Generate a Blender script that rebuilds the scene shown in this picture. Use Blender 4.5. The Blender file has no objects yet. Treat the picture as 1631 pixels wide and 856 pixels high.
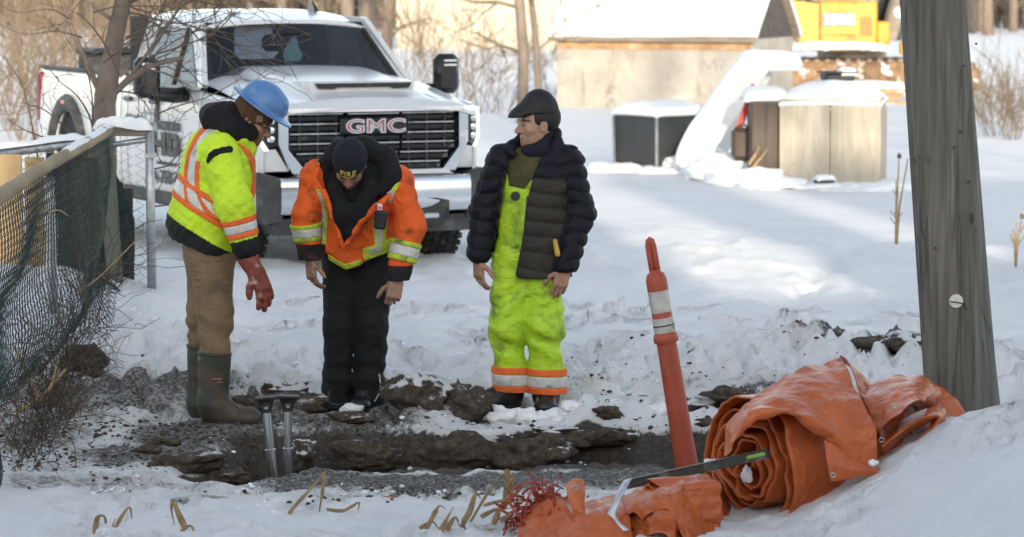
import bpy, bmesh, math, random
import numpy as np
from mathutils import Vector, Matrix, Euler
random.seed(7); np.random.seed(7)
S = bpy.context.scene
COL = S.collection
PI = math.pi
R = math.radians
# ------------------------------------------------------------------ camera, world, sun, exposure
HC = 2.47; FPX = 5480.0; HOR = -56.0
PITCH = math.atan((428.0 - HOR) / FPX)
cd = bpy.data.cameras.new('camera'); cam = bpy.data.objects.new('camera', cd); COL.objects.link(cam)
cam.location = (0, 0, HC); cam.rotation_euler = (PI/2 - PITCH, 0, 0)
cd.sensor_width = 36; cd.lens = 36 * FPX / 1631.0
cd.clip_start = 0.5; cd.clip_end = 2000
cd.dof.use_dof = True; cd.dof.focus_distance = 18.2; cd.dof.aperture_fstop = 5.0
S.camera = cam
SUN_EL = R(11.0); SUN_AZ = R(-5.0)      # azimuth the light travels to, measured from +y towards +x (negative = to the left)
world = bpy.data.worlds.new('World'); S.world = world; world.use_nodes = True
wn = world.node_tree.nodes; wl = world.node_tree.links
sky = wn.new('ShaderNodeTexSky'); sky.sky_type = 'NISHITA'; sky.sun_disc = False
sky.sun_elevation = SUN_EL; sky.sun_rotation = SUN_AZ + PI
sky.air_density = 1.0; sky.dust_density = 1.2; sky.ozone_density = 1.0
hs = wn.new('ShaderNodeHueSaturation'); hs.inputs['Saturation'].default_value = .50; wl.new(sky.outputs[0], hs.inputs['Color']); wl.new(hs.outputs[0], wn['Background'].inputs[0]); wn['Background'].inputs[1].default_value = 0.15
sl = bpy.data.lights.new('sun', 'SUN'); so = bpy.data.objects.new('sun', sl); COL.objects.link(so)
sl.energy = 2.0; sl.angle = R(0.53); sl.color = (1.0, 0.87, 0.68)
sdir = Vector((math.sin(SUN_AZ)*math.cos(SUN_EL), math.cos(SUN_AZ)*math.cos(SUN_EL), -math.sin(SUN_EL)))
so.rotation_euler = sdir.to_track_quat('-Z', 'Y').to_euler(); so.location = (0, -30, 30)
S.view_settings.view_transform = 'Standard'; S.view_settings.look = 'None'
S.view_settings.exposure = 1.42; S.view_settings.gamma = 1.0

# ------------------------------------------------------------------ helpers: placing
def P(px, py, D):
    u = px - 815.5; v = 428.0 - py
    dx = u; dy = FPX*math.cos(PITCH) + v*math.sin(PITCH); dz = -FPX*math.sin(PITCH) + v*math.cos(PITCH)
    t = D/dy
    return Vector((dx*t, D, HC + dz*t))
def G(px, py, z=0.0):
    u = px - 815.5; v = 428.0 - py
    dx = u; dy = FPX*math.cos(PITCH) + v*math.sin(PITCH); dz = -FPX*math.sin(PITCH) + v*math.cos(PITCH)
    t = (z - HC)/dz
    return Vector((dx*t, dy*t, z))
# ------------------------------------------------------------------ helpers: objects
def tag(o, label=None, cat=None, group=None, kind=None):
    if label: o['label'] = label
    if cat: o['category'] = cat
    if group: o['group'] = group
    if kind: o['kind'] = kind
    return o
def thing(name, label, cat, loc=(0,0,0), rz=0.0, group=None):
    o = bpy.data.objects.new(name, None); COL.objects.link(o); o.location = loc; o.rotation_euler = (0,0,rz)
    o.empty_display_size = 0.1
    return tag(o, label, cat, group)
def link(name, me, mat=None, parent=None):
    o = bpy.data.objects.new(name, me); COL.objects.link(o)
    if mat is not None:
        for m in (mat if isinstance(mat, (list, tuple)) else [mat]): me.materials.append(m)
    if parent is not None: o.parent = parent
    return o
def mk(name, V, F, mat=None, parent=None, smooth=True, attrs=None, mi=None):
    V = np.asarray(V, np.float32).reshape(-1, 3)
    me = bpy.data.meshes.new(name)
    if isinstance(F, np.ndarray):
        k = F.shape[1]; nf = F.shape[0]
        me.vertices.add(len(V)); me.vertices.foreach_set('co', V.ravel())
        me.loops.add(nf*k); me.loops.foreach_set('vertex_index', F.ravel().astype(np.int32))
        me.polygons.add(nf); me.polygons.foreach_set('loop_start', np.arange(0, nf*k, k, dtype=np.int32))
        me.update(calc_edges=True)
    else:
        me.from_pydata([tuple(v) for v in V], [], [list(f) for f in F])
    me.polygons.foreach_set('use_smooth', np.full(len(me.polygons), smooth, dtype=bool))
    if mi is not None: me.polygons.foreach_set('material_index', np.asarray(mi, np.int32))
    for kx, a in (attrs or {}).items():
        a = np.asarray(a, np.float32)
        if a.ndim == 1:
            at = me.attributes.new(kx, 'FLOAT', 'POINT'); at.data.foreach_set('value', a)
        else:
            at = me.attributes.new(kx, 'FLOAT_COLOR', 'POINT')
            at.data.foreach_set('color', np.concatenate([a, np.ones((len(a),1), np.float32)], 1).ravel())
    me.update()
    return link(name, me, mat, parent)
def copy_tree(o, parent=None):
    c = o.copy(); COL.objects.link(c); c.parent = parent
    for ch in list(o.children): copy_tree(ch, c)
    return c
class MB:
    """collects shapes into one mesh"""
    def __init__(s): s.V = []; s.F = []; s.n = 0; s.MI = []
    def add(s, V, F, mi=0):
        V = np.asarray(V, float).reshape(-1,3)
        s.V.append(V); s.F += [[i + s.n for i in f] for f in F]; s.MI += [mi]*len(F); s.n += len(V); return s
    def box(s, c, d, rot=None, bev=0.0, mi=0):
        c = np.array(c, float); d = np.array(d, float)/2
        if bev > 0:
            b = min(bev, d.min()*.95); V = []; 
            for sx in (-1,1):
                for sy in (-1,1):
                    for sz in (-1,1):
                        V.append([sx*d[0], sy*(d[1]-b), sz*(d[2]-b)]); V.append([sx*(d[0]-b), sy*d[1], sz*(d[2]-b)]); V.append([sx*(d[0]-b), sy*(d[1]-b), sz*d[2]])
            I = lambda x,y,z,k: ((x*2+y)*2+z)*3+k
            F = []
            for k,(a,bb) in enumerate(((1,2),(2,0),(0,1))):
                for q in (0,1):
                    def idx(u,v):
                        t=[0,0,0]; t[k]=q; t[a]=u; t[bb]=v; return I(*t,k)
                    f=[idx(0,0),idx(1,0),idx(1,1),idx(0,1)]
                    F.append(f if q else f[::-1])
            for k,(a,bb) in enumerate(((1,2),(2,0),(0,1))):   # edges along axis k
                for u in (0,1):
                    for v in (0,1):
                        def idx(w,kk):
                            t=[0,0,0]; t[k]=w; t[a]=u; t[bb]=v; return I(*t,kk)
                        f=[idx(0,a),idx(1,a),idx(1,bb),idx(0,bb)]
                        F.append(f if (u!=v) else f[::-1])
            for x in (0,1):
                for y in (0,1):
                    for z in (0,1):
                        f=[I(x,y,z,0),I(x,y,z,1),I(x,y,z,2)]
                        F.append(f if (x+y+z)%2 else f[::-1])
            V = np.array(V)
        else:
            V = np.array([[x,y,z] for x in (-d[0],d[0]) for y in (-d[1],d[1]) for z in (-d[2],d[2])])
            F = [[0,1,3,2],[4,6,7,5],[0,4,5,1],[2,3,7,6],[0,2,6,4],[1,5,7,3]]
        if rot is not None: V = V @ np.array(Euler(rot).to_matrix()).T
        return s.add(V + c, F, mi)
    def tube(s, pts, rad, n=8, cap=True, mi=0, flat=None):
        pts = np.array(pts, float); m = len(pts)
        rad = np.full(m, rad) if np.isscalar(rad) else np.array(rad, float)
        T = np.gradient(pts, axis=0); T /= np.linalg.norm(T, axis=1)[:,None] + 1e-9
        up = np.array([0,0,1.]) if abs(T[0][2]) < .9 else np.array([1.,0,0])
        V = []
        for i in range(m):
            a = up - T[i]*np.dot(up, T[i]); a /= np.linalg.norm(a)+1e-9; b = np.cross(T[i], a); up = a
            for k in range(n):
                w = 2*PI*k/n; f = flat if flat else 1.0
                V.append(pts[i] + rad[i]*(a*math.cos(w)*f + b*math.sin(w)))
        F = [[i*n+k, i*n+(k+1)%n, (i+1)*n+(k+1)%n, (i+1)*n+k] for i in range(m-1) for k in range(n)]
        if cap: F += [list(range(n))[::-1], [(m-1)*n+k for k in range(n)]]
        return s.add(V, F, mi)
    def lathe(s, prof, c=(0,0,0), axis='z', n=24, mi=0):
        V = []; m = len(prof)
        for (r, h) in prof:
            for k in range(n):
                w = 2*PI*k/n
                v = (r*math.cos(w), r*math.sin(w), h)
                if axis == 'x': v = (h, r*math.cos(w), r*math.sin(w))
                if axis == 'y': v = (r*math.sin(w), h, r*math.cos(w))
                V.append(v)
        F = [[i*n+k, i*n+(k+1)%n, (i+1)*n+(k+1)%n, (i+1)*n+k] for i in range(m-1) for k in range(n)]
        F += [list(range(n))[::-1], [(m-1)*n+k for k in range(n)]]
        return s.add(np.array(V)+np.array(c), F, mi)
    def prism(s, poly, z0, z1, fn, mi=0):
        """poly 2D outline extruded z0..z1; fn(u,v,w)->xyz"""
        n = len(poly)
        V = [fn(u,v,z0) for u,v in poly] + [fn(u,v,z1) for u,v in poly]
        F = [list(range(n))[::-1], [n+i for i in range(n)]] + [[i,(i+1)%n,n+(i+1)%n,n+i] for i in range(n)]
        return s.add(V, F, mi)
    def grid(s, fn, nu, nv, mi=0, close=False):
        V = [fn(i/nu, j/nv) for i in range(nu+1) for j in range(nv+1)]
        F = [[i*(nv+1)+j, (i+1)*(nv+1)+j, (i+1)*(nv+1)+j+1, i*(nv+1)+j+1] for i in range(nu) for j in range(nv)]
        return s.add(V, F, mi)
    def build(s, name, mat, parent=None, smooth=False, auto=None):
        o = mk(name, np.concatenate(s.V), s.F, mat, parent, smooth, mi=s.MI if max(s.MI) else None)
        bm = bmesh.new(); bm.from_mesh(o.data); bmesh.ops.recalc_face_normals(bm, faces=bm.faces); bm.to_mesh(o.data); bm.free()
        if auto is not None: o.data.polygons.foreach_set('use_smooth', np.ones(len(o.data.polygons), bool)); o.data.set_sharp_from_angle(angle=R(auto))
        return o
def solid(o, th, off=0.0):
    m = o.modifiers.new('solidify', 'SOLIDIFY'); m.thickness = th; m.offset = off; return o
def text_mesh(name, body, size, mat, parent, fn, bold=0.0, depth=0.002, sx=1.0, sp=1.0, align='LEFT', sub=0):
    cu = bpy.data.curves.new(name, 'FONT'); cu.body = body; cu.size = size; cu.offset = bold; cu.extrude = depth; cu.align_x = align; cu.space_character = sp
    cu.resolution_u = 4
    t = bpy.data.objects.new(name, cu); COL.objects.link(t)
    dg = bpy.context.evaluated_depsgraph_get(); me = bpy.data.meshes.new_from_object(t.evaluated_get(dg))
    bpy.data.objects.remove(t); bpy.data.curves.remove(cu)
    for v in me.vertices: v.co = fn(v.co.x*sx, v.co.y, v.co.z)
    me.materials.clear()
    me.name = name
    return link(name, me, mat, parent)
# ------------------------------------------------------------------ helpers: noise and signed distance shapes
_pr = np.random.RandomState(3); _perm = np.concatenate([_pr.permutation(256)]*2).astype(np.int32); _val = _pr.uniform(-1,1,256).astype(np.float32)
def noise(x, y, z):
    x = np.asarray(x, np.float32); y = np.asarray(y, np.float32); z = np.asarray(z, np.float32)
    x, y, z = np.broadcast_arrays(x, y, z)
    xi = np.floor(x); yi = np.floor(y); zi = np.floor(z)
    fx = x-xi; fy = y-yi; fz = z-zi
    xi = xi.astype(np.int32)&255; yi = yi.astype(np.int32)&255; zi = zi.astype(np.int32)&255
    fx = fx*fx*(3-2*fx); fy = fy*fy*(3-2*fy); fz = fz*fz*(3-2*fz)
    def h(a,b,c): return _val[_perm[(_perm[(_perm[a&255]+b)&255]+c)&255]]
    A = h(xi,yi,zi)*(1-fx)+h(xi+1,yi,zi)*fx; B = h(xi,yi+1,zi)*(1-fx)+h(xi+1,yi+1,zi)*fx
    C = h(xi,yi,zi+1)*(1-fx)+h(xi+1,yi,zi+1)*fx; D = h(xi,yi+1,zi+1)*(1-fx)+h(xi+1,yi+1,zi+1)*fx
    return (A*(1-fy)+B*fy)*(1-fz)+(C*(1-fy)+D*fy)*fz
def fbm(x, y, z, o=4, g=.5):
    a = 1.0; t = 0; s = 0
    for i in range(o):
        t = t + a*noise(x*2**i + 17*i, y*2**i - 9*i, z*2**i + 5*i); s += a; a *= g
    return t/s
def sst(a, b, x): t = np.clip((x-a)/(b-a), 0, 1); return t*t*(3-2*t)
def smin(a, b, k):
    h = np.clip(.5+.5*(b-a)/k, 0, 1); return b*(1-h)+a*h - k*h*(1-h)
def smax(a, b, k): return -smin(-a, -b, k)
def cap(p, a, b, ra, rb=None, fl=None, fk=1.0):
    """tapered capsule; fl,fk: radius multiplied by fk along direction fl"""
    rb = ra if rb is None else rb
    a = np.array(a, np.float32); b = np.array(b, np.float32); ab = b-a
    pa = p-a; t = np.clip(pa@ab/max(float(ab@ab),1e-9), 0, 1)
    v = pa - t[:,None]*ab
    if fl is not None:
        n = np.array(fl, np.float32); n = n/np.linalg.norm(n); v = v + np.outer(v@n, n)*(1.0/fk-1.0)
    d = np.sqrt((v*v).sum(1)) - (ra+(rb-ra)*t)
    return d*(min(1.0, fk) if fl is not None else 1.0)
def pcap(p, pts, rad, k=.03, fl=None, fk=1.0):
    d = None
    for i in range(len(pts)-1):
        e = cap(p, pts[i], pts[i+1], rad[i], rad[i+1], fl, fk); d = e if d is None else smin(d, e, k)
    return d
def ell(p, c, r, M=None):
    q = p-np.array(c, np.float32)
    if M is not None: q = q@np.array(M, np.float32)
    r = np.array(r, np.float32); a = q/r; k0 = np.sqrt((a*a).sum(1)); b = a/r; k1 = np.sqrt((b*b).sum(1))+1e-6
    return k0*(k0-1)/k1
def rbox(p, c, hd, rr, M=None):
    q = p-np.array(c, np.float32)
    if M is not None: q = q@np.array(M, np.float32)
    q = np.abs(q)-(np.array(hd, np.float32)-rr)
    return np.sqrt((np.maximum(q,0)**2).sum(1)) + np.minimum(q.max(1),0) - rr
def near(p, c, rad, f, big=None):
    """f evaluated only near c"""
    dd = np.sqrt(((p-np.array(c, np.float32))**2).sum(1)); m = dd < rad
    out = (dd - rad + .05 if big is None else np.full(len(p), big)).astype(np.float32)
    if m.any(): out[m] = np.minimum(f(p[m]), 9)
    return out
def nets(f, lo, hi, h, B=8, slack=.01):
    lo, hi = np.array(lo, np.float32), np.array(hi, np.float32)
    lo, hi = np.minimum(lo, hi).astype(np.float32), np.maximum(lo, hi).astype(np.float32)
    nb = np.ceil((hi-lo)/h/B).astype(int)+1; N = nb*B
    bi = np.stack(np.meshgrid(*[np.arange(n) for n in nb], indexing='ij'), -1).reshape(-1,3)
    dC = f((lo + (bi+.5)*B*h - .5*h).astype(np.float32))
    vol = np.where(dC<0,-1,1).astype(np.float32).reshape(nb).repeat(B,0).repeat(B,1).repeat(B,2)
    act = bi[np.abs(dC) < B*h*.87*1.35 + slack]
    v6 = vol.reshape(nb[0],B,nb[1],B,nb[2],B).transpose(0,2,4,1,3,5)
    off = np.stack(np.meshgrid(*[np.arange(B)]*3, indexing='ij'), -1).reshape(-1,3)
    ch = max(1, 150000//B**3)
    for i in range(0, len(act), ch):
        a = act[i:i+ch]; pts = lo + (a[:,None,:]*B + off[None])*h
        v6[a[:,0],a[:,1],a[:,2]] = f(pts.reshape(-1,3).astype(np.float32)).reshape(-1,B,B,B)
    oc = vol<0
    c = np.zeros(np.array(oc.shape)-1, np.uint8)
    cs = [(x,y,z) for x in (0,1) for y in (0,1) for z in (0,1)]
    sh = oc.shape
    for x,y,z in cs: c += oc[x:sh[0]-1+x, y:sh[1]-1+y, z:sh[2]-1+z]
    idx = np.argwhere((c>0)&(c<8))
    val = np.stack([vol[idx[:,0]+x, idx[:,1]+y, idx[:,2]+z] for x,y,z in cs], 1)
    acc = np.zeros((len(idx),3), np.float32); cnt = np.zeros(len(idx), np.float32)
    for i in range(8):
        for j in range(i+1,8):
            dlt = np.array(cs[j])-np.array(cs[i])
            if np.abs(dlt).sum() != 1: continue
            a = val[:,i]; b = val[:,j]; m = (a<0)!=(b<0)
            t = np.where(m, a/np.where(m, a-b, 1), 0)
            acc += m[:,None]*(np.array(cs[i],np.float32)+t[:,None]*dlt); cnt += m
    V = lo + (idx + acc/cnt[:,None])*h
    mp = np.full(c.shape, -1, np.int32); mp[idx[:,0],idx[:,1],idx[:,2]] = np.arange(len(idx))
    Q = []
    for ax in range(3):
        a1, a2 = (ax+1)%3, (ax+2)%3
        s0 = [slice(None)]*3; s1 = [slice(None)]*3
        s0[ax] = slice(0,-1); s1[ax] = slice(1,None)
        df = oc[tuple(s0)] != oc[tuple(s1)]
        e = np.argwhere(df)
        e = e[(e[:,a1]>0)&(e[:,a2]>0)&(e[:,a1]<sh[a1]-1)&(e[:,a2]<sh[a2]-1)]
        u = np.zeros(3,int); u[a1]=1; w = np.zeros(3,int); w[a2]=1
        g = lambda q: mp[q[:,0],q[:,1],q[:,2]]
        q = np.stack([g(e-u-w), g(e-w), g(e), g(e-u)], 1)
        fl = ~oc[e[:,0],e[:,1],e[:,2]]
        q[fl] = q[fl][:, ::-1]; Q.append(q)
    Q = np.concatenate(Q); Q = Q[(Q>=0).all(1)]
    return V.astype(np.float32), Q
def sdfobj(name, f, lo, hi, h, mat, parent=None, attr=None, B=8, slack=.01, relax=0):
    V, Q = nets(f, lo, hi, h, B, slack)
    if len(Q) == 0: V = np.zeros((4,3)); Q = np.array([[0,1,2,3]])
    for _ in range(relax):
        A = np.zeros_like(V); c = np.zeros(len(V), np.float32)
        for k in range(4):
            np.add.at(A, Q[:,k], V[Q[:,(k+1)%4]]+V[Q[:,(k+3)%4]]); np.add.at(c, Q[:,k], 2)
        V = .4*V + .6*A/np.maximum(c,1)[:,None]
    return mk(name, V, Q, mat, parent, True, attr(V) if attr else None)
# ------------------------------------------------------------------ helpers: materials
def nd(nt, t, **kw):
    n = nt.nodes.new(t)
    for k, v in kw.items(): setattr(n, k, v)
    return n
def ramp(nt, src, stops, interp='LINEAR'):
    r = nd(nt, 'ShaderNodeValToRGB'); r.color_ramp.interpolation = interp
    e = r.color_ramp.elements
    while len(e) < len(stops): e.new(.5)
    for q, (p, c) in zip(e, stops): q.position = p; q.color = (*c, 1) if len(c) == 3 else c
    nt.links.new(src, r.inputs[0]); return r.outputs[0]
def mixc(nt, fac, a, b, mode='MIX'):
    m = nd(nt, 'ShaderNodeMix', data_type='RGBA', blend_type=mode)
    for s, v in ((0, fac), (6, a), (7, b)):
        if isinstance(v, (int, float)): m.inputs[s].default_value = v
        elif isinstance(v, tuple): m.inputs[s].default_value = (*v, 1)
        else: nt.links.new(v, m.inputs[s])
    return m.outputs[2]
def mth(nt, op, a, b=0.0, c=0.0):
    m = nd(nt, 'ShaderNodeMath', operation=op)
    for i, v in enumerate((a, b, c)):
        if isinstance(v, (int, float)): m.inputs[i].default_value = v
        else: nt.links.new(v, m.inputs[i])
    return m.outputs[0]
def tnoise(nt, vec, scale, det=4, rough=.55, dist=0.0):
    n = nd(nt, 'ShaderNodeTexNoise'); n.inputs['Scale'].default_value = scale; n.inputs['Detail'].default_value = det
    n.inputs['Roughness'].default_value = rough; n.inputs['Distortion'].default_value = dist
    nt.links.new(vec, n.inputs['Vector']); return n.outputs['Fac']
def coords(nt, sc=(1,1,1), kind='Object'):
    tc = nd(nt, 'ShaderNodeTexCoord'); mp = nd(nt, 'ShaderNodeMapping'); mp.inputs['Scale'].default_value = sc
    nt.links.new(tc.outputs[kind], mp.inputs['Vector']); return mp.outputs[0]
def attrn(nt, name, kind='Fac'):
    a = nd(nt, 'ShaderNodeAttribute', attribute_name=name); return a.outputs[kind]
def bump(nt, bs, h, strength=.3, dist=.01):
    b = nd(nt, 'ShaderNodeBump'); b.inputs['Strength'].default_value = strength; b.inputs['Distance'].default_value = dist
    nt.links.new(h, b.inputs['Height']); 
    prev = bs.inputs['Normal'].links
    if prev: nt.links.new(prev[0].from_socket, b.inputs['Normal'])
    nt.links.new(b.outputs[0], bs.inputs['Normal'])
def newmat(name):
    m = bpy.data.materials.new(name); m.use_nodes = True; nt = m.node_tree
    return m, nt, nt.nodes['Principled BSDF']
def pm(name, col, rough=.6, metal=0.0, var=.15, vs=6, bmp=0.0, bs=60, bd=.004, dirt=None, coat=0.0, attr=None, sc=(1,1,1), spec=.5, sheen=0.0, crease=None):
    """general procedural material: noise-varied colour, optional dirt (col, scale, lo, hi) and bump"""
    m, nt, b = newmat(name); v = coords(nt, sc)
    n = tnoise(nt, v, vs)
    if attr: c0 = attrn(nt, attr, 'Color'); lo = mixc(nt, 1.0, c0, (1-var,)*3, 'MULTIPLY'); hi = mixc(nt, 1.0, c0, (1+var,)*3, 'MULTIPLY')
    else: lo = tuple(x*(1-var) for x in col); hi = tuple(min(1,x*(1+var)) for x in col)
    f = ramp(nt, n, [(.3,(0,0,0)),(.7,(1,1,1))]); c = mixc(nt, f, lo, hi)
    b.inputs['Roughness'].default_value = rough
    if dirt:
        dc, dsc, d0, d1 = dirt
        dn = ramp(nt, tnoise(nt, v, dsc, 6, .65, .3), [(d0,(0,0,0)),(d1,(1,1,1))]); c = mixc(nt, dn, c, dc)
        rr = mth(nt, 'MULTIPLY_ADD', dn, max(0,.8-rough), rough); nt.links.new(rr, b.inputs['Roughness'])
    nt.links.new(c, b.inputs['Base Color']); b.inputs['Metallic'].default_value = metal
    b.inputs['Specular IOR Level'].default_value = spec
    if crease:
        w = nd(nt,'ShaderNodeTexNoise'); w.inputs['Scale'].default_value = crease[0]; w.inputs['Detail'].default_value = 3; w.inputs['Distortion'].default_value = 1.0; nt.links.new(coords(nt, crease[3] if len(crease)>3 else (1,1,1)), w.inputs['Vector'])
        bump(nt, b, mth(nt,'ABSOLUTE', mth(nt,'SUBTRACT', w.outputs['Fac'], .5)), crease[1], crease[2])
    if coat: b.inputs['Coat Weight'].default_value = coat; b.inputs['Coat Roughness'].default_value = .08
    if sheen: b.inputs['Sheen Weight'].default_value = sheen; b.inputs['Sheen Roughness'].default_value = .5
    if bmp: bump(nt, b, tnoise(nt, v, bs, 4, .6), bmp, bd)
    return m
def snow_mat(name='snow'):
    m, nt, b = newmat(name); v = coords(nt)
    n = tnoise(nt, v, 5, 5, .6); c = ramp(nt, n, [(.3,(.80,.82,.84)),(.7,(.89,.90,.91))])
    nt.links.new(c, b.inputs['Base Color']); b.inputs['Roughness'].default_value = .65; b.inputs['Specular IOR Level'].default_value = .25
    bump(nt, b, tnoise(nt, v, 45, 5, .65), .45, .015)
    return m
M = {}
M['snow'] = snow_mat()
M['black'] = pm('black_plastic', (.016,.017,.019), .5, var=.25, bmp=.05)
M['rubber'] = pm('rubber', (.018,.018,.018), .75, var=.2, dirt=((.16,.14,.12),9,.55,.8), bmp=.1)
M['steel'] = pm('galvanised_steel', (.42,.43,.44), .42, .85, var=.2, vs=20, dirt=((.2,.19,.17),7,.58,.75))
M['rust'] = pm('rust', (.17,.075,.035), .85, var=.35, vs=12, bmp=.3)
M['dry'] = pm('dry_stem', (.36,.25,.13), .8, var=.35, vs=14)
M['twig'] = pm('twig_bark', (.13,.095,.07), .85, var=.3, vs=14)
# ------------------------------------------------------------------ the ground
def gauss(x, y, c, rx, ry): return np.exp(-((x-c[0])/rx)**2 - ((y-c[1])/ry)**2)
def back_lip(x): return 18.28 + .06*np.sin(x*2.1+.5) + .05*np.sin(x*5.3)
def trench_amt(x, y):
    nb = noise(x*4, y*1.0, 3.3)*.05 + noise(x*10, y*3, 1.1)*.022
    yb = back_lip(x) + nb
    back = 1 - sst(yb-.03, yb+.045, y)
    yl = 16.45 - .2*sst(-.9, -1.3, x) + noise(x*3, 0*x, 8.8)*.12
    wid = 1.85 - 1.6*sst(-.75, -1.15, x)
    front = sst(yl, yl + wid, y)
    left = sst(-1.62, -1.30, x + .10*noise(y*4, x*2, 2.2) - (y-17.2)*.10)
    right = 1 - sst(2.3, 3.0, x)
    return back*front*left*right
def HB(x, y):
    """large shape of the ground"""
    x = np.asarray(x, float); y = np.asarray(y, float)
    z = -.12*sst(21, 30, y) - .0125*np.clip(y-30, 0, 62)
    # bank along the fence on the left, and the verge behind it
    z = z + .27*sst(-1.75, -2.45, x + .12*noise(x*2, y*1.3, 4.)) * sst(19.6, 22.4, y + .25*noise(x*3, y*2, 9.)) * (1-sst(25, 30, y))
    z = z + .12*sst(-2.5, -3.2, x)*sst(14, 18, y)*(1-sst(24, 30, y))
    # churned ridge behind the trench on the right
    z = z + .13*gauss(x, y, (1.9, 20.6), 1.3, .9) + .06*gauss(x, y, (.9, 20.0), .5, .6) + .08*gauss(x, y, (2.4,19.4), .7,.5)
    # low drift across the yard
    z = z + .16*gauss(x, y, (2.2, 29.5), 2.6, 1.6) + .12*gauss(x, y, (4.6, 25.5), 1.8, 1.0) + .10*gauss(x,y,(.6,33),2.5,2.)
    # roadside bank near the camera, higher on the right
    rp = x + .10*(y-15.0); bank = (.47*sst(1.0, 2.25, rp) + .22*np.clip(rp-2.1, 0, 3))*(1-sst(15.0, 16.6, y - .25*np.clip(x-1.4,0,2)))
    z = z + bank
    z = z + .9*(1-sst(4, 13.2, y))
    return z
PADS = [(-.095,18.88,.30),(.145,18.85,.32),(-.045,18.80,.2),(-.93,18.95,.26),(-.80,18.93,.26),(-1.60,18.52,.26),(-1.42,18.50,.26),(-1.62,18.74,.24)]
DIRT = []
def dirt_mask(x, y, tr):
    d = np.zeros_like(x)
    for c, rx, ry, a in DIRT: d = np.maximum(d, a*np.exp(-np.abs((x-c[0])/rx)**3 - np.abs((y-c[1])/ry)**3))
    return np.maximum(d, sst(.0, .35, tr)*1.35)
def dz(px, py, rx, ry, a):
    g = G(px, py); DIRT.append(((g.x, g.y), rx, ry, a*(.90 if a > .6 else .9)))
dz(200, 640, .95, 1.0, .80); dz(60, 680, .8, .9, .62); dz(330, 690, .55, .75, .95); dz(250, 725, .6, .5, .85); dz(140,745,.5,.35,.55)
dz(430, 665, .35, .5, .9); dz(560, 672, .5, .4, .98); dz(640, 655, .42, .55, .95); dz(740, 660, .45, .42, .95); dz(860, 690, .6, .22, .8)
dz(1000, 690, .7, .3, .75); dz(1160, 655, .45, .45, .62); dz(1390, 592, .45, .4, .98); dz(1300,585,.3,.3,.75); dz(1480, 610,.3,.4,.7); dz(1240, 640, .4, .5, .8)
dz(560,768,.6,.36,1.0); dz(720,768,.6,.42,1.05); dz(880,762,.6,.42,1.05); dz(1000,752,.4,.4,1.0); dz(640, 792, 1.2, .22, .5); dz(30,700,.6,.8,.66); dz(120,768,.6,.35,.64); dz(60,640,.5,.6,.62); dz(270,778,.4,.2,.6); dz(900, 640, .35, .5, .5); dz(1110,630,.3,.4,.5); dz(420,560,.6,1.0,.36); dz(700,560,.9,1.2,.30); dz(1000,560,.9,1.2,.28)
def ridged2(x, y): return 1-2.6*np.abs(noise(x*1.7,y*.9,4.4)) + .4*noise(x*6,y*4,2.)
def HZ(x, y, detail=True):
    x = np.asarray(x, float); y = np.asarray(y, float)
    z = HB(x, y); tr = trench_amt(x, y)
    dm = dirt_mask(x, y, tr)
    near = sst(12, 14, y)*(1-sst(27, 40, y))
    churn = sst(18.2, 18.8, y)*(1-sst(20.8, 23.0, y + .5*noise(x*.8,y*.5,2.)))*sst(-3, -2, x)
    rough = .45 + .55*np.clip(dm*1.3, 0, 1)
    l = .030*fbm(x*3, y*3, 1.5, 4) + .012*noise(x*9, y*7, 4.2)*rough
    lump = np.abs(noise(x*5.5, y*4.2, 7.7)); l = l + churn*(.13*np.minimum(lump,.55)*1.6-.05 + .06*np.minimum(.5,np.abs(noise(x*12, y*9, 3.1)))*1.5 + .10*fbm(x*2.2,y*2,8.,2) + .02*np.abs(noise(x*22,y*18,2.7)))
    l = l + rough*(.014*np.abs(noise(x*19, y*16, 5.5)) + .006*noise(x*41, y*33, 1.))
    rut = np.exp(-((x-.25+.10*(y-24))/.16)**2)+np.exp(-((x+.95+.10*(y-24))/.16)**2)+np.exp(-((x-1.9-.22*(y-25))/.18)**2)+np.exp(-((x-3.3-.22*(y-25))/.18)**2)
    l = l - .11*rut*sst(20.5,22.5,y)*(1-sst(29,33,y))*(.7+.5*noise(x*6,y*5,1.)) + .055*np.maximum(0,ridged2(x,y))*sst(21,23,y)*(1-sst(32,44,y))
    z = z + l*near + .05*fbm(x*.5, y*.5, 3.3, 3)*sst(23, 30, y) + .015*fbm(x*.8, y*.8, 6.3, 2)
    depth = .235 + .22*gauss(x, y, (-1.22, 17.35), .33, .75) + .02*noise(x*4,y*4,6.) 
    depth = depth - .05*gauss(x, y, (.3,17.3),.8,.6)
    z = z - tr*depth + tr*(.02*noise(x*8,y*8,2.) + .012*noise(x*23,y*20,7.))
    for (fx, fy, fr) in PADS: w = 1-sst(fr*.6, fr, np.sqrt((x-fx)**2+(y-fy)**2)); z = z*(1-w)
    # rough bank wall relief
    edge = tr*(1-tr)*4
    z = z + edge*(.05*noise(x*7, y*6, 2.5)+.012*noise(x*15, y*24, 9.1))
    return z, tr, dm
def ground_z(x, y): return float(HZ(np.array([x]), np.array([y]))[0][0])
def axis(parts):
    out = []
    for a, b, s in parts: out += list(np.arange(a, b, s))
    return np.array(out + [parts[-1][1]])
def axg(a, b, s0, g):
    out = [a]; s = s0
    while out[-1] < b: s *= g; out.append(out[-1]+s)
    return out[1:]
xs_r = axg(3.4, 600, .03, 1.10); xs = np.array([-v for v in xs_r][::-1] + list(np.arange(-3.4, 3.41, .018)) + xs_r)
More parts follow.
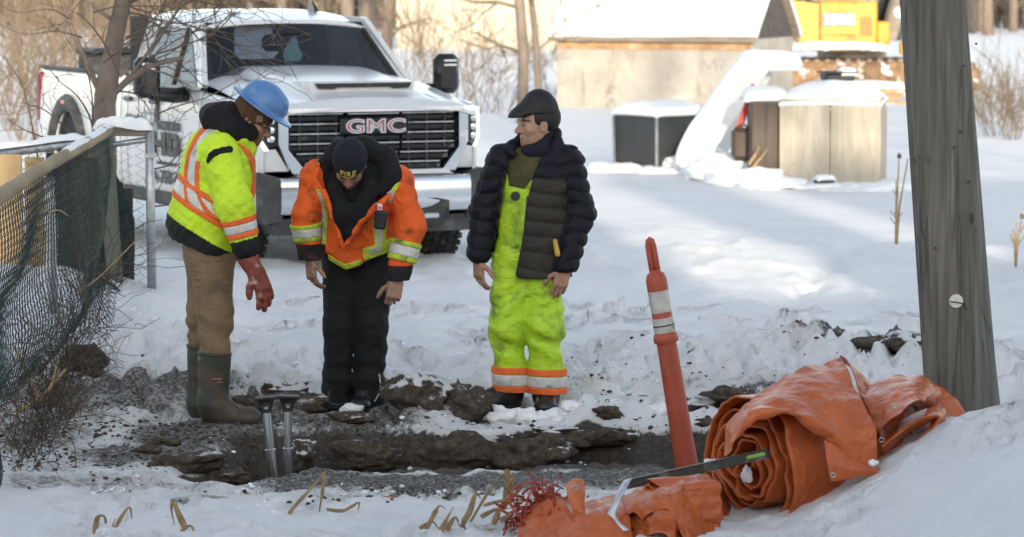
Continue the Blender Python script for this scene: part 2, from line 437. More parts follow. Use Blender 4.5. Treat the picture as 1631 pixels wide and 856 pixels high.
ys = np.concatenate([axis([(-60, 8, 4.0), (8, 13.4, .25), (13.4, 16.2, .022), (16.2, 18.0, .018), (18.0, 18.55, .011), (18.55, 22, .02), (22, 26, .035), (26, 34, .06)])] + [np.array(axg(34, 900, .09, 1.06))])
X, Y = np.meshgrid(xs, ys, indexing='ij'); Z, TR, DM = HZ(X, Y)
rf = np.random.RandomState(77)
for k in range(330):                     # boot prints and kicked-up lumps in the trodden snow
    fx, fy = rf.uniform(-2.1, 3.2), rf.uniform(18.7, 25.5) if k%3 else rf.uniform(14.2, 16.6)
    an = rf.uniform(0, PI); dpt = rf.uniform(.03,.085)*(1 if k%3 else .6)*(-1 if k%7==0 else 1); i0, i1 = np.searchsorted(xs, [fx-.35, fx+.35]); j0, j1 = np.searchsorted(ys, [fy-.4, fy+.4])
    lx = X[i0:i1,j0:j1]-fx; ly = Y[i0:i1,j0:j1]-fy; u = lx*math.cos(an)+ly*math.sin(an); v = -lx*math.sin(an)+ly*math.cos(an)
    r_ = np.sqrt((u/.15)**2+(v/.065)**2) + .25*noise(lx*14+k, ly*14, 1.); Z[i0:i1,j0:j1] += (-dpt*(1-sst(.75,1.05,r_)) + .45*dpt*np.exp(-((r_-1.25)/.25)**2))*(1-np.clip(TR[i0:i1,j0:j1]*4,0,1))
Z += (sst(13.2,14.0,Y)*(1-sst(16.2,16.9,Y)))*(.010*np.maximum(0,noise(X*11,Y*9,4.))+.007*noise(X*24,Y*20,6.)+.030*(.5-np.abs(noise(X*2.6,Y*2.0,9.))))*(1-np.clip(TR*4,0,1))
nxs, nys = len(xs), len(ys)
ii, jj = np.meshgrid(np.arange(nxs-1), np.arange(nys-1), indexing='ij')
Fq = np.stack([ii*nys+jj, (ii+1)*nys+jj, (ii+1)*nys+jj+1, ii*nys+jj+1], -1).reshape(-1,4)
def ground_mat():
    m, nt, b = newmat('snowy_ground'); v = coords(nt)
    sn = ramp(nt, tnoise(nt, v, 1.3, 5, .6), [(.3,(.80,.82,.84)),(.7,(.90,.90,.91))])
    d = attrn(nt, 'dirt'); t = attrn(nt, 'trench')
    n1 = tnoise(nt, v, 7, 6, .7); n2 = tnoise(nt, v, 34, 5, .7); n3 = tnoise(nt, v, 2.2, 4, .6)
    e = mth(nt, 'ADD', mth(nt, 'MULTIPLY', n1, .55), mth(nt, 'MULTIPLY', n2, .75))       # about .65 mean
    e = mth(nt, 'ADD', e, d)
    fac = ramp(nt, mth(nt, 'MULTIPLY', e, .5), [(.55,(0,0,0)),(.66,(1,1,1))])
    soil = ramp(nt, n2, [(.25,(.028,.022,.017)),(.5,(.072,.058,.046)),(.75,(.155,.135,.115))])
    soil = mixc(nt, ramp(nt, n3, [(.4,(0,0,0)),(.7,(.6,.6,.6))]), soil, (.10,.095,.092))
    frost = ramp(nt, tnoise(nt, v, 60, 4, .7), [(.60,(0,0,0)),(.72,(1,1,1))])
    soil = mixc(nt, mth(nt, 'MULTIPLY', frost, .45), soil, (.5,.52,.55))
    top = ramp(nt, tnoise(nt, v, 48, 5, .75), [(.32,(.035,.030,.026)),(.50,(.13,.12,.11)),(.66,(.42,.42,.42))])
    inn = ramp(nt, t, [(.02,(0,0,0)),(.2,(1,1,1))]); soil = mixc(nt, inn, top, soil)
    # faint grey-tan staining of trodden snow
    st = ramp(nt, mth(nt, 'ADD', mth(nt, 'MULTIPLY', tnoise(nt, v, 3.1, 5, .65), .6), mth(nt,'MULTIPLY', d, .55)), [(.34,(0,0,0)),(.62,(1,1,1))])
    sn = mixc(nt, mth(nt, 'MULTIPLY', st, .42), sn, (.50,.47,.42))
    vo = nd(nt, 'ShaderNodeTexVoronoi'); vo.inputs['Scale'].default_value = 13; nt.links.new(v, vo.inputs['Vector'])
    spk = ramp(nt, mth(nt, 'ADD', vo.outputs['Distance'], mth(nt, 'MULTIPLY', n1, .22)), [(.13,(1,1,1)),(.18,(0,0,0))])
    nearm = attrn(nt, 'near')
    sn = mixc(nt, mth(nt, 'MULTIPLY', spk, mth(nt, 'MULTIPLY', nearm, .8)), sn, (.17,.14,.115))
    c = mixc(nt, fac, sn, soil); nt.links.new(c, b.inputs['Base Color'])
    nt.links.new(mth(nt, 'MULTIPLY_ADD', fac, .2, .62), b.inputs['Roughness']); b.inputs['Specular IOR Level'].default_value = .25
    h = mth(nt, 'ADD', mth(nt, 'MULTIPLY', n2, .6), mth(nt, 'MULTIPLY', tnoise(nt, v, 95, 4, .7), .5))
    bump(nt, b, h, .9, .028)
    return m
M['ground'] = ground_mat()
nearA = sst(13, 16, Y)*(1-sst(22, 27, Y))*(.35+.65*sst(15.8,17,Y))
gnd = mk('snowy_ground', np.stack([X, Y, Z], -1).reshape(-1,3), Fq, M['ground'], None, True, {'dirt': DM.ravel(), 'trench': TR.ravel(), 'near': nearA.ravel()})
tag(gnd, 'trodden snow and frozen mud with a shallow dug trench', kind='structure')
# ------------------------------------------------------------------ unseen blocks added behind the camera to shade the yard, notched for sun streaks
M['brick_far'] = pm('pale_brick', (.42,.37,.32), .85, var=.2, vs=3)
M['glass_dark'] = pm('dark_window_glass', (.03,.035,.04), .1)
M['roofing'] = pm('roofing', (.2,.2,.21), .8)
def block(name, label, x0, x1, y0, y1, h):
    t = thing(name, label, 'building', ((x0+x1)/2, (y0+y1)/2, 0)); w = x1-x0; d = y1-y0
    MB().box((0,0,h/2-.6), (w,d,h+.8)).build('wall', M['brick_far'], t)
    MB().box((0,0,h-.08), (w+.1,d+.1,.34)).build('roof', M['roofing'], t)
    me = None
    for k in range(max(1,int(h//3))):
        for i in range(int(w//3)):
            c = (-w/2 + (i+.5)*w/int(w//3), d/2+.02, 1.6+k*3.0)
            if me is None: o = MB().box((0,0,0), (1.4,.1,1.3)).build('window', M['glass_dark'], t); me = o.data
            else: o = link('window', me, None, t)
            o.location = c
block('shade_block', 'tall unseen brick block added behind the camera on the left to shade the yard', .8, 4.9, -26, -12, 10.7)  # this block and the next are added to cast the foreground shade
block('shade_block', 'long unseen brick block added behind the camera on the right to shade the yard', 8.3, 26, -14, -12, 10.7)
block('shade_pier', 'narrow unseen brick pier added behind the camera between two sun notches', 6.2, 7.4, -13.2, -12, 10.7)  # added pier, kept thin so sun passes on both sides
block('sun_notch_block', 'low unseen brick block added left of the pier to let a sun streak through', 4.9, 6.2, -26, -12, 7.3)  # roof lowered here and right of the pier to pass sun streaks
block('sun_notch_block', 'low unseen brick block added right of the pier to let a sun streak through', 7.4, 8.3, -14, -12, 8.0)
block('low_shade_block', 'lower unseen brick block added behind the camera to shade the low left side', -30, .3, -24, -12, 7.25)  # added, its height set so only the low parts on the left are shaded
ORD = ['leftmost','second','third','fourth','fifth','sixth','seventh','eighth','ninth','tenth','eleventh','twelfth','thirteenth']
# ------------------------------------------------------------------ bare trees and shrubs
def grow(mb, p, d, L, r, depth, rng, kids=(2,4), spread=.6, seg=4, n=4, up=.15, rmin=.003, wig=.18):
    p = np.array(p, float); d = np.array(d, float); d /= np.linalg.norm(d); pts = [p]; dirs = [d]
    for i in range(seg):
        d = d + rng.normal(0, wig, 3) + np.array([0,0,up*.3]); d /= np.linalg.norm(d); p = p + d*L/seg; pts.append(p); dirs.append(d)
    mb.tube(pts, np.maximum(np.linspace(r, r*.55, seg+1), rmin), n=n, cap=False)
    if depth > 0:
        for _ in range(rng.randint(kids[0], kids[1]+1)):
            i = rng.randint(1, seg+1); ax = rng.normal(0,1,3); ax -= dirs[i]*ax.dot(dirs[i]); ax /= np.linalg.norm(ax)
            nd_ = dirs[i] + ax*spread*rng.uniform(.7,1.5) + np.array([0,0,up])
            grow(mb, pts[i], nd_, L*rng.uniform(.5,.75), max(r*.55, rmin), depth-1, rng, kids, spread, max(2,seg-1), n if n<=4 else n-1, up, rmin, wig)
M['bark'] = pm('tree_bark', (.19,.15,.12), .9, var=.3, vs=8, sc=(1,1,.3), bmp=.4, bs=20, bd=.02)
M['shrub_tw'] = pm('shrub_twigs', (.23,.17,.115), .85, var=.3, vs=3)
M['wood_far'] = pm('distant_wood', (.145,.112,.085), .9, var=.35, vs=.8)
def bare_tree(px, D, h, r, label, seed, lean=0.0, group=None, low=1.2, depth=3, zoff=0):
    x = (px-815.5)*D/FPX; z = ground_z(x, D)-.1
    t = thing('bare_tree', label, 'tree', (x, D, z), 0, group); rng = np.random.RandomState(seed)
    pts = [(lean*h*k/6 + rng.normal(0,.03)*(k>0), rng.normal(0,.03), h*k/6) for k in range(7)]
    MB().tube(pts, np.linspace(r, r*.35, 7), n=8).build('trunk', M['bark'], t, True)
    c = MB()
    for k in range(9):
        q = low + (h-low)*(k+.3)/9; a = rng.uniform(0, 2*PI)
        grow(c, (lean*q, 0, q), (math.cos(a), math.sin(a), .5), rng.uniform(.9,1.6)*h/7, r*.33, depth-1, rng, (3,5), .7, rmin=.008)
    c.build('crown', M['wood_far'] if D > 100 else M['shrub_tw'], t, True)
    return t
bare_tree(832, 66, 9, .115, 'bare tree with the thicker grey trunk, left of its slimmer neighbour by the shed', 5, lean=-.035)
bare_tree(860, 68, 9, .075, 'slim bare tree standing right of the thicker trunk beside the pale shed', 6, lean=-.05)
for i, (px, D, h, r) in enumerate([(505,95,8,.14),(552,92,9,.22),(585,96,9,.3),(618,88,8,.16)]):
    bare_tree(px, D, h, r, ['leftmost','second','third and thickest','rightmost'][i] + ' of the four dark bare trunks rising behind the truck roof', 20+i, group='trees behind the truck roof')
def shrub(px, D, h, n, label, seed, group, mat='shrub_tw', wid=.5, rad=.007):
    x = (px-815.5)*D/FPX; z = ground_z(x, D)-.05; rng = np.random.RandomState(seed); mb = MB()
    for k in range(n):
        a = rng.uniform(0, 2*PI); q = rng.uniform(0, wid*.5)
        grow(mb, (q*math.cos(a), q*math.sin(a), 0), (math.cos(a)*.45, math.sin(a)*.45, 1), h*rng.uniform(.45,.75), rad, 2, rng, (2,4), .5, 3, 3, .2, rad*.5)
    o = mb.build('bare_shrub', M[mat], None, True); o.location = (x, D, z); tag(o, label, 'shrub', group); return o
sp = [(655,80,2.6),(690,78,2.4),(725,74,1.9),(765,72,2.2),(800,73,1.6),(880,88,2.0),(910,92,2.2)]
for i, (px, D, h) in enumerate(sorted(sp)):
    shrub(px, D, h, 9, ORD[i] + ' bare tan shrub from the left on the snowy slope between truck and shed', 40+i, 'shrubs between the truck and the shed', rad=.012)
sl_ = [(8,62,2.6),(40,58,2.4),(75,66,3.0),(112,60,2.6),(150,64,3.0),(190,70,3.2),(20,74,3.4),(60,80,3.6),(130,78,3.6),(225,76,3.2),(-15,66,3.0),(95,72,3.2),(170,76,3.4)]
for i, (px, D, h) in enumerate(sorted(sl_)):
    shrub(px, D, h, 11, ORD[i] + ' golden brown bush from the left in the thicket behind the truck bed', 70+i, 'bushes behind the truck bed', rad=.014, wid=1.2)
for i, (px, D, h) in enumerate([(1575,66,.9),(1590,60,1.0),(1605,70,1.2),(1612,58,1.1),(1630,62,1.3)]):
    shrub(px, D, h, 14, ORD[i] + ' of the low tan weed shrubs in the snowfield right of the pole', 100+i, 'weed shrubs right of the pole', rad=.008)
# far wood: the nearest trunks one can tell apart are trees, the rest one mass
rngw = np.random.RandomState(12)
for i in range(26):
    px = [1545,1560,1572,1585,1600,1612,1625,1640,1530,1455,1470,1440,930,960,990,1020,250,300,350,400,450,500,30,90,150,200][i]
    bare_tree(px, rngw.uniform(165,195), 11, rngw.uniform(.16,.3), 'far brown bare tree at the edge of the wood beyond the snowfield', 200+i, group='trees at the edge of the far wood', low=.8, depth=2)
mb = MB()
for i in range(2600):
    D = rngw.uniform(178, 230); px = rngw.uniform(-150, 1790); x = (px-815.5)*D/FPX; z = -.95
    h = rngw.uniform(1.5, 7) if i%3 else rngw.uniform(5, 9); w = rngw.uniform(.05,.16); l = rngw.normal(0,.4)
    mb.tube([(x,D,z),(x+l*.5,D,z+h*.5),(x+l,D,z+h)], [w,w*.7,w*.2], n=3, cap=False)
    for k in range(5):
        q = rngw.uniform(.1,.9); b = rngw.normal(0,1.0,3)
        mb.tube([(x+l*q,D,z+h*q),(x+l*q+b[0],D+b[1],z+h*q+abs(b[2])+.2)], [w*.5,w*.15], n=3, cap=False)
tag(mb.build('far_off_wood', M['wood_far'], None, True), 'brown leafless wood along the far edge of the snowfield', kind='stuff')
M['wood_back'] = pm('wooded_rise', (.10,.075,.05), .95, var=.4, vs=.3)
mb = MB()
def rise(u, v):
    x = -140+280*u; y = 238+40*v
    return (x, y, -1.2 + (9+2.5*float(noise(x*.15, y*.1, 2.)))*float(sst(0,.5,v)) + .8*float(noise(x*.9, y*.5, 7.)))
mb.grid(rise, 260, 24)
tag(mb.build('wooded_rise', M['wood_back'], None, True), 'dark wooded rise behind the far trees', kind='structure')
for i in range(10):  # unseen trees added to break up the edge of the blocks' shade
    r_ = np.random.RandomState(400+i); o = bare_tree(815.5+FPX*(2.2+i*2.3)/50., 50, 15+r_.uniform(-2,3), .22, 'tall bare tree added unseen behind the camera to dapple the shade', 400+i, group='shade trees added behind the camera', low=9, depth=3); o.location = (1.6+i*2.3+r_.uniform(-.7,.7), -9.5, .9)
# ------------------------------------------------------------------ cream warehouse
M['cream'] = pm('cream_siding', (.43,.385,.305), .6, var=.08, vs=2, dirt=((.30,.26,.20),1.5,.6,.9))
t = thing('warehouse', 'long cream metal clad warehouse far behind the bare shrubs', 'warehouse', ((632-815.5)*138/FPX, 138, -1.4))
W = 8.6
MB().box((W/2, 4.1, 3.0), (W, 8, 6.0)).build('wall', M['cream'], t)
MB().box((W/2, 4.0, 6.1), (W+.4, 8.5, .2)).build('roof', M['roofing'], t)
pn = None; npan = 9; pw = W/npan
for i in range(npan):
    if pn is None:
        q = MB(); prof = []
        for k in range(4): prof += [(k*pw/4,0),(k*pw/4+.14,0),(k*pw/4+.16,-.035),(k*pw/4+.21,-.035),(k*pw/4+.23,0)]
        prof += [(pw-.02,0)]
        V = [(a,b-.005,.0) for a,b in prof]+[(a,b-.005,5.9) for a,b in prof]; n = len(prof)
        q.add(V, [[k,k+1,n+k+1,n+k] for k in range(n-1)]); o = q.build('siding_panel', M['cream'], t); pn = o.data
    else: o = link('siding_panel', pn, None, t)
    o.location = (i*pw, .06, 0)
# ------------------------------------------------------------------ old shed with snow on its roof
def stucco():
    m, nt, b = newmat('old_stucco'); v = coords(nt)
    a = ramp(nt, tnoise(nt, v, 1.1, 6, .65, .4), [(.25,(.30,.27,.23)),(.5,(.40,.37,.32)),(.75,(.50,.48,.44))])
    st = ramp(nt, tnoise(nt, coords(nt, (1.6,1.6,.5)), 1.6, 6, .7, .8), [(.56,(0,0,0)),(.72,(.8,.8,.8))])
    c = mixc(nt, st, a, (.20,.16,.12)); nt.links.new(c, b.inputs['Base Color']); b.inputs['Roughness'].default_value = .95
    bump(nt, b, tnoise(nt, v, 14, 5, .7), .5, .03); return m
M['stucco'] = stucco()
M['oldboard'] = pm('weathered_board', (.24,.20,.16), .9, var=.3, vs=4, sc=(.4,4,4), bmp=.2)
M['orangewood'] = pm('bare_plate_timber', (.42,.25,.12), .9, var=.35, vs=3, dirt=((.5,.45,.38),2,.5,.7))
M['shingle'] = pm('dark_shingle', (.075,.068,.062), .9, var=.35, vs=5, bmp=.4, bs=14, bd=.02)
Dsh = 76; x0 = (888-815.5)*Dsh/FPX
sh = thing('old_shed', 'small pale stucco shed with thick snow on its roof behind the dark boxes', 'shed', (x0, Dsh+1.1, -.95), R(-20))
LW, DW, EH, RH = 4.55, 3.3, 1.83, 3.35
MB().box((LW/2,.12,EH/2),(LW,.24,EH)).build('wall', M['stucco'], sh)
MB().box((LW-.12,DW/2+.12,EH/2-.02),(.235,DW-.24,EH-.04)).build('wall', M['stucco'], sh)
MB().box((.12,DW/2+.12,EH/2-.02),(.235,DW-.24,EH-.04)).build('wall', M['stucco'], sh)
for gx in (LW-.07, .07):
    MB().prism([(0.06,EH-.04),(DW+.0,EH-.04),(DW/2,RH-.04)], gx-.06, gx+.06, lambda u,v,w: (w,u,v)).build('gable', M['shingle'], sh)
r1 = MB(); r1.prism([(-.18,EH-.08),(-.18,EH+.06),(DW/2,RH+.06),(DW+.18,EH+.06),(DW+.18,EH-.08),(DW/2,RH-.08)], -.14, LW+.14, lambda u,v,w: (w,u,v))
rf = r1.build('roof', M['oldboard'], sh)
def rsnow(u, v):
    x = -.17 + (LW+.34)*u; q = -.24 + (DW/2+.24)*2*v; s = 1-abs(2*v-1); e = min(1, min(u,1-u)*14)*min(1, s*9)
    return (x, q, EH+.02+(RH-EH+.04)*min(1,s*1.0) + .16*math.sqrt(max(0,e)) + .03*float(noise(x*1.5, q*2, 3.)))
sn = MB(); sn.grid(rsnow, 60, 44); solid(sn.build('snow', M['snow'], rf, True), .1, -1)
MB().box((LW/2,-.20,EH-.02),(LW+.3,.05,.17)).build('eave_board', M['oldboard'], sh)
MB().box((LW/2,-.012,EH-.20),(LW-.1,.05,.16)).build('wall_plate', M['orangewood'], sh)
M['graffiti'] = pm('purple_paint', (.30,.22,.36), .8, var=.2)
gr = MB(); gp = [(3.35,1.02),(3.43,1.34),(3.55,1.12),(3.68,1.36),(3.72,1.1)]
gr.tube([(a,-.004,b) for a,b in gp], .016, n=6, flat=.4); gr.tube([(3.72,-.004,1.36),(3.9,-.004,1.34),(3.82,-.004,1.1)], .014, n=6, flat=.4)
gr.build('graffiti', M['graffiti'], sh)
# ------------------------------------------------------------------ black insulated tub, white frame, brown box, plywood crate
def snowcap(fn, nu, nv, name, parent, th=.05):
    m_ = MB(); m_.grid(fn, nu, nv); o = m_.build(name, M['snow'], parent, True); solid(o, th, -1); return o
def capfn(w, d, z, h, seed, ex=.03, px=5):
    def f(u, v):
        a = (2*u-1); b = (2*v-1); r = max(0, 1-abs(a)**px)*max(0, 1-abs(b)**px)
        x = a*(w/2+ex); y = b*(d/2+ex)
        return (x, y, z + h*math.sqrt(r) + .25*h*r*float(noise(x*3+seed, y*3, 1.)) - .03*(1-r))
    return f
Db = 46.5; cx = (1052-815.5)*Db/FPX; zb = ground_z(cx, Db)
bt = thing('storage_tub', 'square black insulated tub topped with snow in front of the shed', 'tub', (cx, Db, zb-.04), R(38))
M['tub'] = pm('black_tarpaper', (.028,.03,.032), .5, var=.3, vs=4, sc=(1,1,.4), bmp=.1, dirt=((.12,.12,.12),3,.6,.8))
M['tubtrim'] = pm('grey_corner_trim', (.22,.23,.23), .5, var=.2)
bw = .90
b_ = MB(); V = []
for z, w in ((0,bw*.96),(.45,bw*.98),(.84,bw)):
    for sx, sy in ((-1,-1),(1,-1),(1,1),(-1,1)): V.append((sx*w/2, sy*w/2, z))
F = [[k*4+i, k*4+(i+1)%4, k*4+4+(i+1)%4, k*4+4+i] for k in range(2) for i in range(4)] + [[3,2,1,0],[8,9,10,11]]
b_.add(V, F).build('body', M['tub'], bt)
for sx, sy in ((-1,-1),(1,-1),(-1,1)):
    MB().tube([(sx*bw*.483,sy*bw*.483,.02),(sx*bw*.503,sy*bw*.503,.84)], .022, n=6).build('corner_trim', M['tubtrim'], bt)
snowcap(capfn(bw,bw,.84,.13,2,.05), 22, 22, 'snow', bt)
# white leaning frame
M['whitepaint'] = pm('white_painted_board', (.74,.74,.72), .6, var=.08, dirt=((.45,.42,.36),3,.62,.8))
Dw = 45.0; a = P(1098,268,Dw); b = P(1203,100,Dw+.6)
wf = thing('white_frame', 'white snow covered frame leaning between the black tub and the brown box', 'frame', tuple(a))
d = np.array(b-a); ln = np.linalg.norm(d); ang = math.atan2(d[2], d[0])
MB().box((d[0]/2,d[1]/2,d[2]/2),(ln,.26,.36),(0,-ang,0),.02).build('rail', M['whitepaint'], wf)
d2 = np.array(P(1222,112,Dw+1.2)-P(1150,238,Dw+1.2)); o2 = np.array(P(1150,238,Dw+1.2)-a)+d2/2
MB().box(tuple(o2),(np.linalg.norm(d2),.14,.17),(0,-math.atan2(d2[2],d2[0]),0),.01).build('rail', M['whitepaint'], wf)
c1 = np.array(P(1180,108,Dw+.75)-a); c2 = np.array(P(1270,106,Dw+1.0)-a); m_ = (c1+c2)/2
MB().box(tuple(m_),(np.linalg.norm(c2-c1),.5,.10),(0,-.02,0),.01).build('top_bar', M['whitepaint'], wf)
o = snowcap(capfn(np.linalg.norm(c2-c1),.5,.06,.15,4), 26, 12, 'snow', wf); o.location = tuple(m_)
o = snowcap(capfn(ln*.96,.22,.17,.10,7), 34, 8, 'snow', wf); o.location = (d[0]/2,d[1]/2,d[2]/2); o.rotation_euler = (0,-ang,0)
# brown box
M['brownbox'] = pm('dark_brown_panel', (.075,.05,.038), .6, var=.25, vs=3, sc=(1,1,.3), dirt=((.16,.11,.08),4,.6,.8))
Dp = 43.2
xb0, xb1 = (1196-815.5)*Dp/FPX, (1246-815.5)*Dp/FPX
bb = thing('brown_box', 'tall dark brown box wedged between the white frame and the plywood crate', 'box', ((xb0+xb1)/2, Dp+.45, ground_z(xb0,Dp)-.12), 0)
MB().box((0,0,.60),(xb1-xb0-.02,.8,1.2),None,.02).build('body', M['brownbox'], bb)
MB().box((0,-.408,.60),(.02,.02,1.16)).build('panel_seam', M['black'], bb)
snowcap(capfn(xb1-xb0+.12,.85,1.2,.13,9), 14, 16, 'snow', bb)
# plywood crate
def ply():
    m, nt, b = newmat('plywood'); v = coords(nt, (3.0,3.0,.35)); w = tnoise(nt, v, 3.0, 6, .65, 1.2)
    c = ramp(nt, w, [(.25,(.33,.28,.21)),(.5,(.43,.38,.30)),(.75,(.52,.48,.41))])
    vo = nd(nt, 'ShaderNodeTexVoronoi'); vo.inputs['Scale'].default_value = 3.4; nt.links.new(coords(nt,(1,1,.7)), vo.inputs['Vector'])
    k = ramp(nt, mth(nt,'ADD', vo.outputs['Distance'], mth(nt,'MULTIPLY',w,.1)), [(.12,(1,1,1)),(.19,(0,0,0))]); c = mixc(nt, mth(nt,'MULTIPLY',k,.75), c, (.17,.11,.06))
    g = ramp(nt, tnoise(nt, coords(nt,(1,1,.4)), 1.7, 5, .7), [(.5,(0,0,0)),(.75,(.7,.7,.7))]); c = mixc(nt, g, c, (.30,.27,.22))
    nt.links.new(c, b.inputs['Base Color']); b.inputs['Roughness'].default_value = .8; bump(nt, b, w, .2, .01); return m
M['ply'] = ply()
px0, px1 = (1241-815.5)*Dp/FPX, (1398-815.5)*Dp/FPX; pw = px1-px0
pc = thing('plywood_crate', 'big square plywood crate with snow heaped on its lid', 'crate', (px0, Dp-.1, ground_z(px0,Dp)-.10), R(-9))
pw *= 1.02; ph = 1.17; pdp = 1.55
MB().box((pw/4-.002,.01,ph/2),(pw/2-.006,.02,ph)).build('front_panel', M['ply'], pc)
MB().box((pw*.75+.002,.011,ph/2),(pw/2-.006,.02,ph)).build('front_panel', M['ply'], pc)
def sidep(u,v,w): return (pw-.01+w, u, v)
MB().prism([(.024,0),(pdp,0),(pdp,ph-.18),(.7,ph+.02),(.024,ph)], -.01, .01, sidep).build('side_panel', M['ply'], pc)
MB().prism([(.024,0),(pdp,0),(pdp,ph-.18),(.7,ph+.02),(.024,ph)], -pw+.01, -pw+.03, sidep).build('side_panel', M['ply'], pc)
MB().box((pw/2,pdp-.01,ph/2-.1),(pw-.05,.02,ph-.2)).build('back_panel', M['ply'], pc)
MB().box((pw/2,pdp/2,ph-.11),(pw-.05,pdp-.06,.02),(-.06,0,0)).build('lid', M['ply'], pc)
o = snowcap(capfn(pw,pdp,ph-.03,.22,12,.02,3), 30, 30, 'snow', pc); o.location = (pw/2, pdp/2, 0)
t = thing('black_tray', 'upturned black plastic tray half buried in the snow on the plywood crate', 'tray', tuple(P(1334,129,Dp+.55)), R(10))
MB().box((0,0,.05),(.40,.30,.10),None,.03).build('body', M['black'], t); MB().tube([(-.22,-.16,.11),(.22,-.16,.11),(.22,.16,.11),(-.22,.16,.11),(-.22,-.16,.11)], .012, n=6).build('rim', M['black'], t)
snowcap(capfn(.16,.26,.11,.05,3), 10, 10, 'snow', t).location = (.12,0,0)
M['red'] = pm('red_plastic', (.5,.03,.025), .4, var=.15)
t = MB().prism([(0,0),(.10,.02),(.30,.62),(.24,.66)], -.04, .04, lambda u,v,w: (u,w,v)).build('red_panel', M['red']); t.location = tuple(P(1167,215,Dp+.75)); tag(t, 'narrow bright red panel in the gap beside the brown box', 'panel')
q = MB(); q.box((0,0,.2),(.26,.3,.40),None,.05); q.tube([(-.1,-.16,.40),(0,-.17,.46),(.1,-.16,.40)], .015, n=6)
t = q.build('dark_bucket', M['brownbox']); t.location = tuple(P(1181,254,Dp+.7)); tag(t, 'dark square bucket standing under the red panel', 'bucket')
for i,(xa,ya,xb,yb,lab) in enumerate([(1193,262,1209,234,'shorter pale stick leaning on snow in front of the brown box'),(1198,268,1222,237,'longer pale stick leaning on snow in front of the brown box')]):
    a = P(xa,ya,Dp-.3); b = P(xb,yb,Dp-.1); t = MB().tube([(0,0,0), tuple(np.array(b-a)*.5+np.array([.01,0,0])), tuple(b-a)], [.018,.019,.017], n=7).build('pale_stick', M['dry'], None, True); t.location = a; tag(t, lab, 'stick')
t = thing('black_shoe_box', 'small black box lying on the snow in front of the plywood crate', 'box', tuple(P(1313,295,Dp-.9)), .3)
MB().box((0,0,.05),(.24,.16,.10),None,.02).build('body', M['black'], t); snowcap(capfn(.2,.13,.10,.025,3), 8, 8, 'snow', t)
def chunk(name, c, r, mat, seed, sq=(1,1,1), rough=.35, n=2, parent=None, fq=1.6):
    bm = bmesh.new(); bmesh.ops.create_icosphere(bm, subdivisions=n, radius=1.0)
    V = np.array([v.co[:] for v in bm.verts]); F = [[v.index for v in f.verts] for f in bm.faces]; bm.free()
    k = 1 + rough*noise(V[:,0]*fq+seed*3.1, V[:,1]*fq+seed, V[:,2]*fq) + rough*.45*noise(V[:,0]*fq*2.7, V[:,1]*fq*2.7+seed, V[:,2]*fq*2.7+seed) + rough*.2*noise(V[:,0]*fq*7, V[:,1]*fq*7+seed, V[:,2]*fq*7)
    V = V*k[:,None]*np.array(sq)*r
    o = mk(name, V, np.array(F), mat, parent, True); o.location = c; return o
# snow heaps round the boxes
hp = [(985,262,46.2,.30,.45),(1120,250,46,.42,.4),(1152,258,44.4,.40,.6),(1190,276,43.0,.36,.45),(1232,285,42.4,.35,.3),(1300,292,42.4,.4,.22),(1375,294,42.2,.4,.25),(1420,292,42.9,.4,.3),(1060,268,45.8,.3,.35)]
for i,(px,py,D,r,h) in enumerate(hp):
    o = chunk('snow_heap', tuple(P(px,py+4,D)-Vector((0,0,r*h*.45))), r, M['snow'], 30+i, (1.25,1.1,h), .35, 4); tag(o, 'heap of soft snow '+['at the left corner of the black tub','between the black tub and the white frame','at the foot of the white frame','below the brown box','at the left corner of the plywood crate','under the middle of the plywood crate','at the right corner of the plywood crate','just right of the plywood crate','at the near corner of the black tub'][i], 'snow heap', 'snow heaps drifted round the boxes')
# ------------------------------------------------------------------ excavator
M['yellow'] = pm('yellow_machine_paint', (.58,.33,.03), .5, var=.12, dirt=((.30,.18,.06),2,.52,.75))
M['trackmud'] = pm('muddy_track', (.24,.15,.08), .9, var=.4, vs=5, dirt=((.75,.76,.78),3,.55,.62))
M['greyboom'] = pm('mud_grey_steel', (.27,.24,.20), .7, var=.3, vs=3)
De = 90.0; ex0 = (1240-815.5)*De/FPX
ex = thing('excavator', 'yellow tracked excavator parked behind the plywood crate', 'excavator', (ex0, De, -.95), 0)
MB().prism([(0.0,2.55),(.42,1.42),(.9,1.30),(.9,2.42),(.25,2.50)], -1.5, 1.5, lambda u,v,w: (u,w,v)).build('counterweight', M['yellow'], ex)
MB().box((1.66,0,1.93),(1.5,2.9,1.1),None,.06).build('engine_house', M['yellow'], ex)
MB().box((2.58,0,1.65),(.34,2.8,.62),None,.05).build('step_box', M['yellow'], ex)
MB().box((1.4,-1.464,2.02),(.82,.03,.36),None,.01).build('grille_panel', M['greyboom'], ex)
M['whiteletter'] = pm('white_lettering', (.75,.75,.73), .6, var=.05)
text_mesh('model_number', '350G', .36, M['whiteletter'], ex, lambda x,y,z: (1.03+x, -1.485+z, 1.90+y), bold=.012, depth=.004, sx=1.0)
MB().box((1.5,-.2,2.55),(1.5,1.6,.18),None,.05).build('hood', M['greyboom'], ex)
MB().box((1.1,-1.0,2.72),(.35,.3,.3),None,.04).build('air_cleaner', M['red'], ex)
MB().tube([(.5,-1.45,2.45),(.5,-1.45,2.85),(2.2,-1.45,2.85),(2.2,-1.45,2.45)], .035, n=6).build('handrail', M['greyboom'], ex)
for k in range(6): MB().box((1.98+.055*k,-1.462,1.85),(.02,.03,.5)).build('vent_slat', M['black'], ex)
MB().box((.93,-1.462,1.92),(.02,.03,1.0)).build('panel_seam', M['black'], ex); MB().box((1.4,-1.462,1.62),(.9,.03,.02)).build('panel_seam', M['black'], ex)
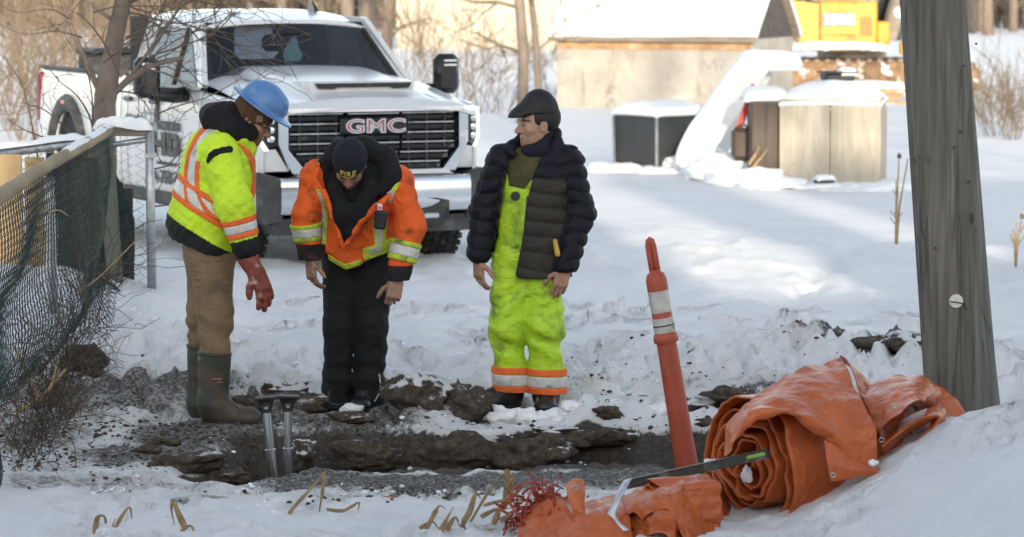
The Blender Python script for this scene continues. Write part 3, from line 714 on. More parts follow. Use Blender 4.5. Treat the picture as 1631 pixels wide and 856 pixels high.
MB().lathe([(.1,0),(.1,.5),(.12,.55),(.0,.56)], (1.9,-.9,2.5), n=10).build('exhaust', M['black'], ex)
snowcap(capfn(2.5,.35,1.30,.14,5), 20, 8, 'snow', ex).location = (1.45,-1.6,0)
MB().box((1.45,-1.6,1.26),(2.5,.36,.08)).build('catwalk', M['trackmud'], ex)
MB().lathe([(.9,0),(.9,.25)], (1.9,0,1.02), n=20).build('turntable', M['greyboom'], ex)
for sy in (-1.35, 1.35):
    q = MB(); L0, L1, zc, rr = .3, 4.6, .5, .46
    path = [(L0+(L1-L0)*k/8, zc+rr) for k in range(9)] + [(L1+rr*math.sin(w), zc+rr*math.cos(w)) for w in np.linspace(.3,PI-.3,6)] + [(L1-(L1-L0)*k/8, zc-rr) for k in range(9)] + [(L0-rr*math.sin(w), zc-rr*math.cos(w)) for w in np.linspace(.3,PI-.3,6)]
    tr_ = MB().prism(path, sy-.22, sy+.22, lambda u,v,w: (u,w,v)).build('track', M['trackmud'], ex)
    me = None
    for k in range(len(path)):
        p0 = path[k]; p1 = path[(k+1)%len(path)]
        for f in ((0,.5) if abs(p0[0]-p1[0])>.3 else (0,)):
            xq = p0[0]+(p1[0]-p0[0])*f; zq = p0[1]+(p1[1]-p0[1])*f; an = math.atan2(p1[1]-p0[1], p1[0]-p0[0])
            if me is None: o = MB().box((0,0,0),(.2,.62,.05),None,.01).build('track_shoe', M['trackmud'], tr_); me = o.data
            else: o = link('track_shoe', me, None, tr_)
            o.location = (xq, sy, zq); o.rotation_euler = (0,-an,0)
MB().box((2.9,.55,2.3),(1.3,1.2,1.7),None,.08).build('cab', M['glass_dark'], ex)
MB().box((3.55,-.5,2.3),(1.0,.5,.6),(0,-.9,0),.06).build('boom', M['greyboom'], ex)
MB().tube([(2.75,-1.0,1.5),(2.95,-1.0,2.2),(3.35,-1.0,3.4)], [.22,.26,.24], n=8).build('boom', M['greyboom'], ex)
MB().tube([(2.05,-.9,2.25),(2.45,-.9,2.9),(2.8,-.9,3.6)], [.24,.28,.25], n=8).build('boom', M['greyboom'], ex)
MB().lathe([(.14,0),(.14,.3)], (3.0,-1.3,2.2), 'y', n=12).build('pivot_pin', M['steel'], ex)
MB().tube([(3.1,-1.25,1.5),(3.5,-1.25,3.3)], .07, n=8).build('hydraulic_ram', M['steel'], ex)
MB().box((3.35,-1.2,1.28),(.65,.4,.35),None,.05).build('step_box', M['yellow'], ex)
# low timber pile in front of the excavator
tp = thing('timber_pile', 'low pile of rusty brown timbers lying on snow before the excavator', 'timber pile', ((1290-815.5)*80/FPX, 80, -.85), 0)
rt = np.random.RandomState(5)
for k in range(9):
    o = MB().box((0,0,0),(rt.uniform(1.8,2.6),.16,.12),None,.01).build('timber', M['orangewood'], tp); o.location = (1.1+rt.normal(0,.1), (k%3)*.2, .1+(k//3)*.15); o.rotation_euler = (0,rt.normal(0,.03),rt.normal(0,.08))
snowcap(capfn(2.3,.6,.5,.12,5), 16, 8, 'snow', tp).location = (1.1,.2,0)
# dry weed stalks in the yard
def weed(px, py, D, h, n, seed, label, cat='weed', head=True):
    p = P(px,py,D); rng = np.random.RandomState(seed); t = thing('dry_weed', label, cat, (p.x,p.y,p.z-.04))
    for k in range(n):
        l = rng.uniform(-.12,.14)*h; hh = h*rng.uniform(.75,1.0) if k else h
        st = MB().tube([(0,0,0),(l*.3,.01,hh*.5),(l,0,hh)], [.011,.009,.005], n=6).build('stem', M['dry'], t, True)
        if head and k == 0: chunk('seed_head', (l,0,hh), .022, M['twig'], seed, (1,1,1.3), .3, 1, st)
        for j in range(2):
            z = hh*rng.uniform(.3,.7); x = l*z/hh; MB().tube([(x,0,z),(x+rng.choice([-1,1])*.05,.01,z+.07)], .004, n=4).build('twig', M['dry'], t, True)
weed(1427,398,30.0,.86,3,3,'tall dry brown weed with two bare stalks standing left of the pole')
weed(1618,418,28.5,.42,3,8,'short grey dry weed standing in snow right of the pole')
# ------------------------------------------------------------------ pickup truck
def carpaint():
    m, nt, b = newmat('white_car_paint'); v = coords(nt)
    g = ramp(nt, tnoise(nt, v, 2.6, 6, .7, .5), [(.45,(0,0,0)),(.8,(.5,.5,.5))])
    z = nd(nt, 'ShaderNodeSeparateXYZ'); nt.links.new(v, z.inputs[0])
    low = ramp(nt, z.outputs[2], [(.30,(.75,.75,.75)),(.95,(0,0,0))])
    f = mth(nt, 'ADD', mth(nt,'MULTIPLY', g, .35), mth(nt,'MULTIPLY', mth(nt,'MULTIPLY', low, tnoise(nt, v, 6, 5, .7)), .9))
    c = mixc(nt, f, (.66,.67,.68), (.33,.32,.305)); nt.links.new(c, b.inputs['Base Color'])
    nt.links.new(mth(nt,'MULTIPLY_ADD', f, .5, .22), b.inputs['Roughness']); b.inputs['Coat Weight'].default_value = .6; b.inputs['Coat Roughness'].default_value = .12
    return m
M['paint'] = carpaint()
M['chrome'] = pm('chrome', (.78,.79,.81), .14, 1.0, var=.05, dirt=((.35,.34,.33),5,.60,.9))
M['gloss'] = pm('gloss_black', (.012,.012,.014), .18, var=.2, dirt=((.10,.10,.10),6,.58,.85))
M['trim'] = pm('grey_black_trim', (.035,.036,.039), .6, var=.2, dirt=((.17,.165,.16),5,.5,.8))
M['darkin'] = pm('dark_interior', (.012,.013,.017), .8, var=.2)
M['lens'] = pm('dark_lens', (.03,.032,.035), .12, var=.2)
M['letter'] = pm('grey_lettering', (.045,.048,.055), .5, var=.1)
M['paper'] = pm('white_paper', (.75,.77,.75), .7, var=.08)
M['teal'] = pm('pale_teal_card', (.36,.66,.60), .6, var=.15)
M['amber'] = pm('amber_marker', (.7,.24,.08), .35, var=.1)
def emis(name, col, st):
    m, nt, b = newmat(name); b.inputs['Base Color'].default_value = (*col,1); b.inputs['Emission Color'].default_value = (*col,1); b.inputs['Emission Strength'].default_value = st; return m
M['drl'] = emis('lit_running_light', (.95,.97,1.0), .6)
def glassmat(name, tint, tr):
    m = bpy.data.materials.new(name); m.use_nodes = True; nt = m.node_tree; nt.nodes.clear(); out = nd(nt, 'ShaderNodeOutputMaterial')
    a = nd(nt,'ShaderNodeBsdfTransparent'); a.inputs[0].default_value = (*tint,1); g = nd(nt,'ShaderNodeBsdfGlossy'); g.inputs['Roughness'].default_value = .03; g.inputs[0].default_value = (.9,.92,.95,1)
    fr = nd(nt,'ShaderNodeFresnel'); fr.inputs[0].default_value = 1.5; ml = nd(nt,'ShaderNodeMath',operation='MULTIPLY_ADD'); ml.inputs[1].default_value = .9; ml.inputs[2].default_value = tr
    nt.links.new(fr.outputs[0], ml.inputs[0]); mx = nd(nt,'ShaderNodeMixShader'); nt.links.new(ml.outputs[0], mx.inputs[0]); nt.links.new(a.outputs[0], mx.inputs[1]); nt.links.new(g.outputs[0], mx.inputs[2]); nt.links.new(mx.outputs[0], out.inputs[0]); return m
M['winglass'] = glassmat('window_glass', (.50,.54,.58), .02)
YAW = R(23.8)
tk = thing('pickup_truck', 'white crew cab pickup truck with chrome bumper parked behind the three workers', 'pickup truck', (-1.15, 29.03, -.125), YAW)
def sidex(z, y):
    x = np.interp(z, [.35,.5,.65,1.0,1.28,1.42,1.5,1.6], [.95,.985,1.012,1.025,1.018,1.0,.978,.965])
    return x*(1-.07*(1-float(sst(-.05,.55,y)))**2) 
def panel(name, y0, y1, z0f, z1f, arch=None, mat='paint', step=.045, both=(-1,1), parent=None, off=0.0):
    res = []
    for s in both:
        ny = max(2,int((y1-y0)/step)); nz = 22; V = []; F = []; 
        ysn = np.linspace(y0,y1,ny+1)
        Yv = np.zeros((ny+1,nz+1)); Zv = np.zeros((ny+1,nz+1))
        for i,y in enumerate(ysn):
            a = z0f(y) if callable(z0f) else z0f; b = z1f(y) if callable(z1f) else z1f
            for j in range(nz+1): Yv[i,j] = y; Zv[i,j] = a+(b-a)*j/nz
        keep = np.ones((ny,nz),bool)
        if arch:
            ac, az, ar, aw = arch[:4]; ah = arch[4] if len(arch) > 4 else 1.0
            d = np.sqrt(((Yv-ac)/aw)**2+((Zv-az)/ah)**2)
            cy = .25*(d[:-1,:-1]+d[1:,:-1]+d[:-1,1:]+d[1:,1:]); keep = cy > ar
            used = np.zeros_like(d,bool); used[:-1,:-1]|=keep; used[1:,:-1]|=keep; used[:-1,1:]|=keep; used[1:,1:]|=keep
            rem = np.zeros_like(d,bool); rem[:-1,:-1]|=~keep; rem[1:,:-1]|=~keep; rem[:-1,1:]|=~keep; rem[1:,1:]|=~keep
            bd = used&rem; k = ar/np.maximum(d,1e-6)
            Yv = np.where(bd, ac+(Yv-ac)*k, Yv); Zv = np.where(bd, az+(Zv-az)*k, Zv)
        V = [(s*(sidex(Zv[i,j],Yv[i,j])+off), Yv[i,j], Zv[i,j]) for i in range(ny+1) for j in range(nz+1)]
        F = [[i*(nz+1)+j,(i+1)*(nz+1)+j,(i+1)*(nz+1)+j+1,i*(nz+1)+j+1] for i in range(ny) for j in range(nz) if keep[i,j]]
        if s < 0: F = [f[::-1] for f in F]
        o = mk(name, V, F, M[mat], parent or tk, True); solid(o, .03, -1); res.append(o)
    return res
def ftop(y): return 1.40 + .07*float(sst(0,1.6,y)) + .012
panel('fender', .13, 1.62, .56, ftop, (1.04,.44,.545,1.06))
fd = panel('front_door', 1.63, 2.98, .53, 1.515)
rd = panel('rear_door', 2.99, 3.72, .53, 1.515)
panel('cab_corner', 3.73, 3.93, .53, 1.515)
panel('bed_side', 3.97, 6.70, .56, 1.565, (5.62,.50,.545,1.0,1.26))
for s in (-1,1):
    MB().box((s*.99,2.75,.49),(.06,2.25,.12),None,.02).build('rocker_panel', M['trim'], tk)
    for yc, zc, zk, tw in ((1.04,.44,1.0,.062),(5.62,.50,1.26,.085)):
        q = MB(); pts = [(s*1.035, yc+.60*math.cos(w)*1.05, zc+.595*zk*math.sin(w)) for w in np.linspace(-.1,PI+.1,22)]
        q.tube(pts, tw, n=8, flat=.5); fl = q.build('wheel_arch_flare', M['trim'], tk, True)
        MB().box((s*1.07,yc+.02,zc+.597*zk),(.02,.09,.035),None,.005).build('marker_lamp', M['amber'], fl)
        q = MB(); q.prism([(yc+.56*math.cos(w), zc+.56*zk*math.sin(w)) for w in np.linspace(0,PI,16)], .48, .97, lambda u,v,w: (s*w,u,v)); q.build('wheel_well', M['darkin'], tk)
# tail, bed
MB().box((0,6.70,1.05),(1.94,.05,.95),None,.02).build('tailgate', M['paint'], tk)
MB().box((0,6.82,.62),(1.95,.2,.22),None,.03).build('rear_bumper', M['chrome'], tk)
MB().box((0,4.0,1.1),(1.86,.04,.9)).build('bed_front', M['paint'], tk)
MB().box((0,5.3,.78),(1.86,2.7,.05)).build('bed_floor', M['trim'], tk)
M['taillight'] = pm('red_tail_lamp', (.13,.012,.010), .25, var=.1)
for s in (-1,1):
    MB().box((s*.985,6.66,1.27),(.09,.12,.50),None,.02).build('tail_lamp', M['taillight'], tk)
    MB().box((s*.955,5.33,1.572),(.10,2.72,.03),None,.01).build('bed_rail', M['trim'], tk)
# things on the bed
bx = thing('tool_box', 'dark tool box sitting in the bed behind the cab', 'tool box', tuple(tk.matrix_basis @ Vector((-.45,5.9,.815))), YAW)
MB().box((0,0,.45),(.6,.6,.9),None,.03).build('body', M['trim'], bx); MB().box((0,0,.93),(.64,.64,.06),None,.02).build('lid', M['black'], bx)
# hood
def hoodz(x, y):
    a = abs(x); base = 1.415 + .205*float(sst(-.25,1.75,y)) 
    base += .055*(1-float(sst(.50,.66,a)))*float(sst(.02,.5,y)) + .03*(1-float(sst(.0,.9,a)))
    base -= .05*float(sst(.72,.98,a)) + .10*max(0,a-.9)*4*.3
    nose = (1-float(sst(-.02,.16,y))); base -= .075*nose**1.5
    if .34 < y < .52 and a < .46: base += .035*float(sst(.34,.5,y))*(1-float(sst(.40,.46,a)))
    return base
def hood(u, v):
    y = .0 + 2.02*v; xm = .995*(1-.06*(1-float(sst(-.05,.55,y)))**2)
    x = xm*(2*u-1); y2 = y - .05*(1-((x/xm)**2))*(1-v) + .02*v*0; return (x, y2 - .13*(1-(x)**2)*v*0, hoodz(x, y))
MB().grid(hood, 60, 60).build('hood', M['paint'], tk, True)
sc_ = MB()
sc_.prism([(-.44,1.598),(.44,1.598),(.41,1.552),(.27,1.548),(.24,1.562),(-.24,1.562),(-.27,1.548),(-.41,1.552)], .27, .36, lambda u,v,w: (u,w,v-.005))
sc_.build('hood_scoop', M['gloss'], tk)
MB().prism([(-.48,1.606),(.48,1.606),(.46,1.505),(-.46,1.505)], .300, .90, lambda u,v,w: (u,w,v-(.0 if w<.5 else .012)-.003)).build('scoop_shroud', M['paint'], tk)
# front: grille
gz0, gz1 = .865, 1.365
def frontY(x): return .02 + .16*abs(x)**3
gb = MB(); gb.prism([(-.77,gz1),(.77,gz1),(.77,1.06),(.60,gz0),(-.60,gz0),(-.77,1.06)], .10, .16, lambda u,v,w: (u,w+.04*abs(u),v))
gr_ = gb.build('grille', M['darkin'], tk)
for k in range(6):
    z = gz1-.045-k*.083; hw = min(.755, .755-(1.06-z)*.87 if z<1.06 else .755)
    for a,b in ((-hw,-hw/3-.01),(-hw/3+.01,hw/3-.01),(hw/3+.01,hw)):
        MB().prism([(0,-.024),(.045,-.03),(.05,.0),(.03,.024),(0,.018)], a, b, lambda u,v,w: (w, .10-u+.05*abs(w), z+v)).build('grille_bar', M['gloss'], gr_)
        MB().box(((a+b)/2, .05+.05*abs((a+b)/2), z+.024),(b-a-.02,.012,.010)).build('bar_edge', M['steel'], gr_)
for k in range(-4,5):
    x = k*.165; q = MB(); q.box((x,.085,1.12 if abs(x)<.6 else 1.2),(.012,.03,.48 if abs(x)<.6 else .3)); q.build('grille_divider', M['trim'], gr_)
MB().box((0,.035,1.245),(.62,.05,.15),None,.02).build('badge_plate', M['gloss'], gr_)
text_mesh('badge', 'GMC', .158, M['chrome'], gr_, lambda x,y,z: (x-.0, .005-z, 1.187+y), bold=.007, depth=.010, sx=1.52, sp=1.04, align='CENTER')
M['badgered'] = pm('red_badge_fill', (.42,.05,.05), .35, var=.1)
text_mesh('badge_fill', 'GMC', .158, M['badgered'], gr_, lambda x,y,z: (x, -.006-z, 1.187+y), bold=-.003, depth=.003, sx=1.52, sp=1.04, align='CENTER')
for s in (-1,1):
    q = MB(); pl = [(.775,1.385),(.86,1.36),(.86,1.10),(.74,.85),(.61,.85),(.775,1.05)]
    q.prism(pl, .0, .12, lambda u,v,w: (s*u, w+.04*u*u, v)); q.build('grille_surround', M['chrome'], tk)
    q = MB(); q.prism([(.862,1.355),(.95,1.35),(.985,1.33),(.985,1.10),(.965,1.06),(.862,1.08)], .06,.22, lambda u,v,w: (s*u, w+.9*max(0,u-.90), v)); hl = q.build('headlight', M['lens'], tk)
    q = MB(); q.prism([(.85,1.392),(.99,1.382),(1.0,1.37),(1.0,1.355),(.85,1.368)], .03,.08, lambda u,v,w: (s*u, w+.9*max(0,u-.90), v))
    q.prism([(.980,1.35),(1.0,1.352),(1.0,1.12),(.955,1.04),(.935,1.045),(.980,1.13)], .03,.08, lambda u,v,w: (s*u, w+.9*max(0,u-.90), v)); q.build('running_light', M['drl'], hl)
    for k in range(3): MB().lathe([(.0,-.004),(.026,0),(.03,.02)], (s*.915,.045,1.29-k*.075), 'y', 14).build('lamp_lens', M['chrome'], hl)
    q = MB(); q.prism([(.865,1.055),(.99,1.04),(1.0,.86),(.62,.86),(.75,.87)], .05,.2, lambda u,v,w: (s*u, w+.05*u+.7*max(0,u-.88), v)); q.build('front_corner', M['paint'], tk)
MB().prism([(-.80,1.395),(.80,1.395),(.79,1.362),(-.79,1.362)], -.035, .10, lambda u,v,w: (u,w+.04*u*u,v)).build('grille_lip', M['chrome'], tk)
MB().prism([(-.66,.865),(.66,.865),(.70,.825),(-.70,.825)], -.01, .10, lambda u,v,w: (u,w+.04*u*u,v)).build('grille_lip', M['paint'], tk)
# bumper
def bumper(u, v):
    x = 1.72*(u-.5); a = 2*PI*v; return (x, -.06+.10*x*x+.05*math.cos(a)*(1 if math.cos(a)>0 else 1.0), .66+.155*math.copysign(abs(math.sin(a))**.55, math.sin(a)) )
bp = MB(); bp.grid(bumper, 40, 24); fb = bp.build('front_bumper', M['chrome'], tk, True)
MB().prism([(-.80,.80),(.80,.80),(.80,.822),(-.80,.822)], -.05,.1, lambda u,v,w: (u,w+.08*u*u,v)).build('bumper_gap', M['gloss'], tk)
for s in (-1,1):
    MB().prism([(.80,.80),(.985,.86),(1.03,.86),(1.03,.50),(.97,.42),(.84,.46),(.84,.60)], -.035,.35, lambda u,v,w: (s*u, w+.03+.6*max(0,u-.86), v)).build('bumper_corner', M['trim'], tk)
MB().prism([(-.52,.625),(.52,.625),(.64,.60),(.64,.47),(.55,.40),(-.55,.40),(-.64,.47),(-.64,.60)], -.118,-.05, lambda u,v,w: (u,w+.10*u*u,v)).build('lower_intake', M['gloss'], tk)
for s in (-1,1):
    f = MB().box((s*.47,-.10,.475),(.14,.03,.045),None,.012).build('fog_lamp', M['chrome'], tk)
MB().prism([(-.86,.47),(.86,.47),(.92,.42),(.88,.33),(-.88,.33),(-.92,.42)], -.02,.25, lambda u,v,w: (u,w+.10*u*u,v)).build('air_dam', M['trim'], tk)
MB().box((0,-.135,.50),(.34,.02,.12),None,.01).build('licence_plate_bracket', M['trim'], tk)
for s in (-.30,.30): MB().tube([(s,-.02,.38),(s,-.10,.36),(s,-.12,.41),(s,-.05,.44)], .018, n=8).build('tow_hook', M['black'], tk, True)
# floor / underbody so no light shows through
MB().box((0,3.4,.52),(1.75,6.2,.2)).build('underbody', M['darkin'], tk)
MB().box((0,.62,.95),(1.2,.9,.75)).build('engine_bay', M['darkin'], tk)
# cab upper: pillars and roof
def gx(z): return np.interp(z, [1.50,1.60,2.08,2.16],[.968,.945,.795,.74])
strips = {'a_pillar':[(1.74,1.52),(1.90,1.52),(2.50,2.03),(2.50,2.12),(2.40,2.115)], 'b_pillar':[(2.60,1.52),(2.76,1.52),(2.74,2.03),(2.62,2.03)],
          'c_pillar':[(3.62,1.52),(3.93,1.52),(3.80,2.12),(3.50,2.12),(3.50,2.03)], 'roof_rail':[(2.5,2.03),(3.50,2.03),(3.50,2.12),(2.50,2.12)]}
for s in (-1,1):
    for n_, pl in strips.items():
        MB().prism(pl, -.05, 0.0, lambda u,v,w: (s*(gx(v)+w), u, v)).build(n_, M['gloss' if n_ == 'b_pillar' else 'paint'], tk)
    for pl in ([(1.90,1.52),(2.60,1.52),(2.62,2.03),(2.50,2.03)], [(2.76,1.52),(3.62,1.52),(3.50,2.03),(2.74,2.03)]):
        MB().prism(pl, -.03, -.022, lambda u,v,w: (s*(gx(v)+w), u, v)).build('side_window', M['winglass'], tk)
    MB().prism([(1.74,1.50),(3.93,1.50),(3.93,1.525),(1.74,1.525)], -.02, .012, lambda u,v,w: (s*(gx(v)+w), u, v)).build('belt_trim', M['gloss'], tk)
    MB().prism([(1.88,1.52),(1.93,1.52),(2.53,2.03),(2.49,2.03)], -.03, .006, lambda u,v,w: (s*(gx(v)+w), u, v)).build('window_trim', M['gloss'], tk)
def roof(u, v):
    x = .80*(2*u-1); y = 2.36+1.50*v; e = (x/.80)**2
    return (x, y+.06*e*(1-v), 2.085 + .105*math.sin(min(1,v*1.7+.02)*PI/2)*(1-.0*e) - .075*e*e - .03*max(0,v-.7))
o = MB().grid(roof, 30, 24).build('roof', M['paint'], tk, True); solid(o, .04, -1)
def ws(u, v, off=0):
    a = 2*u-1; x = a*(.885-.135*v); return (x, 1.70+.17*a*a + v*(.70-.08*a*a) - off, 1.575 + v*.515 - .015*a*a)
MB().grid(ws, 24, 12).build('windshield', M['winglass'], tk, True)
def band(f):
    q = MB(); q.grid(f, 24, 4); return q
b1 = band(lambda u,v: ws(u, v*.09, .006)); b1.grid(lambda u,v: ws(u, .94+v*.06, .006), 24, 3)
b1.grid(lambda u,v: ws(u*.035, v, .006), 3, 12); b1.grid(lambda u,v: ws(.965+u*.035, v, .006), 3, 12); b1.build('windshield_border', M['black'], tk, True)
for s in (-1,1):
    MB().tube([tuple(np.array(ws(.5+s*.502, v))+np.array([s*.02,.0,.0])) for v in np.linspace(-.02,1.0,8)], .04, n=8, flat=.8).build('a_pillar', M['paint'], tk, True)
MB().grid(lambda u,v: (lambda q: (q[0], q[1]-.02-.10*v, q[2]-.03-.03*v))(ws(u,0)), 24, 3).build('cowl', M['black'], tk, True)
for x0_, x1_ in ((-.55,.02),(.10,.66)):
    p0 = ws(.5+x0_/1.77, .03, .03); p1 = ws(.5+x1_/1.77, .10 if x0_>0 else .035, .03)
    MB().tube([p1,((p0[0]+p1[0])/2,(p0[1]+p1[1])/2-.01,(p0[2]+p1[2])/2+.012),p0], .013, n=6).build('wiper', M['black'], tk, True)
MB().prism([(-.10,0),(.12,0),(.06,.10),(.02,.10)], -.02,.02, lambda u,v,w: (.46+w*(1-v*7)+.03*0, 2.95+u, 2.165+v)).build('antenna_fin', M['gloss'], tk)
# interior
it = MB(); it.box((0,2.02,1.42),(1.66,.5,.22),None,.06).build('dashboard', M['darkin'], tk)
MB().box((0,3.1,1.0),(1.76,2.0,.06)).build('cab_floor', M['darkin'], tk)
for sx in (-.42,.42):
    st = MB().box((sx,2.95,1.45),(.52,.18,.72),(-.12,0,0),.08).build('seat', M['darkin'], tk); MB().box((sx,3.02,1.92),(.30,.12,.22),None,.05).build('headrest', M['darkin'], st)
    MB().box((sx,3.62,1.86),(.28,.1,.16),None,.04).build('headrest', M['darkin'], tk)
MB().box((0,3.62,1.40),(1.5,.16,.62),None,.06).build('rear_seat', M['darkin'], tk)
for (a,b,c,d) in ((-.95,-.62,1.5,2.12),(.62,.95,1.5,2.12),(-.62,.62,2.03,2.12),(-.08,.02,1.6,2.05)):
    MB().box(((a+b)/2,3.84-.0*c,(c+d)/2),(b-a-.004,.04,d-c)).build('cab_back_frame', M['darkin'], tk)
MB().box((0,3.84,1.32),(1.7,.04,.36)).build('cab_back', M['paint'], tk)
MB().box((0,3.85,1.76),(1.22,.008,.52)).build('rear_window', M['winglass'], tk)
q = MB(); q.tube([(.42+.19*math.cos(w), 2.35+.05*math.sin(w), 1.58+.19*math.sin(w)) for w in np.linspace(0,2*PI,20)], .017, n=6, cap=False); q.box((.42,2.36,1.58),(.16,.06,.12),None,.03); q.build('steering_wheel', M['darkin'], tk, True)
MB().box((0,2.30,2.0),(.28,.1,.12),None,.04).build('rear_view_mirror', M['darkin'], tk)
MB().prism([(-.06,0),(.07,0),(.10,.05),(.06,.13),(.05,.2),(.02,.22),(-.01,.2),(-.06,.12),(-.08,.05)], -.004,.004, lambda u,v,w: (.02+u,2.27+w,1.73+v)).build('air_freshener', M['teal'], tk)
MB().box((.62,1.92,1.575),(.22,.12,.012),(.25,.05,.2)).build('dash_paper', M['paper'], tk)
MB().box((.50,1.90,1.58),(.14,.1,.014),(.35,-.05,.6)).build('dash_paper', M['paper'], tk)
MB().box((.02,1.86,1.575),(.18,.08,.012),(.3,0,-.2)).build('dash_paper', M['paper'], tk)
# mirrors
for s in (-1,1):
    mr = MB().box((s*1.42,1.86,1.61),(.235,.15,.36),(0,0,s*-.06),.05).build('side_mirror', M['gloss'], tk, auto=40)
    MB().box((s*1.43,1.776,1.73),(.12,.01,.018)).build('mirror_marker', M['paper'], mr); MB().box((s*1.43,1.776,1.69),(.12,.01,.018)).build('mirror_marker', M['paper'], mr)
    MB().tube([(s*.95,1.98,1.44),(s*1.12,1.97,1.42),(s*1.38,1.86,1.46)], [.05,.045,.05], n=8).build('mirror_arm', M['black'], tk, True)
    MB().tube([(s*.95,2.0,1.50),(s*1.12,1.98,1.48),(s*1.38,1.88,1.49)], [.035,.03,.035], n=8).build('mirror_arm', M['black'], tk, True)
# handles, lettering on the passenger side
for y in (2.86, 3.62):
    MB().box((-1.04,y,1.36),(.035,.22,.05),None,.015).build('door_handle', M['gloss'], tk)
    MB().box((1.04,y,1.36),(.035,.22,.05),None,.015).build('door_handle', M['gloss'], tk)
def onside(y0, z0, shear=0.0): return lambda x,y,z: (-(sidex(z0+y, 2.4)+.018)-z, y0-x-shear*y, z0+y)
df = fd[0]
text_mesh('lettering', 'ccurate', .165, M['letter'], df, onside(2.70,1.115), bold=.005, depth=.002, sx=1.18, sp=.97)
text_mesh('lettering', 'A', .42, M['letter'], df, onside(2.96,1.115,.22), bold=.010, depth=.002, sx=.85)
f_s = onside(2.93,.88); q = MB()
for poly in ([(0,0),(.13,0),(.13,.215),(0,.215)],[(.29,0),(.42,0),(.42,.215),(.29,.215)],[(.13,.085),(.29,.085),(.29,.135),(.13,.135)],[(.47,0),(.60,0),(.60,.215),(.47,.215)]): q.prism(poly, 0, .004, lambda u,v,w: f_s(u,v,w))
oa = [(.60+.22*math.sin(w)**.8 if w < PI else .60, .1075-.1075*math.cos(w)) for w in np.linspace(0,PI,13)]; ia = [(.60+.10*math.sin(w)**.8, .1075-.060*math.cos(w)) for w in np.linspace(0,PI,13)]
for k in range(12): q.prism([oa[k],oa[k+1],ia[k+1],ia[k]], 0, .004, lambda u,v,w: f_s(u,v,w))
q.build('lettering', M['letter'], df)
text_mesh('lettering', 'Contamination Control', .050, M['letter'], df, onside(2.80,.80), bold=.001, depth=.002, sx=1.2)
text_mesh('lettering', 'A-750-4', .165, M['letter'], df, onside(2.93,.63), bold=.005, depth=.002, sx=1.35)
text_mesh('lettering', '4 5 Diamond Bus Svc', .085, M['letter'], rd[0], onside(3.70,1.16), bold=.002, depth=.002, sx=.80)
M['mud'] = pm('road_grime', (.36,.34,.31), .9, var=.3, vs=9)
# wheels
def wheel(x, y, s):
    w = MB(); w.lathe([(.26,-.155),(.37,-.17),(.405,-.15),(.415,-.10),(.415,.10),(.405,.15),(.37,.17),(.26,.155)], (x,y,.42), 'x', 40); wh = w.build('wheel', M['rubber'], tk, True)
    rm = MB(); rm.lathe([(.265,-.12),(.265,.12*1)], (x,y,.42), 'x', 28); rm.lathe([(.0,s*.06),(.10,s*.075),(.11,s*.10),(.0,s*.12)], (x,y,.42), 'x', 18); rm.build('rim', M['steel'], wh, False, 35)
    tr_ = MB(); rg = np.random.RandomState(4)
    for k in range(34):
        a0 = 2*PI*k/34
        for j,(xo,wd) in enumerate(((-.142,.055),(-.068,.06),(.0,.055),(.068,.06),(.142,.055))):
            a = a0 + (j%2)*PI/34; c = (x+xo, y+.418*math.sin(a), .42+.418*math.cos(a)); tr_.box(c, (wd,.052,.022), (-a,0,.2*(1 if j%2 else -1)), .004)
    tr_.build('tread', M['rubber'], wh)
    for k in range(8):
        a = 2*PI*k/8; MB().lathe([(.016,0),(.016,s*.03)], (x+s*.075, y+.075*math.sin(a), .42+.075*math.cos(a)), 'x', 6).build('lug_nut', M['chrome'], wh)
for s in (-1,1):
    wheel(s*.90, 1.04, s); wheel(s*.885, 5.62, s)
MB().tube([(-.8,1.04,.42),(.8,1.04,.42)], .06, n=8).build('axle', M['black'], tk); MB().tube([(-.8,5.62,.42),(.8,5.62,.42)], .06, n=8).build('axle', M['black'], tk)

# the cab sits a little further forward and wider than first laid out
_cab = {'a_pillar','b_pillar','c_pillar','roof_rail','side_window','belt_trim','window_trim','roof','windshield','windshield_border','cowl','wiper','antenna_fin','cab_back','cab_back_frame','rear_window','rear_view_mirror','air_freshener','dash_paper','dashboard','steering_wheel'}
for o in tk.children:
    if o.name.split('.')[0] in _cab:
        for v in o.data.vertices: v.co.x *= 1.045; v.co.y -= .17
# ------------------------------------------------------------------ small helpers for cloth sheets
def crom(pts, n):
    pts = np.array(pts, float); m = len(pts); out = []
    for t in np.linspace(0, m-1-1e-6, n):
        i = int(t); f = t-i; p0 = pts[max(i-1,0)]; p1 = pts[i]; p2 = pts[min(i+1,m-1)]; p3 = pts[min(i+2,m-1)]
        out.append(.5*((2*p1)+(-p0+p2)*f+(2*p0-5*p1+4*p2-p3)*f*f+(-p0+3*p1-3*p2+p3)*f**3))
    return np.array(out)
def gridmesh(name, Pg, mat, parent, th=.004, attrs=None):
    nu, nv = Pg.shape[:2]; i, j = np.meshgrid(np.arange(nu-1), np.arange(nv-1), indexing='ij')
    F = np.stack([i*nv+j,(i+1)*nv+j,(i+1)*nv+j+1,i*nv+j+1],-1).reshape(-1,4)
    o = mk(name, Pg.reshape(-1,3), F, mat, parent, True, attrs)
    if th: solid(o, th, 0)
    return o
def normals(Pg):
    a = np.gradient(Pg, axis=0); b = np.gradient(Pg, axis=1); n = np.cross(a, b); return n/(np.linalg.norm(n,axis=-1)[...,None]+1e-9)
def ridged(x, y, z, o=3):
    t = 0; a = 1
    for k in range(o): t = t + a*(1-2*np.abs(noise(x*2**k+7*k, y*2**k, z*2**k))); a *= .5
    return t
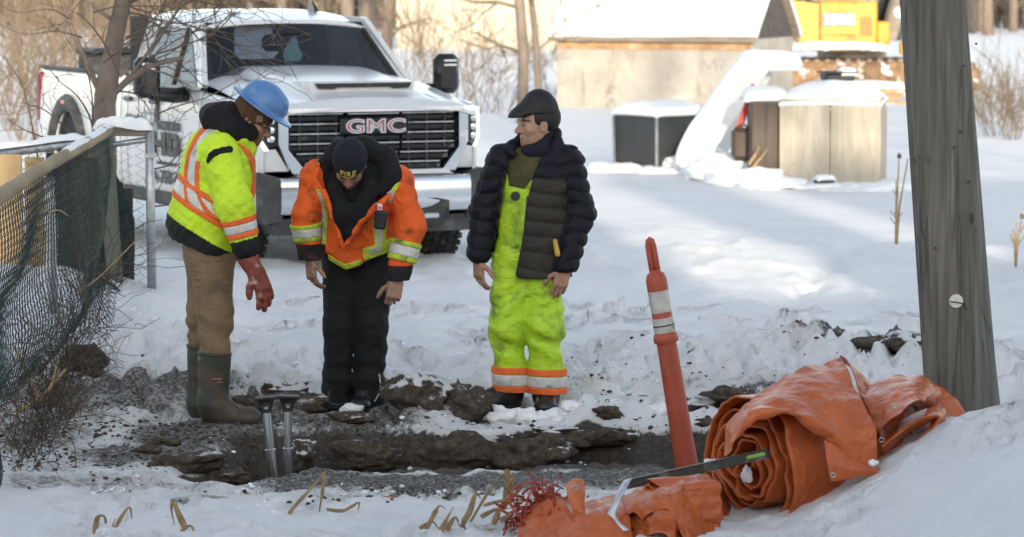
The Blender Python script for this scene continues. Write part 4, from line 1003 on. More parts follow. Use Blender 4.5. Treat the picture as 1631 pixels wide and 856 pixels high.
def sheet(name, edges, mat, parent, org, nu=60, nv=40, wr=.012, fq=5, seed=1, th=.004):
    """edges: list of edge curves, each a list of (px,py,D)"""
    E = [crom([P(*q) for q in e], nu) for e in edges]; E = np.array(E)           # k,nu,3
    Pg = np.stack([crom(E[:,i], nv) for i in range(nu)], 0) - np.array(org)
    w = ridged(Pg[...,0]*fq+seed, Pg[...,1]*fq*.6, Pg[...,2]*fq+seed*2, 3)*wr
    Pg = Pg + normals(Pg)*w[...,None]
    return gridmesh(name, Pg, mat, parent, th)
def orient(ax):
    z = Vector(ax).normalized(); x = Vector((1,0,0)); x = (x-z*x.dot(z)).normalized(); y = z.cross(x); return Matrix((x,y,z)).transposed().to_euler()
# ------------------------------------------------------------------ utility pole
def polewood():
    m, nt, b = newmat('weathered_pole_wood'); v = coords(nt, (1,1,.045))
    n1 = tnoise(nt, v, 22, 6, .65, .6); n2 = tnoise(nt, coords(nt,(1,1,.12)), 60, 4, .6); n3 = tnoise(nt, coords(nt,(1,1,.4)), 2.5, 4, .6)
    c = ramp(nt, n1, [(.25,(.055,.051,.042)),(.5,(.125,.117,.098)),(.75,(.215,.205,.178))])
    c = mixc(nt, ramp(nt, n3, [(.45,(0,0,0)),(.75,(.40,.40,.40))]), c, (.115,.112,.090))
    sc_ = ramp(nt, tnoise(nt, coords(nt,(1,1,.7)), 26, 5, .7, 1.5), [(.68,(0,0,0)),(.74,(1,1,1))]); c = mixc(nt, mth(nt,'MULTIPLY',sc_,.35), c, (.36,.36,.33))
    ck = tnoise(nt, coords(nt,(1,1,.022)), 13, 3, .5, .3); ckf = ramp(nt, mth(nt,'ABSOLUTE', mth(nt,'SUBTRACT', ck, .5)), [(.0,(1,1,1)),(.010,(.8,.8,.8)),(.018,(0,0,0))]); c = mixc(nt, mth(nt,'MULTIPLY',ckf,.6), c, (.030,.028,.024))
    vk = nd(nt,'ShaderNodeTexVoronoi'); vk.inputs['Scale'].default_value = 5.0; nt.links.new(coords(nt,(1,1,.5)), vk.inputs['Vector']); kf = ramp(nt, mth(nt,'ADD', vk.outputs['Distance'], mth(nt,'MULTIPLY', n2, .05)), [(.075,(1,1,1)),(.115,(0,0,0))]); c = mixc(nt, mth(nt,'MULTIPLY',kf,.75), c, (.028,.025,.02))
    nt.links.new(c, b.inputs['Base Color']); b.inputs['Roughness'].default_value = .85
    bump(nt, b, ckf, -.8, .015); bump(nt, b, n1, .6, .012); bump(nt, b, n2, .35, .006); return m
M['pole'] = polewood()
Dp_ = 16.35; pb = P(1547, 712, Dp_); pt = P(1495, 0, Dp_); pdir = np.array(pt-pb)/ (pt.z-pb.z)
pole = thing('utility_pole', 'weathered grey wooden utility pole leaning left beside the orange tarp', 'utility pole', (pb.x, Dp_, pb.z-.35))
nh, na = 150, 72; Pg = np.zeros((nh, na+1, 3))
for i in range(nh):
    h = -.0 + 9.5*(i/(nh-1))**1.7
    for k in range(na+1):
        a = 2*PI*k/na; r = .178 - .0095*h + .03*math.exp(-h/.22)
        ca = float(noise(math.cos(a)*9+3, math.sin(a)*9, h*.25)); cb = float(noise(math.cos(a)*22, math.sin(a)*22+5, h*.5))
        r += -.010*max(0, 1-abs(ca)*9) - .004*max(0,1-abs(cb)*6) + .003*ca
        if h < .75 and math.cos(a-.25) > .55: r += .02*max(0,(.75-h)/.75)
        Pg[i,k] = (pdir[0]*h + r*math.cos(a), r*math.sin(a), h)
gridmesh('pole_shaft', Pg, M['pole'], pole, 0)
tg = P(1523,480,Dp_-.175); q = MB(); q.lathe([(.0,-.006),(.031,-.005),(.033,0),(.033,.006)], tuple(tg-pole.location), 'y', 20)
M['tagm'] = pm('cream_disc', (.62,.60,.54), .5, var=.12, dirt=((.3,.27,.22),30,.6,.8)); tg_ = q.build('pole_tag', M['tagm'], pole)
MB().tube([tuple(np.array(tg-pole.location)+np.array(d)) for d in ((-.03,-.008,-.002),(.0,-.010,-.004),(.03,-.008,-.012),(.05,-.001,-.04))], .003, n=5).build('wire', M['black'], tg_)
for (px,py) in ((1478,255),(1555,70),(1520,235),(1543,290),(1463,250),(1530,210),(1535,105),(1490,395)):
    c = P(px,py,Dp_-.165); MB().lathe([(.0,-.012),(.005,-.010),(.005,.02)], tuple(c-pole.location), 'y', 7).build('nail', M['black'], pole)
# ------------------------------------------------------------------ delineator post
def plastic(name, col):
    return pm(name, col, .45, var=.10, vs=5, dirt=((.30,.16,.12),6,.56,.85), bmp=.08, bs=40, bd=.003)
M['orangered'] = plastic('orange_red_plastic', (.36,.062,.03))
M['reflect'] = pm('grey_reflective_band', (.50,.49,.46), .35, .15, var=.2, vs=30, dirt=((.22,.18,.14),11,.55,.68))
Dd = 17.15; a = P(1098,768,Dd); b = P(1043,432,Dd); dl = thing('delineator_post', 'leaning orange red delineator post with two grey reflective bands in the trench', 'delineator post', tuple(a))
ax = np.array(b-a); Ld = np.linalg.norm(ax); dl.rotation_euler = orient(ax)
f_ = lambda y: (768-y)/(768-432)*Ld
MB().lathe([(.062,0),(.060,.02),(.056,f_(700)),(.050,f_(545)),(.060,f_(548)+.01),(.064,f_(541)),(.060,f_(533)),(.052,f_(530)),(.050,f_(470)),(.053,f_(462)),(.053,f_(446)),(.045,f_(437)),(.028,f_(433)),(.022,f_(430))], n=36).build('tube', M['orangered'], dl, False, 40)
MB().lathe([(.0525,f_(497)),(.0525,f_(463))], n=36).build('reflective_band', M['reflect'], dl, False, 40)
MB().lathe([(.0535,f_(529)),(.0535,f_(506))], n=36).build('reflective_band', M['reflect'], dl, False, 40)
MB().lathe([(.0545,f_(519)),(.0545,f_(517))], n=36).build('black_ring', M['black'], dl, False, 40)
MB().tube([(0,.004,f_(446)+.02),(-.0,-.01,f_(700)*.5)], .001, n=4)
MB().box((.006,-.0535,f_(650)),(.004,.006,f_(550)-f_(760))).build('mould_seam', M['orangered'], dl)
hp_ = [(-.013,0,f_(438)),(-.014,0,f_(415)),(-.013,0,f_(392)),(-.008,0,f_(384)),(0,0,f_(382)),(.008,0,f_(384)),(.013,0,f_(392)),(.014,0,f_(415)),(.013,0,f_(438))]
MB().tube(hp_, .0105, n=10, flat=1.4).build('handle', M['orangered'], dl, True)
# ------------------------------------------------------------------ two trench struts
M['tubest'] = pm('polished_tube', (.55,.57,.60), .22, .95, var=.12, vs=14, dirt=((.15,.13,.11),9,.62,.85))
for i,(xa,ya,xb,yb,lab) in enumerate([(438,792,424,648,'left one of the two shiny steel struts, tilted, standing in the hole'),(458,790,459,646,'right one of the two shiny steel struts, upright, standing in the hole')]):
    D = 17.05 + .12*i; a = P(xa,ya,D); b = P(xb,yb,D); t = thing('trench_strut', lab, 'strut', tuple(a), 0, 'steel struts standing in the hole')
    t.rotation_euler = orient(b-a); L = (b-a).length
    MB().lathe([(.024,0),(.024,L*.52)], n=24).build('outer_tube', M['tubest'], t, False, 40); MB().lathe([(.020,L*.5),(.020,L)], n=24).build('inner_tube', M['tubest'], t, False, 40)
    MB().lathe([(.0265,L*.51),(.0265,L*.53)], n=24).build('collar', M['tubest'], t, False, 40)
    q = MB(); z0, z1 = L-.02, L+.045
    for sx, sy in ((-1,-1),(1,-1),(1,1),(-1,1)): q.tube([(sx*.016,sy*.016,z0),(sx*.042,sy*.036,z1)], .007, n=6)
    q.box((0,0,z1),(.105,.085,.012),None,.003); q.box((0,0,z0),(.05,.05,.02),None,.004); q.box((0,.032,(z0+z1)/2+.01),(.07,.006,.04)); q.build('head', M['black'], t)
# ------------------------------------------------------------------ orange tarps
def tarpmat():
    m, nt, b = newmat('orange_tarp'); v = coords(nt)
    n = tnoise(nt, v, 5, 5, .6); c = ramp(nt, n, [(.3,(.40,.082,.016)),(.7,(.54,.125,.028))])
    fr = ramp(nt, tnoise(nt, v, 6, 6, .72, .6), [(.58,(0,0,0)),(.82,(.55,.55,.55))]); c = mixc(nt, fr, c, (.50,.28,.21))
    dk = ramp(nt, tnoise(nt, v, 4.3, 6, .7, .9), [(.60,(0,0,0)),(.76,(.8,.8,.8))]); c = mixc(nt, dk, c, (.17,.06,.035))
    nt.links.new(c, b.inputs['Base Color']); nt.links.new(mth(nt,'MULTIPLY_ADD',fr,.25,.36), b.inputs['Roughness'])
    w = nd(nt,'ShaderNodeTexNoise'); w.inputs['Scale'].default_value = 16; w.inputs['Detail'].default_value = 5; w.inputs['Roughness'].default_value = .55; w.inputs['Distortion'].default_value = 1.2; nt.links.new(v, w.inputs['Vector'])
    r = mth(nt,'ABSOLUTE', mth(nt,'SUBTRACT', w.outputs['Fac'], .5)); bump(nt, b, r, .25, .04)
    wp = nd(nt,'ShaderNodeTexNoise'); wp.inputs['Scale'].default_value = 4; nt.links.new(v, wp.inputs['Vector']); mx = nd(nt,'ShaderNodeMix', data_type='VECTOR'); mx.inputs[0].default_value = .12; nt.links.new(v, mx.inputs[4]); nt.links.new(wp.outputs['Color'], mx.inputs[5])
    for s_, st_, d_ in ((7,.32,.05),(24,.35,.016)):
        vo = nd(nt,'ShaderNodeTexVoronoi'); vo.inputs['Scale'].default_value = s_; nt.links.new(mx.outputs[1], vo.inputs['Vector']); bump(nt, b, vo.outputs['Distance'], st_, d_)
    return m
M['tarp'] = tarpmat()
M['redmesh'] = pm('dark_red_plastic_net', (.33,.045,.02), .5, var=.3)
def roll(name, lab, c, adir, L, r0, r1, turns, seed, wob=.02, squash=.94, tele=.05, nv=46, per=64, th=.004, core=True):
    a = np.array([adir[0],adir[1],adir[2] if len(adir)>2 else 0.0]); a /= np.linalg.norm(a); e1 = np.array([a[1],-a[0],0]); e1 /= np.linalg.norm(e1); e2 = np.cross(e1, a)*1.0
    if e2[2] < 0: e2 = -e2
    t = thing(name, lab, 'tarp', tuple(c)); n = int(turns*per); Pg = np.zeros((n, nv, 3)); rg = np.random.RandomState(seed)
    th_ = np.linspace(0, turns*2*PI, n); base = r0 + (r1-r0)*np.linspace(0,1,n)**.9
    w = wob*(noise(np.cos(th_)*1.3+seed, np.sin(th_)*1.3, th_*.12) + .7*noise(np.cos(th_)*2.6, np.sin(th_)*2.6+seed, th_*.25))*np.linspace(.5,1.25,n)
    telo = tele*.7*noise(th_*.35+seed, 0*th_, 0*th_+1) + tele*.5*noise(th_*1.7, 0*th_+seed, 0*th_) - tele*(1-np.linspace(0,1,n))*.8
    vv = np.linspace(0,1,nv)
    for j, v in enumerate(vv):
        rr = base + w*(1+.5*math.sin(v*3+seed)) + .012*ridged(np.cos(th_)*2.2+seed, np.sin(th_)*2.2, v*L*3+0*th_, 3)*np.linspace(.4,1,n)
        zz = rr*np.sin(th_); zz = np.where(zz<0, zz*squash, zz)
        x1 = rr*np.cos(th_)
        ax_ = v*L + telo*(1-v)
        Pg[:,j] = ax_[:,None]*a + x1[:,None]*e1 + zz[:,None]*e2
    gridmesh('rolled_sheet', Pg, M['tarp'], t, th); return t
c1 = P(1196,748,15.36); big = roll('rolled_tarp', 'large rolled orange tarp lying against the foot of the wooden pole', c1, (.80,.60,-.03), 1.08, .035, .345, 5.8, 3, .034, .93, .045, th=.008)
o1 = np.array(c1)
# cover flap over the roll, its peak, the folded end at the pole
sheet('top_flap', [[(1146,726,15.16),(1152,672,15.2),(1196,630,15.3),(1262,588,15.5),(1337,569,15.75)], [(1160,714,15.02),(1178,680,15.02),(1222,650,15.05),(1290,628,15.2),(1362,612,15.4)], [(1190,664,14.98),(1235,654,14.97),(1290,664,15.0),(1340,684,15.06),(1392,672,15.12)], [(1212,652,15.1),(1262,664,15.02),(1322,704,15.05),(1362,736,15.06),(1399,742,15.10)]], M['tarp'], big, o1, 130, 90, .018, 4.5, 2)
sheet('peak_flap', [[(1338,568,15.74),(1352,582,15.6),(1372,625,15.45),(1398,680,15.3)],[(1336,570,15.8),(1366,594,15.75),(1388,640,15.6),(1404,700,15.35)],[(1342,580,15.95),(1375,606,15.9),(1400,640,15.75),(1420,690,15.5)]], M['tarp'], big, o1, 60, 40, .010, 6, 4)
sheet('end_fold', [[(1362,612,15.78),(1420,598,15.75),(1475,604,15.75),(1500,618,15.75),(1503,640,15.74),(1494,652,15.73)], [(1366,636,15.5),(1420,622,15.45),(1462,618,15.42),(1482,628,15.45),(1486,640,15.5),(1478,648,15.5)], [(1392,690,15.25),(1420,664,15.2),(1450,640,15.2),(1470,634,15.25),(1478,640,15.3),(1470,648,15.35)]], M['tarp'], big, o1, 90, 60, .016, 5, 6)
sheet('end_fold', [[(1404,704,15.3),(1440,668,15.4),(1480,650,15.5),(1504,650,15.6),(1507,668,15.6),(1490,688,15.5),(1440,722,15.35),(1400,748,15.2)],[(1404,712,15.2),(1440,684,15.22),(1474,664,15.3),(1494,662,15.4),(1494,672,15.4),(1480,688,15.35),(1440,716,15.25),(1404,742,15.15)],[(1410,724,15.3),(1440,694,15.35),(1470,676,15.4),(1484,670,15.5),(1484,676,15.5),(1472,690,15.45),(1440,714,15.35),(1408,738,15.25)]], M['tarp'], big, o1, 70, 26, .006, 5, 8)
sheet('hanging_edge', [[(1312,700,15.05),(1340,715,15.05),(1372,735,15.07),(1402,745,15.10)],[(1318,738,14.99),(1344,742,15.0),(1372,748,15.02),(1398,752,15.06)],[(1324,768,14.98),(1350,764,15.0),(1375,758,15.03),(1396,757,15.07)]], M['tarp'], big, o1, 36, 24, .005, 6, 9)
M['brass'] = pm('grommet_metal', (.45,.42,.36), .4, .9, var=.2)
for (px,py,D) in ((1327,757,14.95),(1404,701,15.16),(1424,647,15.17)):
    c = np.array(P(px,py,D))-o1; MB().tube([(c[0]+.010*math.cos(w), c[1], c[2]+.010*math.sin(w)) for w in np.linspace(0,2*PI,15)], .0035, n=6, cap=False).build('grommet', M['brass'], big, True)
chunk('core_snow', tuple(np.array(P(1190,757,15.30))-o1), .034, M['snow'], 3, (.8,.6,1.1), .4, 3, big)
chunk('caught_snow', tuple(np.array(P(1391,738,15.02))-o1), .02, M['snow'], 5, (1.1,.8,.9), .4, 2, big)
chunk('caught_snow', tuple(np.array(P(1132,742,15.3))-o1), .035, M['snow'], 8, (1.0,.8,.9), .4, 3, big)
# the smaller crumpled tarp in front
c2 = P(1052,812,14.86); sm = roll('rolled_tarp', 'smaller orange tarp, crumpled and loosely rolled, in front of the large roll', c2, (.86,.50,.02), .24, .03, .165, 3.1, 11, .036, .9, .05, 34, 56)
o2_ = np.array(c2)
sheet('cover_fold', [[(985,800,14.86),(1005,776,14.9),(1050,762,15.0),(1100,758,15.1),(1140,766,15.3),(1160,786,15.6)],[(992,812,14.7),(1018,788,14.72),(1060,772,14.75),(1105,770,14.9),(1150,802,15.2),(1168,815,15.5)],[(1010,818,14.66),(1034,800,14.64),(1068,790,14.64),(1100,815,14.68),(1152,842,15.0),(1172,845,15.4)],[(1020,830,14.64),(1040,815,14.62),(1070,815,14.6),(1100,862,14.56),(1148,876,14.8),(1165,880,15.2)]], M['tarp'], sm, o2_, 120, 90, .020, 5.5, 13)
sheet('inner_fold', [[(998,818,14.8),(1030,798,14.78),(1065,790,14.8),(1085,815,14.8)],[(1000,836,14.68),(1030,818,14.64),(1060,812,14.62),(1084,840,14.62)],[(1004,860,14.62),(1030,848,14.58),(1062,850,14.56),(1090,880,14.54)]], M['tarp'], sm, o2_, 80, 60, .024, 7, 17)
sheet('crumpled_edge', [[(826,812,14.95),(858,792,15.0),(900,784,15.0),(945,792,14.98),(1000,784,14.98)],[(818,838,14.75),(858,822,14.72),(900,812,14.7),(950,816,14.68),(1002,812,14.72)],[(814,858,14.62),(860,852,14.58),(905,850,14.55),(955,850,14.52),(1008,846,14.56)],[(812,885,14.5),(860,890,14.46),(905,890,14.42),(960,890,14.4),(1014,890,14.42)]], M['tarp'], sm, o2_, 150, 110, .030, 4.2, 29)
sheet('tab', [[(901,772,14.84),(915,762,14.84),(929,764,14.84)],[(904,790,14.76),(918,784,14.74),(932,784,14.76)],[(912,812,14.72),(922,808,14.7),(931,812,14.7)],[(924,836,14.7),(932,832,14.68),(940,838,14.68)]], M['tarp'], sm, o2_, 14, 24, .003, 8, 23, .005)
c = np.array(P(917,778,14.745))-o2_; MB().tube([(c[0]+.010*math.cos(w), c[1], c[2]+.010*math.sin(w)) for w in np.linspace(0,2*PI,15)], .004, n=6, cap=False).build('grommet', M['brass'], sm, True)
# torn net at its left end
rn = np.random.RandomState(9); net = MB()
for k in range(190):
    px = 812+rn.beta(1.6,1.6)*100; py = 842-rn.beta(1.6,1.5)*70*(1-abs(px-865)/110); D = 14.9+rn.normal(0,.05); pts = []
    p = np.array(P(px,py,D)); d = rn.normal(0,1,3); d /= np.linalg.norm(d)
    for s_ in range(6): pts.append(p.copy()); d = d+rn.normal(0,.55,3)+np.array([.1,0,-.12]); d /= np.linalg.norm(d); p = p+d*.025
    net.tube(pts, rn.uniform(.0012,.0032), n=4, flat=2.4)
for px, py, pts_ in ((0,0,[(852,768),(826,772),(812,792),(818,812),(832,828),(834,850)]),(0,0,[(858,775),(842,790),(838,815),(850,835)])):
    net.tube(crom([P(a_,b_,14.82) for a_,b_ in pts_], 18), .010, n=6, flat=.45)
o = net.build('torn_net', M['redmesh'], None, True); tag(o, 'torn dark red plastic net tangled at the left end of the small tarp', 'net')
for k in range(7): 
    c = P(rn.uniform(835,900), rn.uniform(775,815), 14.85); chunk('clinging_snow', tuple(c), rn.uniform(.008,.02), M['snow'], k, (1.3,1,.7), .4, 1, o)
# bar on the tarp, bent strip
M['barm'] = pm('dark_scuffed_bar', (.035,.04,.034), .5, .2, var=.3, dirt=((.22,.22,.19),9,.55,.75))
M['green'] = pm('green_window', (.22,.36,.05), .35, var=.25)
a = P(998,772,15.12); b = P(1224,722,15.00); t = thing('level_bar', 'long dark metal bar with a green vial near its end resting across both tarps', 'bar', tuple(a))
L = (b-a).length; t.rotation_euler = Vector(b-a).to_track_quat('X','Z').to_euler()
MB().box((L/2,0,0),(L,.024,.036),None,.003).build('bar_body', M['barm'], t); 
for z in (-.018,.018): MB().box((L/2,0,z),(L,.034,.005),None,.001).build('bar_flange', M['barm'], t)
MB().box((L-.055,-.004,.002),(.085,.024,.016),None,.003).build('vial', M['green'], t); MB().box((L-.004,0,0),(.012,.034,.044),None,.003).build('end_cap', M['black'], t)
M['alu'] = pm('scratched_aluminium', (.55,.57,.60), .4, .7, var=.2, vs=18, dirt=((.2,.19,.18),12,.55,.7))
st = crom([P(1000,764,14.72),P(990,782,14.66),P(978,806,14.62),P(974,822,14.6),P(984,836,14.58),P(996,846,14.56)], 26); o = st[0].copy(); wd = np.array([.017,-.006,.006]); Pg = np.stack([st-o-wd, st-o+np.array([0,-.003,0]), st-o+wd], 1)
Pg = Pg + .003*noise(Pg[...,0]*40, Pg[...,1]*40, Pg[...,2]*40)[...,None]
t = gridmesh('bent_strip', Pg, M['alu'], None, .004); t.location = o; tag(t, 'bent strip of scratched silver metal lying on the small tarp', 'metal strip')
# ------------------------------------------------------------------ clods, lumps of ice and snow crumbs
def clodmat(name, snow):
    m, nt, b = newmat(name); v = coords(nt); n2 = tnoise(nt, v, 26, 6, .7)
    soil = ramp(nt, n2, [(.25,(.024,.018,.013)),(.5,(.070,.054,.040)),(.78,(.17,.145,.12))])
    g = nd(nt,'ShaderNodeNewGeometry'); z = nd(nt,'ShaderNodeSeparateXYZ'); nt.links.new(g.outputs['Normal'], z.inputs[0])
    e = mth(nt,'ADD', mth(nt,'MULTIPLY', z.outputs[2], .35), tnoise(nt, v, 9, 6, .72, .4)); f = ramp(nt, e, [(1.02-snow,(0,0,0)),(1.12-snow,(1,1,1))])
    c = mixc(nt, f, soil, (.66,.67,.69)); nt.links.new(c, b.inputs['Base Color']); b.inputs['Roughness'].default_value = .85; b.inputs['Specular IOR Level'].default_value = .3
    bump(nt, b, n2, .8, .02); return m
M['clod'] = clodmat('frozen_mud_clod', .16); M['clod_snowy'] = clodmat('snow_dusted_clod', .36); M['clod_dark'] = clodmat('dark_mud_clod', .0)
clods = [ # px,py(bottom),D,r,squash,mat,label
 (664,684,18.62,.135,(1.15,.9,.72),'clod_snowy','big snow streaked frozen clod between the middle and the right worker'),
 (712,674,18.75,.13,(1.2,.9,.62),'clod_snowy','pale snow dusted clod in the middle of the clod row'),
 (744,678,18.55,.11,(1.1,.9,.72),'clod','dark brown clod beside the toe of the right worker'),
 (668,628,19.3,.14,(1.6,.8,.34),'clod','flat dark slab of frozen ground behind the clod row'),
 (745,645,19.0,.10,(1.5,.8,.4),'clod_snowy','low snowy clod behind the dark brown one'),
 (474,664,18.95,.125,(1.35,.9,.45),'clod','broad flat dark clod behind the steel struts'),
 (455,645,19.2,.09,(1.2,.9,.45),'clod_snowy','small snow dusted clod left of the broad flat one'),
 (395,676,18.8,.10,(1.6,.9,.4),'clod_dark','muddy clod by the toe of the left worker'),
 (130,612,20.2,.11,(1.0,.9,.85),'clod_dark','round dark clump of soil at the foot of the fence bank'),
 (150,618,20.1,.06,(1.3,.9,.6),'clod_dark','small dark clump of soil beside the round one'),
 (560,700,18.42,.09,(1.5,.9,.35),'clod','long low clod on the lip of the trench below the middle worker'),
 (880,692,18.4,.10,(1.6,.8,.35),'clod_snowy','low grey clod on the trench lip below the right worker'),
 (968,690,18.45,.07,(1.2,.9,.6),'clod','small brown clod on the trench lip left of the orange post'),
 (1110,652,18.9,.10,(1.3,.9,.6),'clod_snowy','brown grey clod right behind the orange post'),
 (1165,640,18.8,.09,(1.4,.9,.5),'clod','dark clod behind the left end of the large tarp'),
 (1400,596,20.4,.15,(1.6,.8,.4),'clod','long dark clod in the snow behind the large tarp'),
 (1340,580,20.6,.12,(1.6,.8,.35),'clod_snowy','flat frosted clod left of the long dark one behind the large tarp'),
 (1455,602,20.2,.12,(1.3,.8,.5),'clod_snowy','frosted clod beside the pole behind the large tarp'),
 (262,712,17.6,.06,(1.4,.9,.45),'clod_dark','small dark clod on the muddy ground left of the hole'),
 (235,736,17.3,.05,(1.3,.9,.5),'clod_dark','little dark clod at the left edge of the muddy ground'),
 (300,770,16.9,.11,(1.7,.9,.45),'clod','muddy ledge clod at the left rim of the hole'),
 (355,765,16.95,.10,(1.3,.9,.5),'clod','brown rim clod left of the steel struts'),
 (480,738,17.75,.10,(.9,.7,1.0),'clod_snowy','tan frosted clod standing in the hole right of the struts'),
 (585,740,18.15,.12,(1.5,.6,.7),'clod','dark bulging clod in the back wall of the trench'),
 (720,738,18.1,.14,(1.5,.6,.7),'clod','broad frozen clod in the trench wall below the clod row'),
 (955,703,18.33,.10,(1.5,.7,.5),'clod','clod on the trench edge nearest the orange post on its left'),
 (1010,700,18.36,.08,(1.4,.7,.55),'clod_snowy','snow dusted clod on the trench edge left of the orange post'),
 (1120,688,18.40,.10,(1.5,.7,.5),'clod','clod on the trench edge right of the orange post'),
 (905,706,18.30,.09,(1.7,.7,.4),'clod_dark','low dark clod on the trench edge below the right worker'),
 (850,735,18.1,.13,(1.7,.6,.65),'clod','long clod in the trench wall left of the orange post'),
]
for i,(px,py,D,r,sq,mt,lab) in enumerate(clods):
    p = P(px,py,D); gz = ground_z(p.x, D); p.z = max(p.z, gz) if i < 22 else p.z; 
    r *= 1.15 if i < 9 else 1.0; o = chunk('frozen_clod', (p.x,p.y,p.z+r*sq[2]*.5), r, M[mt], i+2, sq, .42, 4, None, 1.5); tag(o, lab, 'clod', 'frozen clods round the trench')
M['ice'] = pm('dirty_ice', (.30,.29,.27), .35, var=.4, vs=12, dirt=((.08,.075,.065),8,.48,.62), bmp=.4, bs=30, bd=.01)
p = P(330,812,15.75); o = chunk('ice_lump', (p.x,p.y,p.z+.02), .13, M['ice'], 41, (1.1,.6,.32), .3, 4); tag(o, 'flat lump of dirty grey ice lying on the near snow', 'ice lump')
p = P(560,658,18.75); o = chunk('snow_block', (p.x,p.y,p.z+.02), .055, M['snow'], 43, (1.2,.8,.6), .3, 3); tag(o, 'clean white block of snow at the toes of the middle worker', 'snow block')
sb = [(838,668,.06,'snow lump under the left toe of the right worker'),(862,672,.05,'small snow lump between the boots of the right worker'),(800,676,.07,'broad snow lump left of the right worker boots'),(886,674,.06,'snow lump in front of the right boot of the right worker'),(910,682,.045,'small snow lump right of the right worker boots'),(828,684,.05,'low snow lump on the trench lip below the right worker'),(1050,690,.05,'snow lump on the trench lip left of the orange post')]
for i,(px,py,r,lab) in enumerate(sb):
    p = P(px,py,18.55); p.z = max(p.z, ground_z(p.x,p.y)); o = chunk('snow_lump', (p.x,p.y,p.z+r*.25), r, M['snow'], 50+i, (1.25,.9,.75), .5, 3, None, 2.2); tag(o, lab, 'snow lump', 'snow lumps at the trench lip')
def crumbs(name, lab, n, seed, mat, size, place):
    rg = np.random.RandomState(seed); ico = [(0,0,1),(.894,0,.447),(.276,.851,.447),(-.724,.526,.447),(-.724,-.526,.447),(.276,-.851,.447),(.724,.526,-.447),(-.276,.851,-.447),(-.894,0,-.447),(-.276,-.851,-.447),(.724,-.526,-.447),(0,0,-1)]
    fc = [(0,1,2),(0,2,3),(0,3,4),(0,4,5),(0,5,1),(1,6,2),(2,7,3),(3,8,4),(4,9,5),(5,10,1),(1,10,6),(2,6,7),(3,7,8),(4,8,9),(5,9,10),(6,11,7),(7,11,8),(8,11,9),(9,11,10),(10,11,6)]
    ico = np.array(ico); fc = np.array(fc); x, y = place(rg, n); z = HZ(x, y)[0]; s = size[0]+(size[1]-size[0])*rg.rand(n)**3.0
    V = ico[None]*(1+rg.uniform(-.35,.35,(n,12,1)))*s[:,None,None]*np.stack([rg.uniform(.8,1.5,n),rg.uniform(.7,1.2,n),rg.uniform(.45,.9,n)],-1)[:,None]
    V = V + np.stack([x,y,z+s*.25],-1)[:,None]; F = fc[None]+np.arange(n)[:,None,None]*12
    o = mk(name, V.reshape(-1,3), F.reshape(-1,3), mat, None, False); tag(o, lab, kind='stuff')
def spots(lst):
    def f(rg, n):
        k = rg.randint(0, len(lst), n); g = np.array([[*G(a,b)[:2],c,d] for a,b,c,d in lst])[k]
        return g[:,0]+rg.normal(0,1,n)*g[:,2]*.6, g[:,1]+rg.normal(0,1,n)*g[:,3]*.6
    return f
crumbs('mud_crumbs', 'crumbs of dark frozen mud scattered over the trodden snow', 4600, 3, M['clod_dark'], (.002,.015), spots([(200,650,1.0,1.0),(300,690,.8,.8),(420,690,.5,.5),(560,690,.5,.4),(680,690,.6,.4),(900,690,.6,.3),(1100,660,.6,.5),(1390,595,.5,.4),(250,690,.8,.7),(1000,620,1.0,.7),(650,790,1.2,.3),(150,740,.7,.5)]))
crumbs('snow_crumbs', 'crumbs of broken snow and ice scattered round the dig', 2800, 4, M['snow'], (.002,.016), spots([(200,560,.5,.6),(600,700,.6,.3),(760,690,.6,.3),(880,675,.5,.3),(1000,640,.8,.8),(1200,560,.9,1.0),(1350,560,.8,.8),(650,560,1.2,1.4),(300,780,.6,.3),(600,795,1.2,.3)]))
# ------------------------------------------------------------------ dead leaves in the near snow
M['deadleaf'] = pm('dead_leaf', (.27,.175,.085), .75, var=.45, vs=14, sc=(1,1,1), bmp=.4, bs=70, bd=.004, dirt=((.07,.045,.025),13,.56,.74))
def blade(px, pts, D, w, label):
    """pts: list of (px,py); a folded dead reed leaf"""
    C_ = crom([P(a,b,D+.03*k) for k,(a,b) in enumerate(pts)], 22); o = C_[0].copy(); n = len(C_); Pg = np.zeros((n,5,3))
    T = np.gradient(C_,axis=0); T /= np.linalg.norm(T,axis=1)[:,None]
    px_ = pts[0][0]*.37
    for i in range(n):
        sd = np.cross(T[i],[0,-.85,.5]); sd /= np.linalg.norm(sd)+1e-9; ww = w*1.35*(.45+.55*math.sin(PI*min(1,(i+3)/(n+2))))*(1-.55*(i/n)**2)*(1+.25*float(noise(i*.5,w*900,px_))); sd = sd*math.cos(i*.05)+np.array([0,-.5,.6])*math.sin(i*.05)
        for k in range(5): Pg[i,k] = C_[i]-o + sd*ww*(k-2)/2 + np.array([0,-1,.2])*ww*.35*(1-abs(k-2)/2)
    t = gridmesh('dead_leaf', Pg, M['deadleaf'], None, .0015); t.location = o; tag(t, label, 'dead leaf', 'dead reed leaves in the near snow'); return t
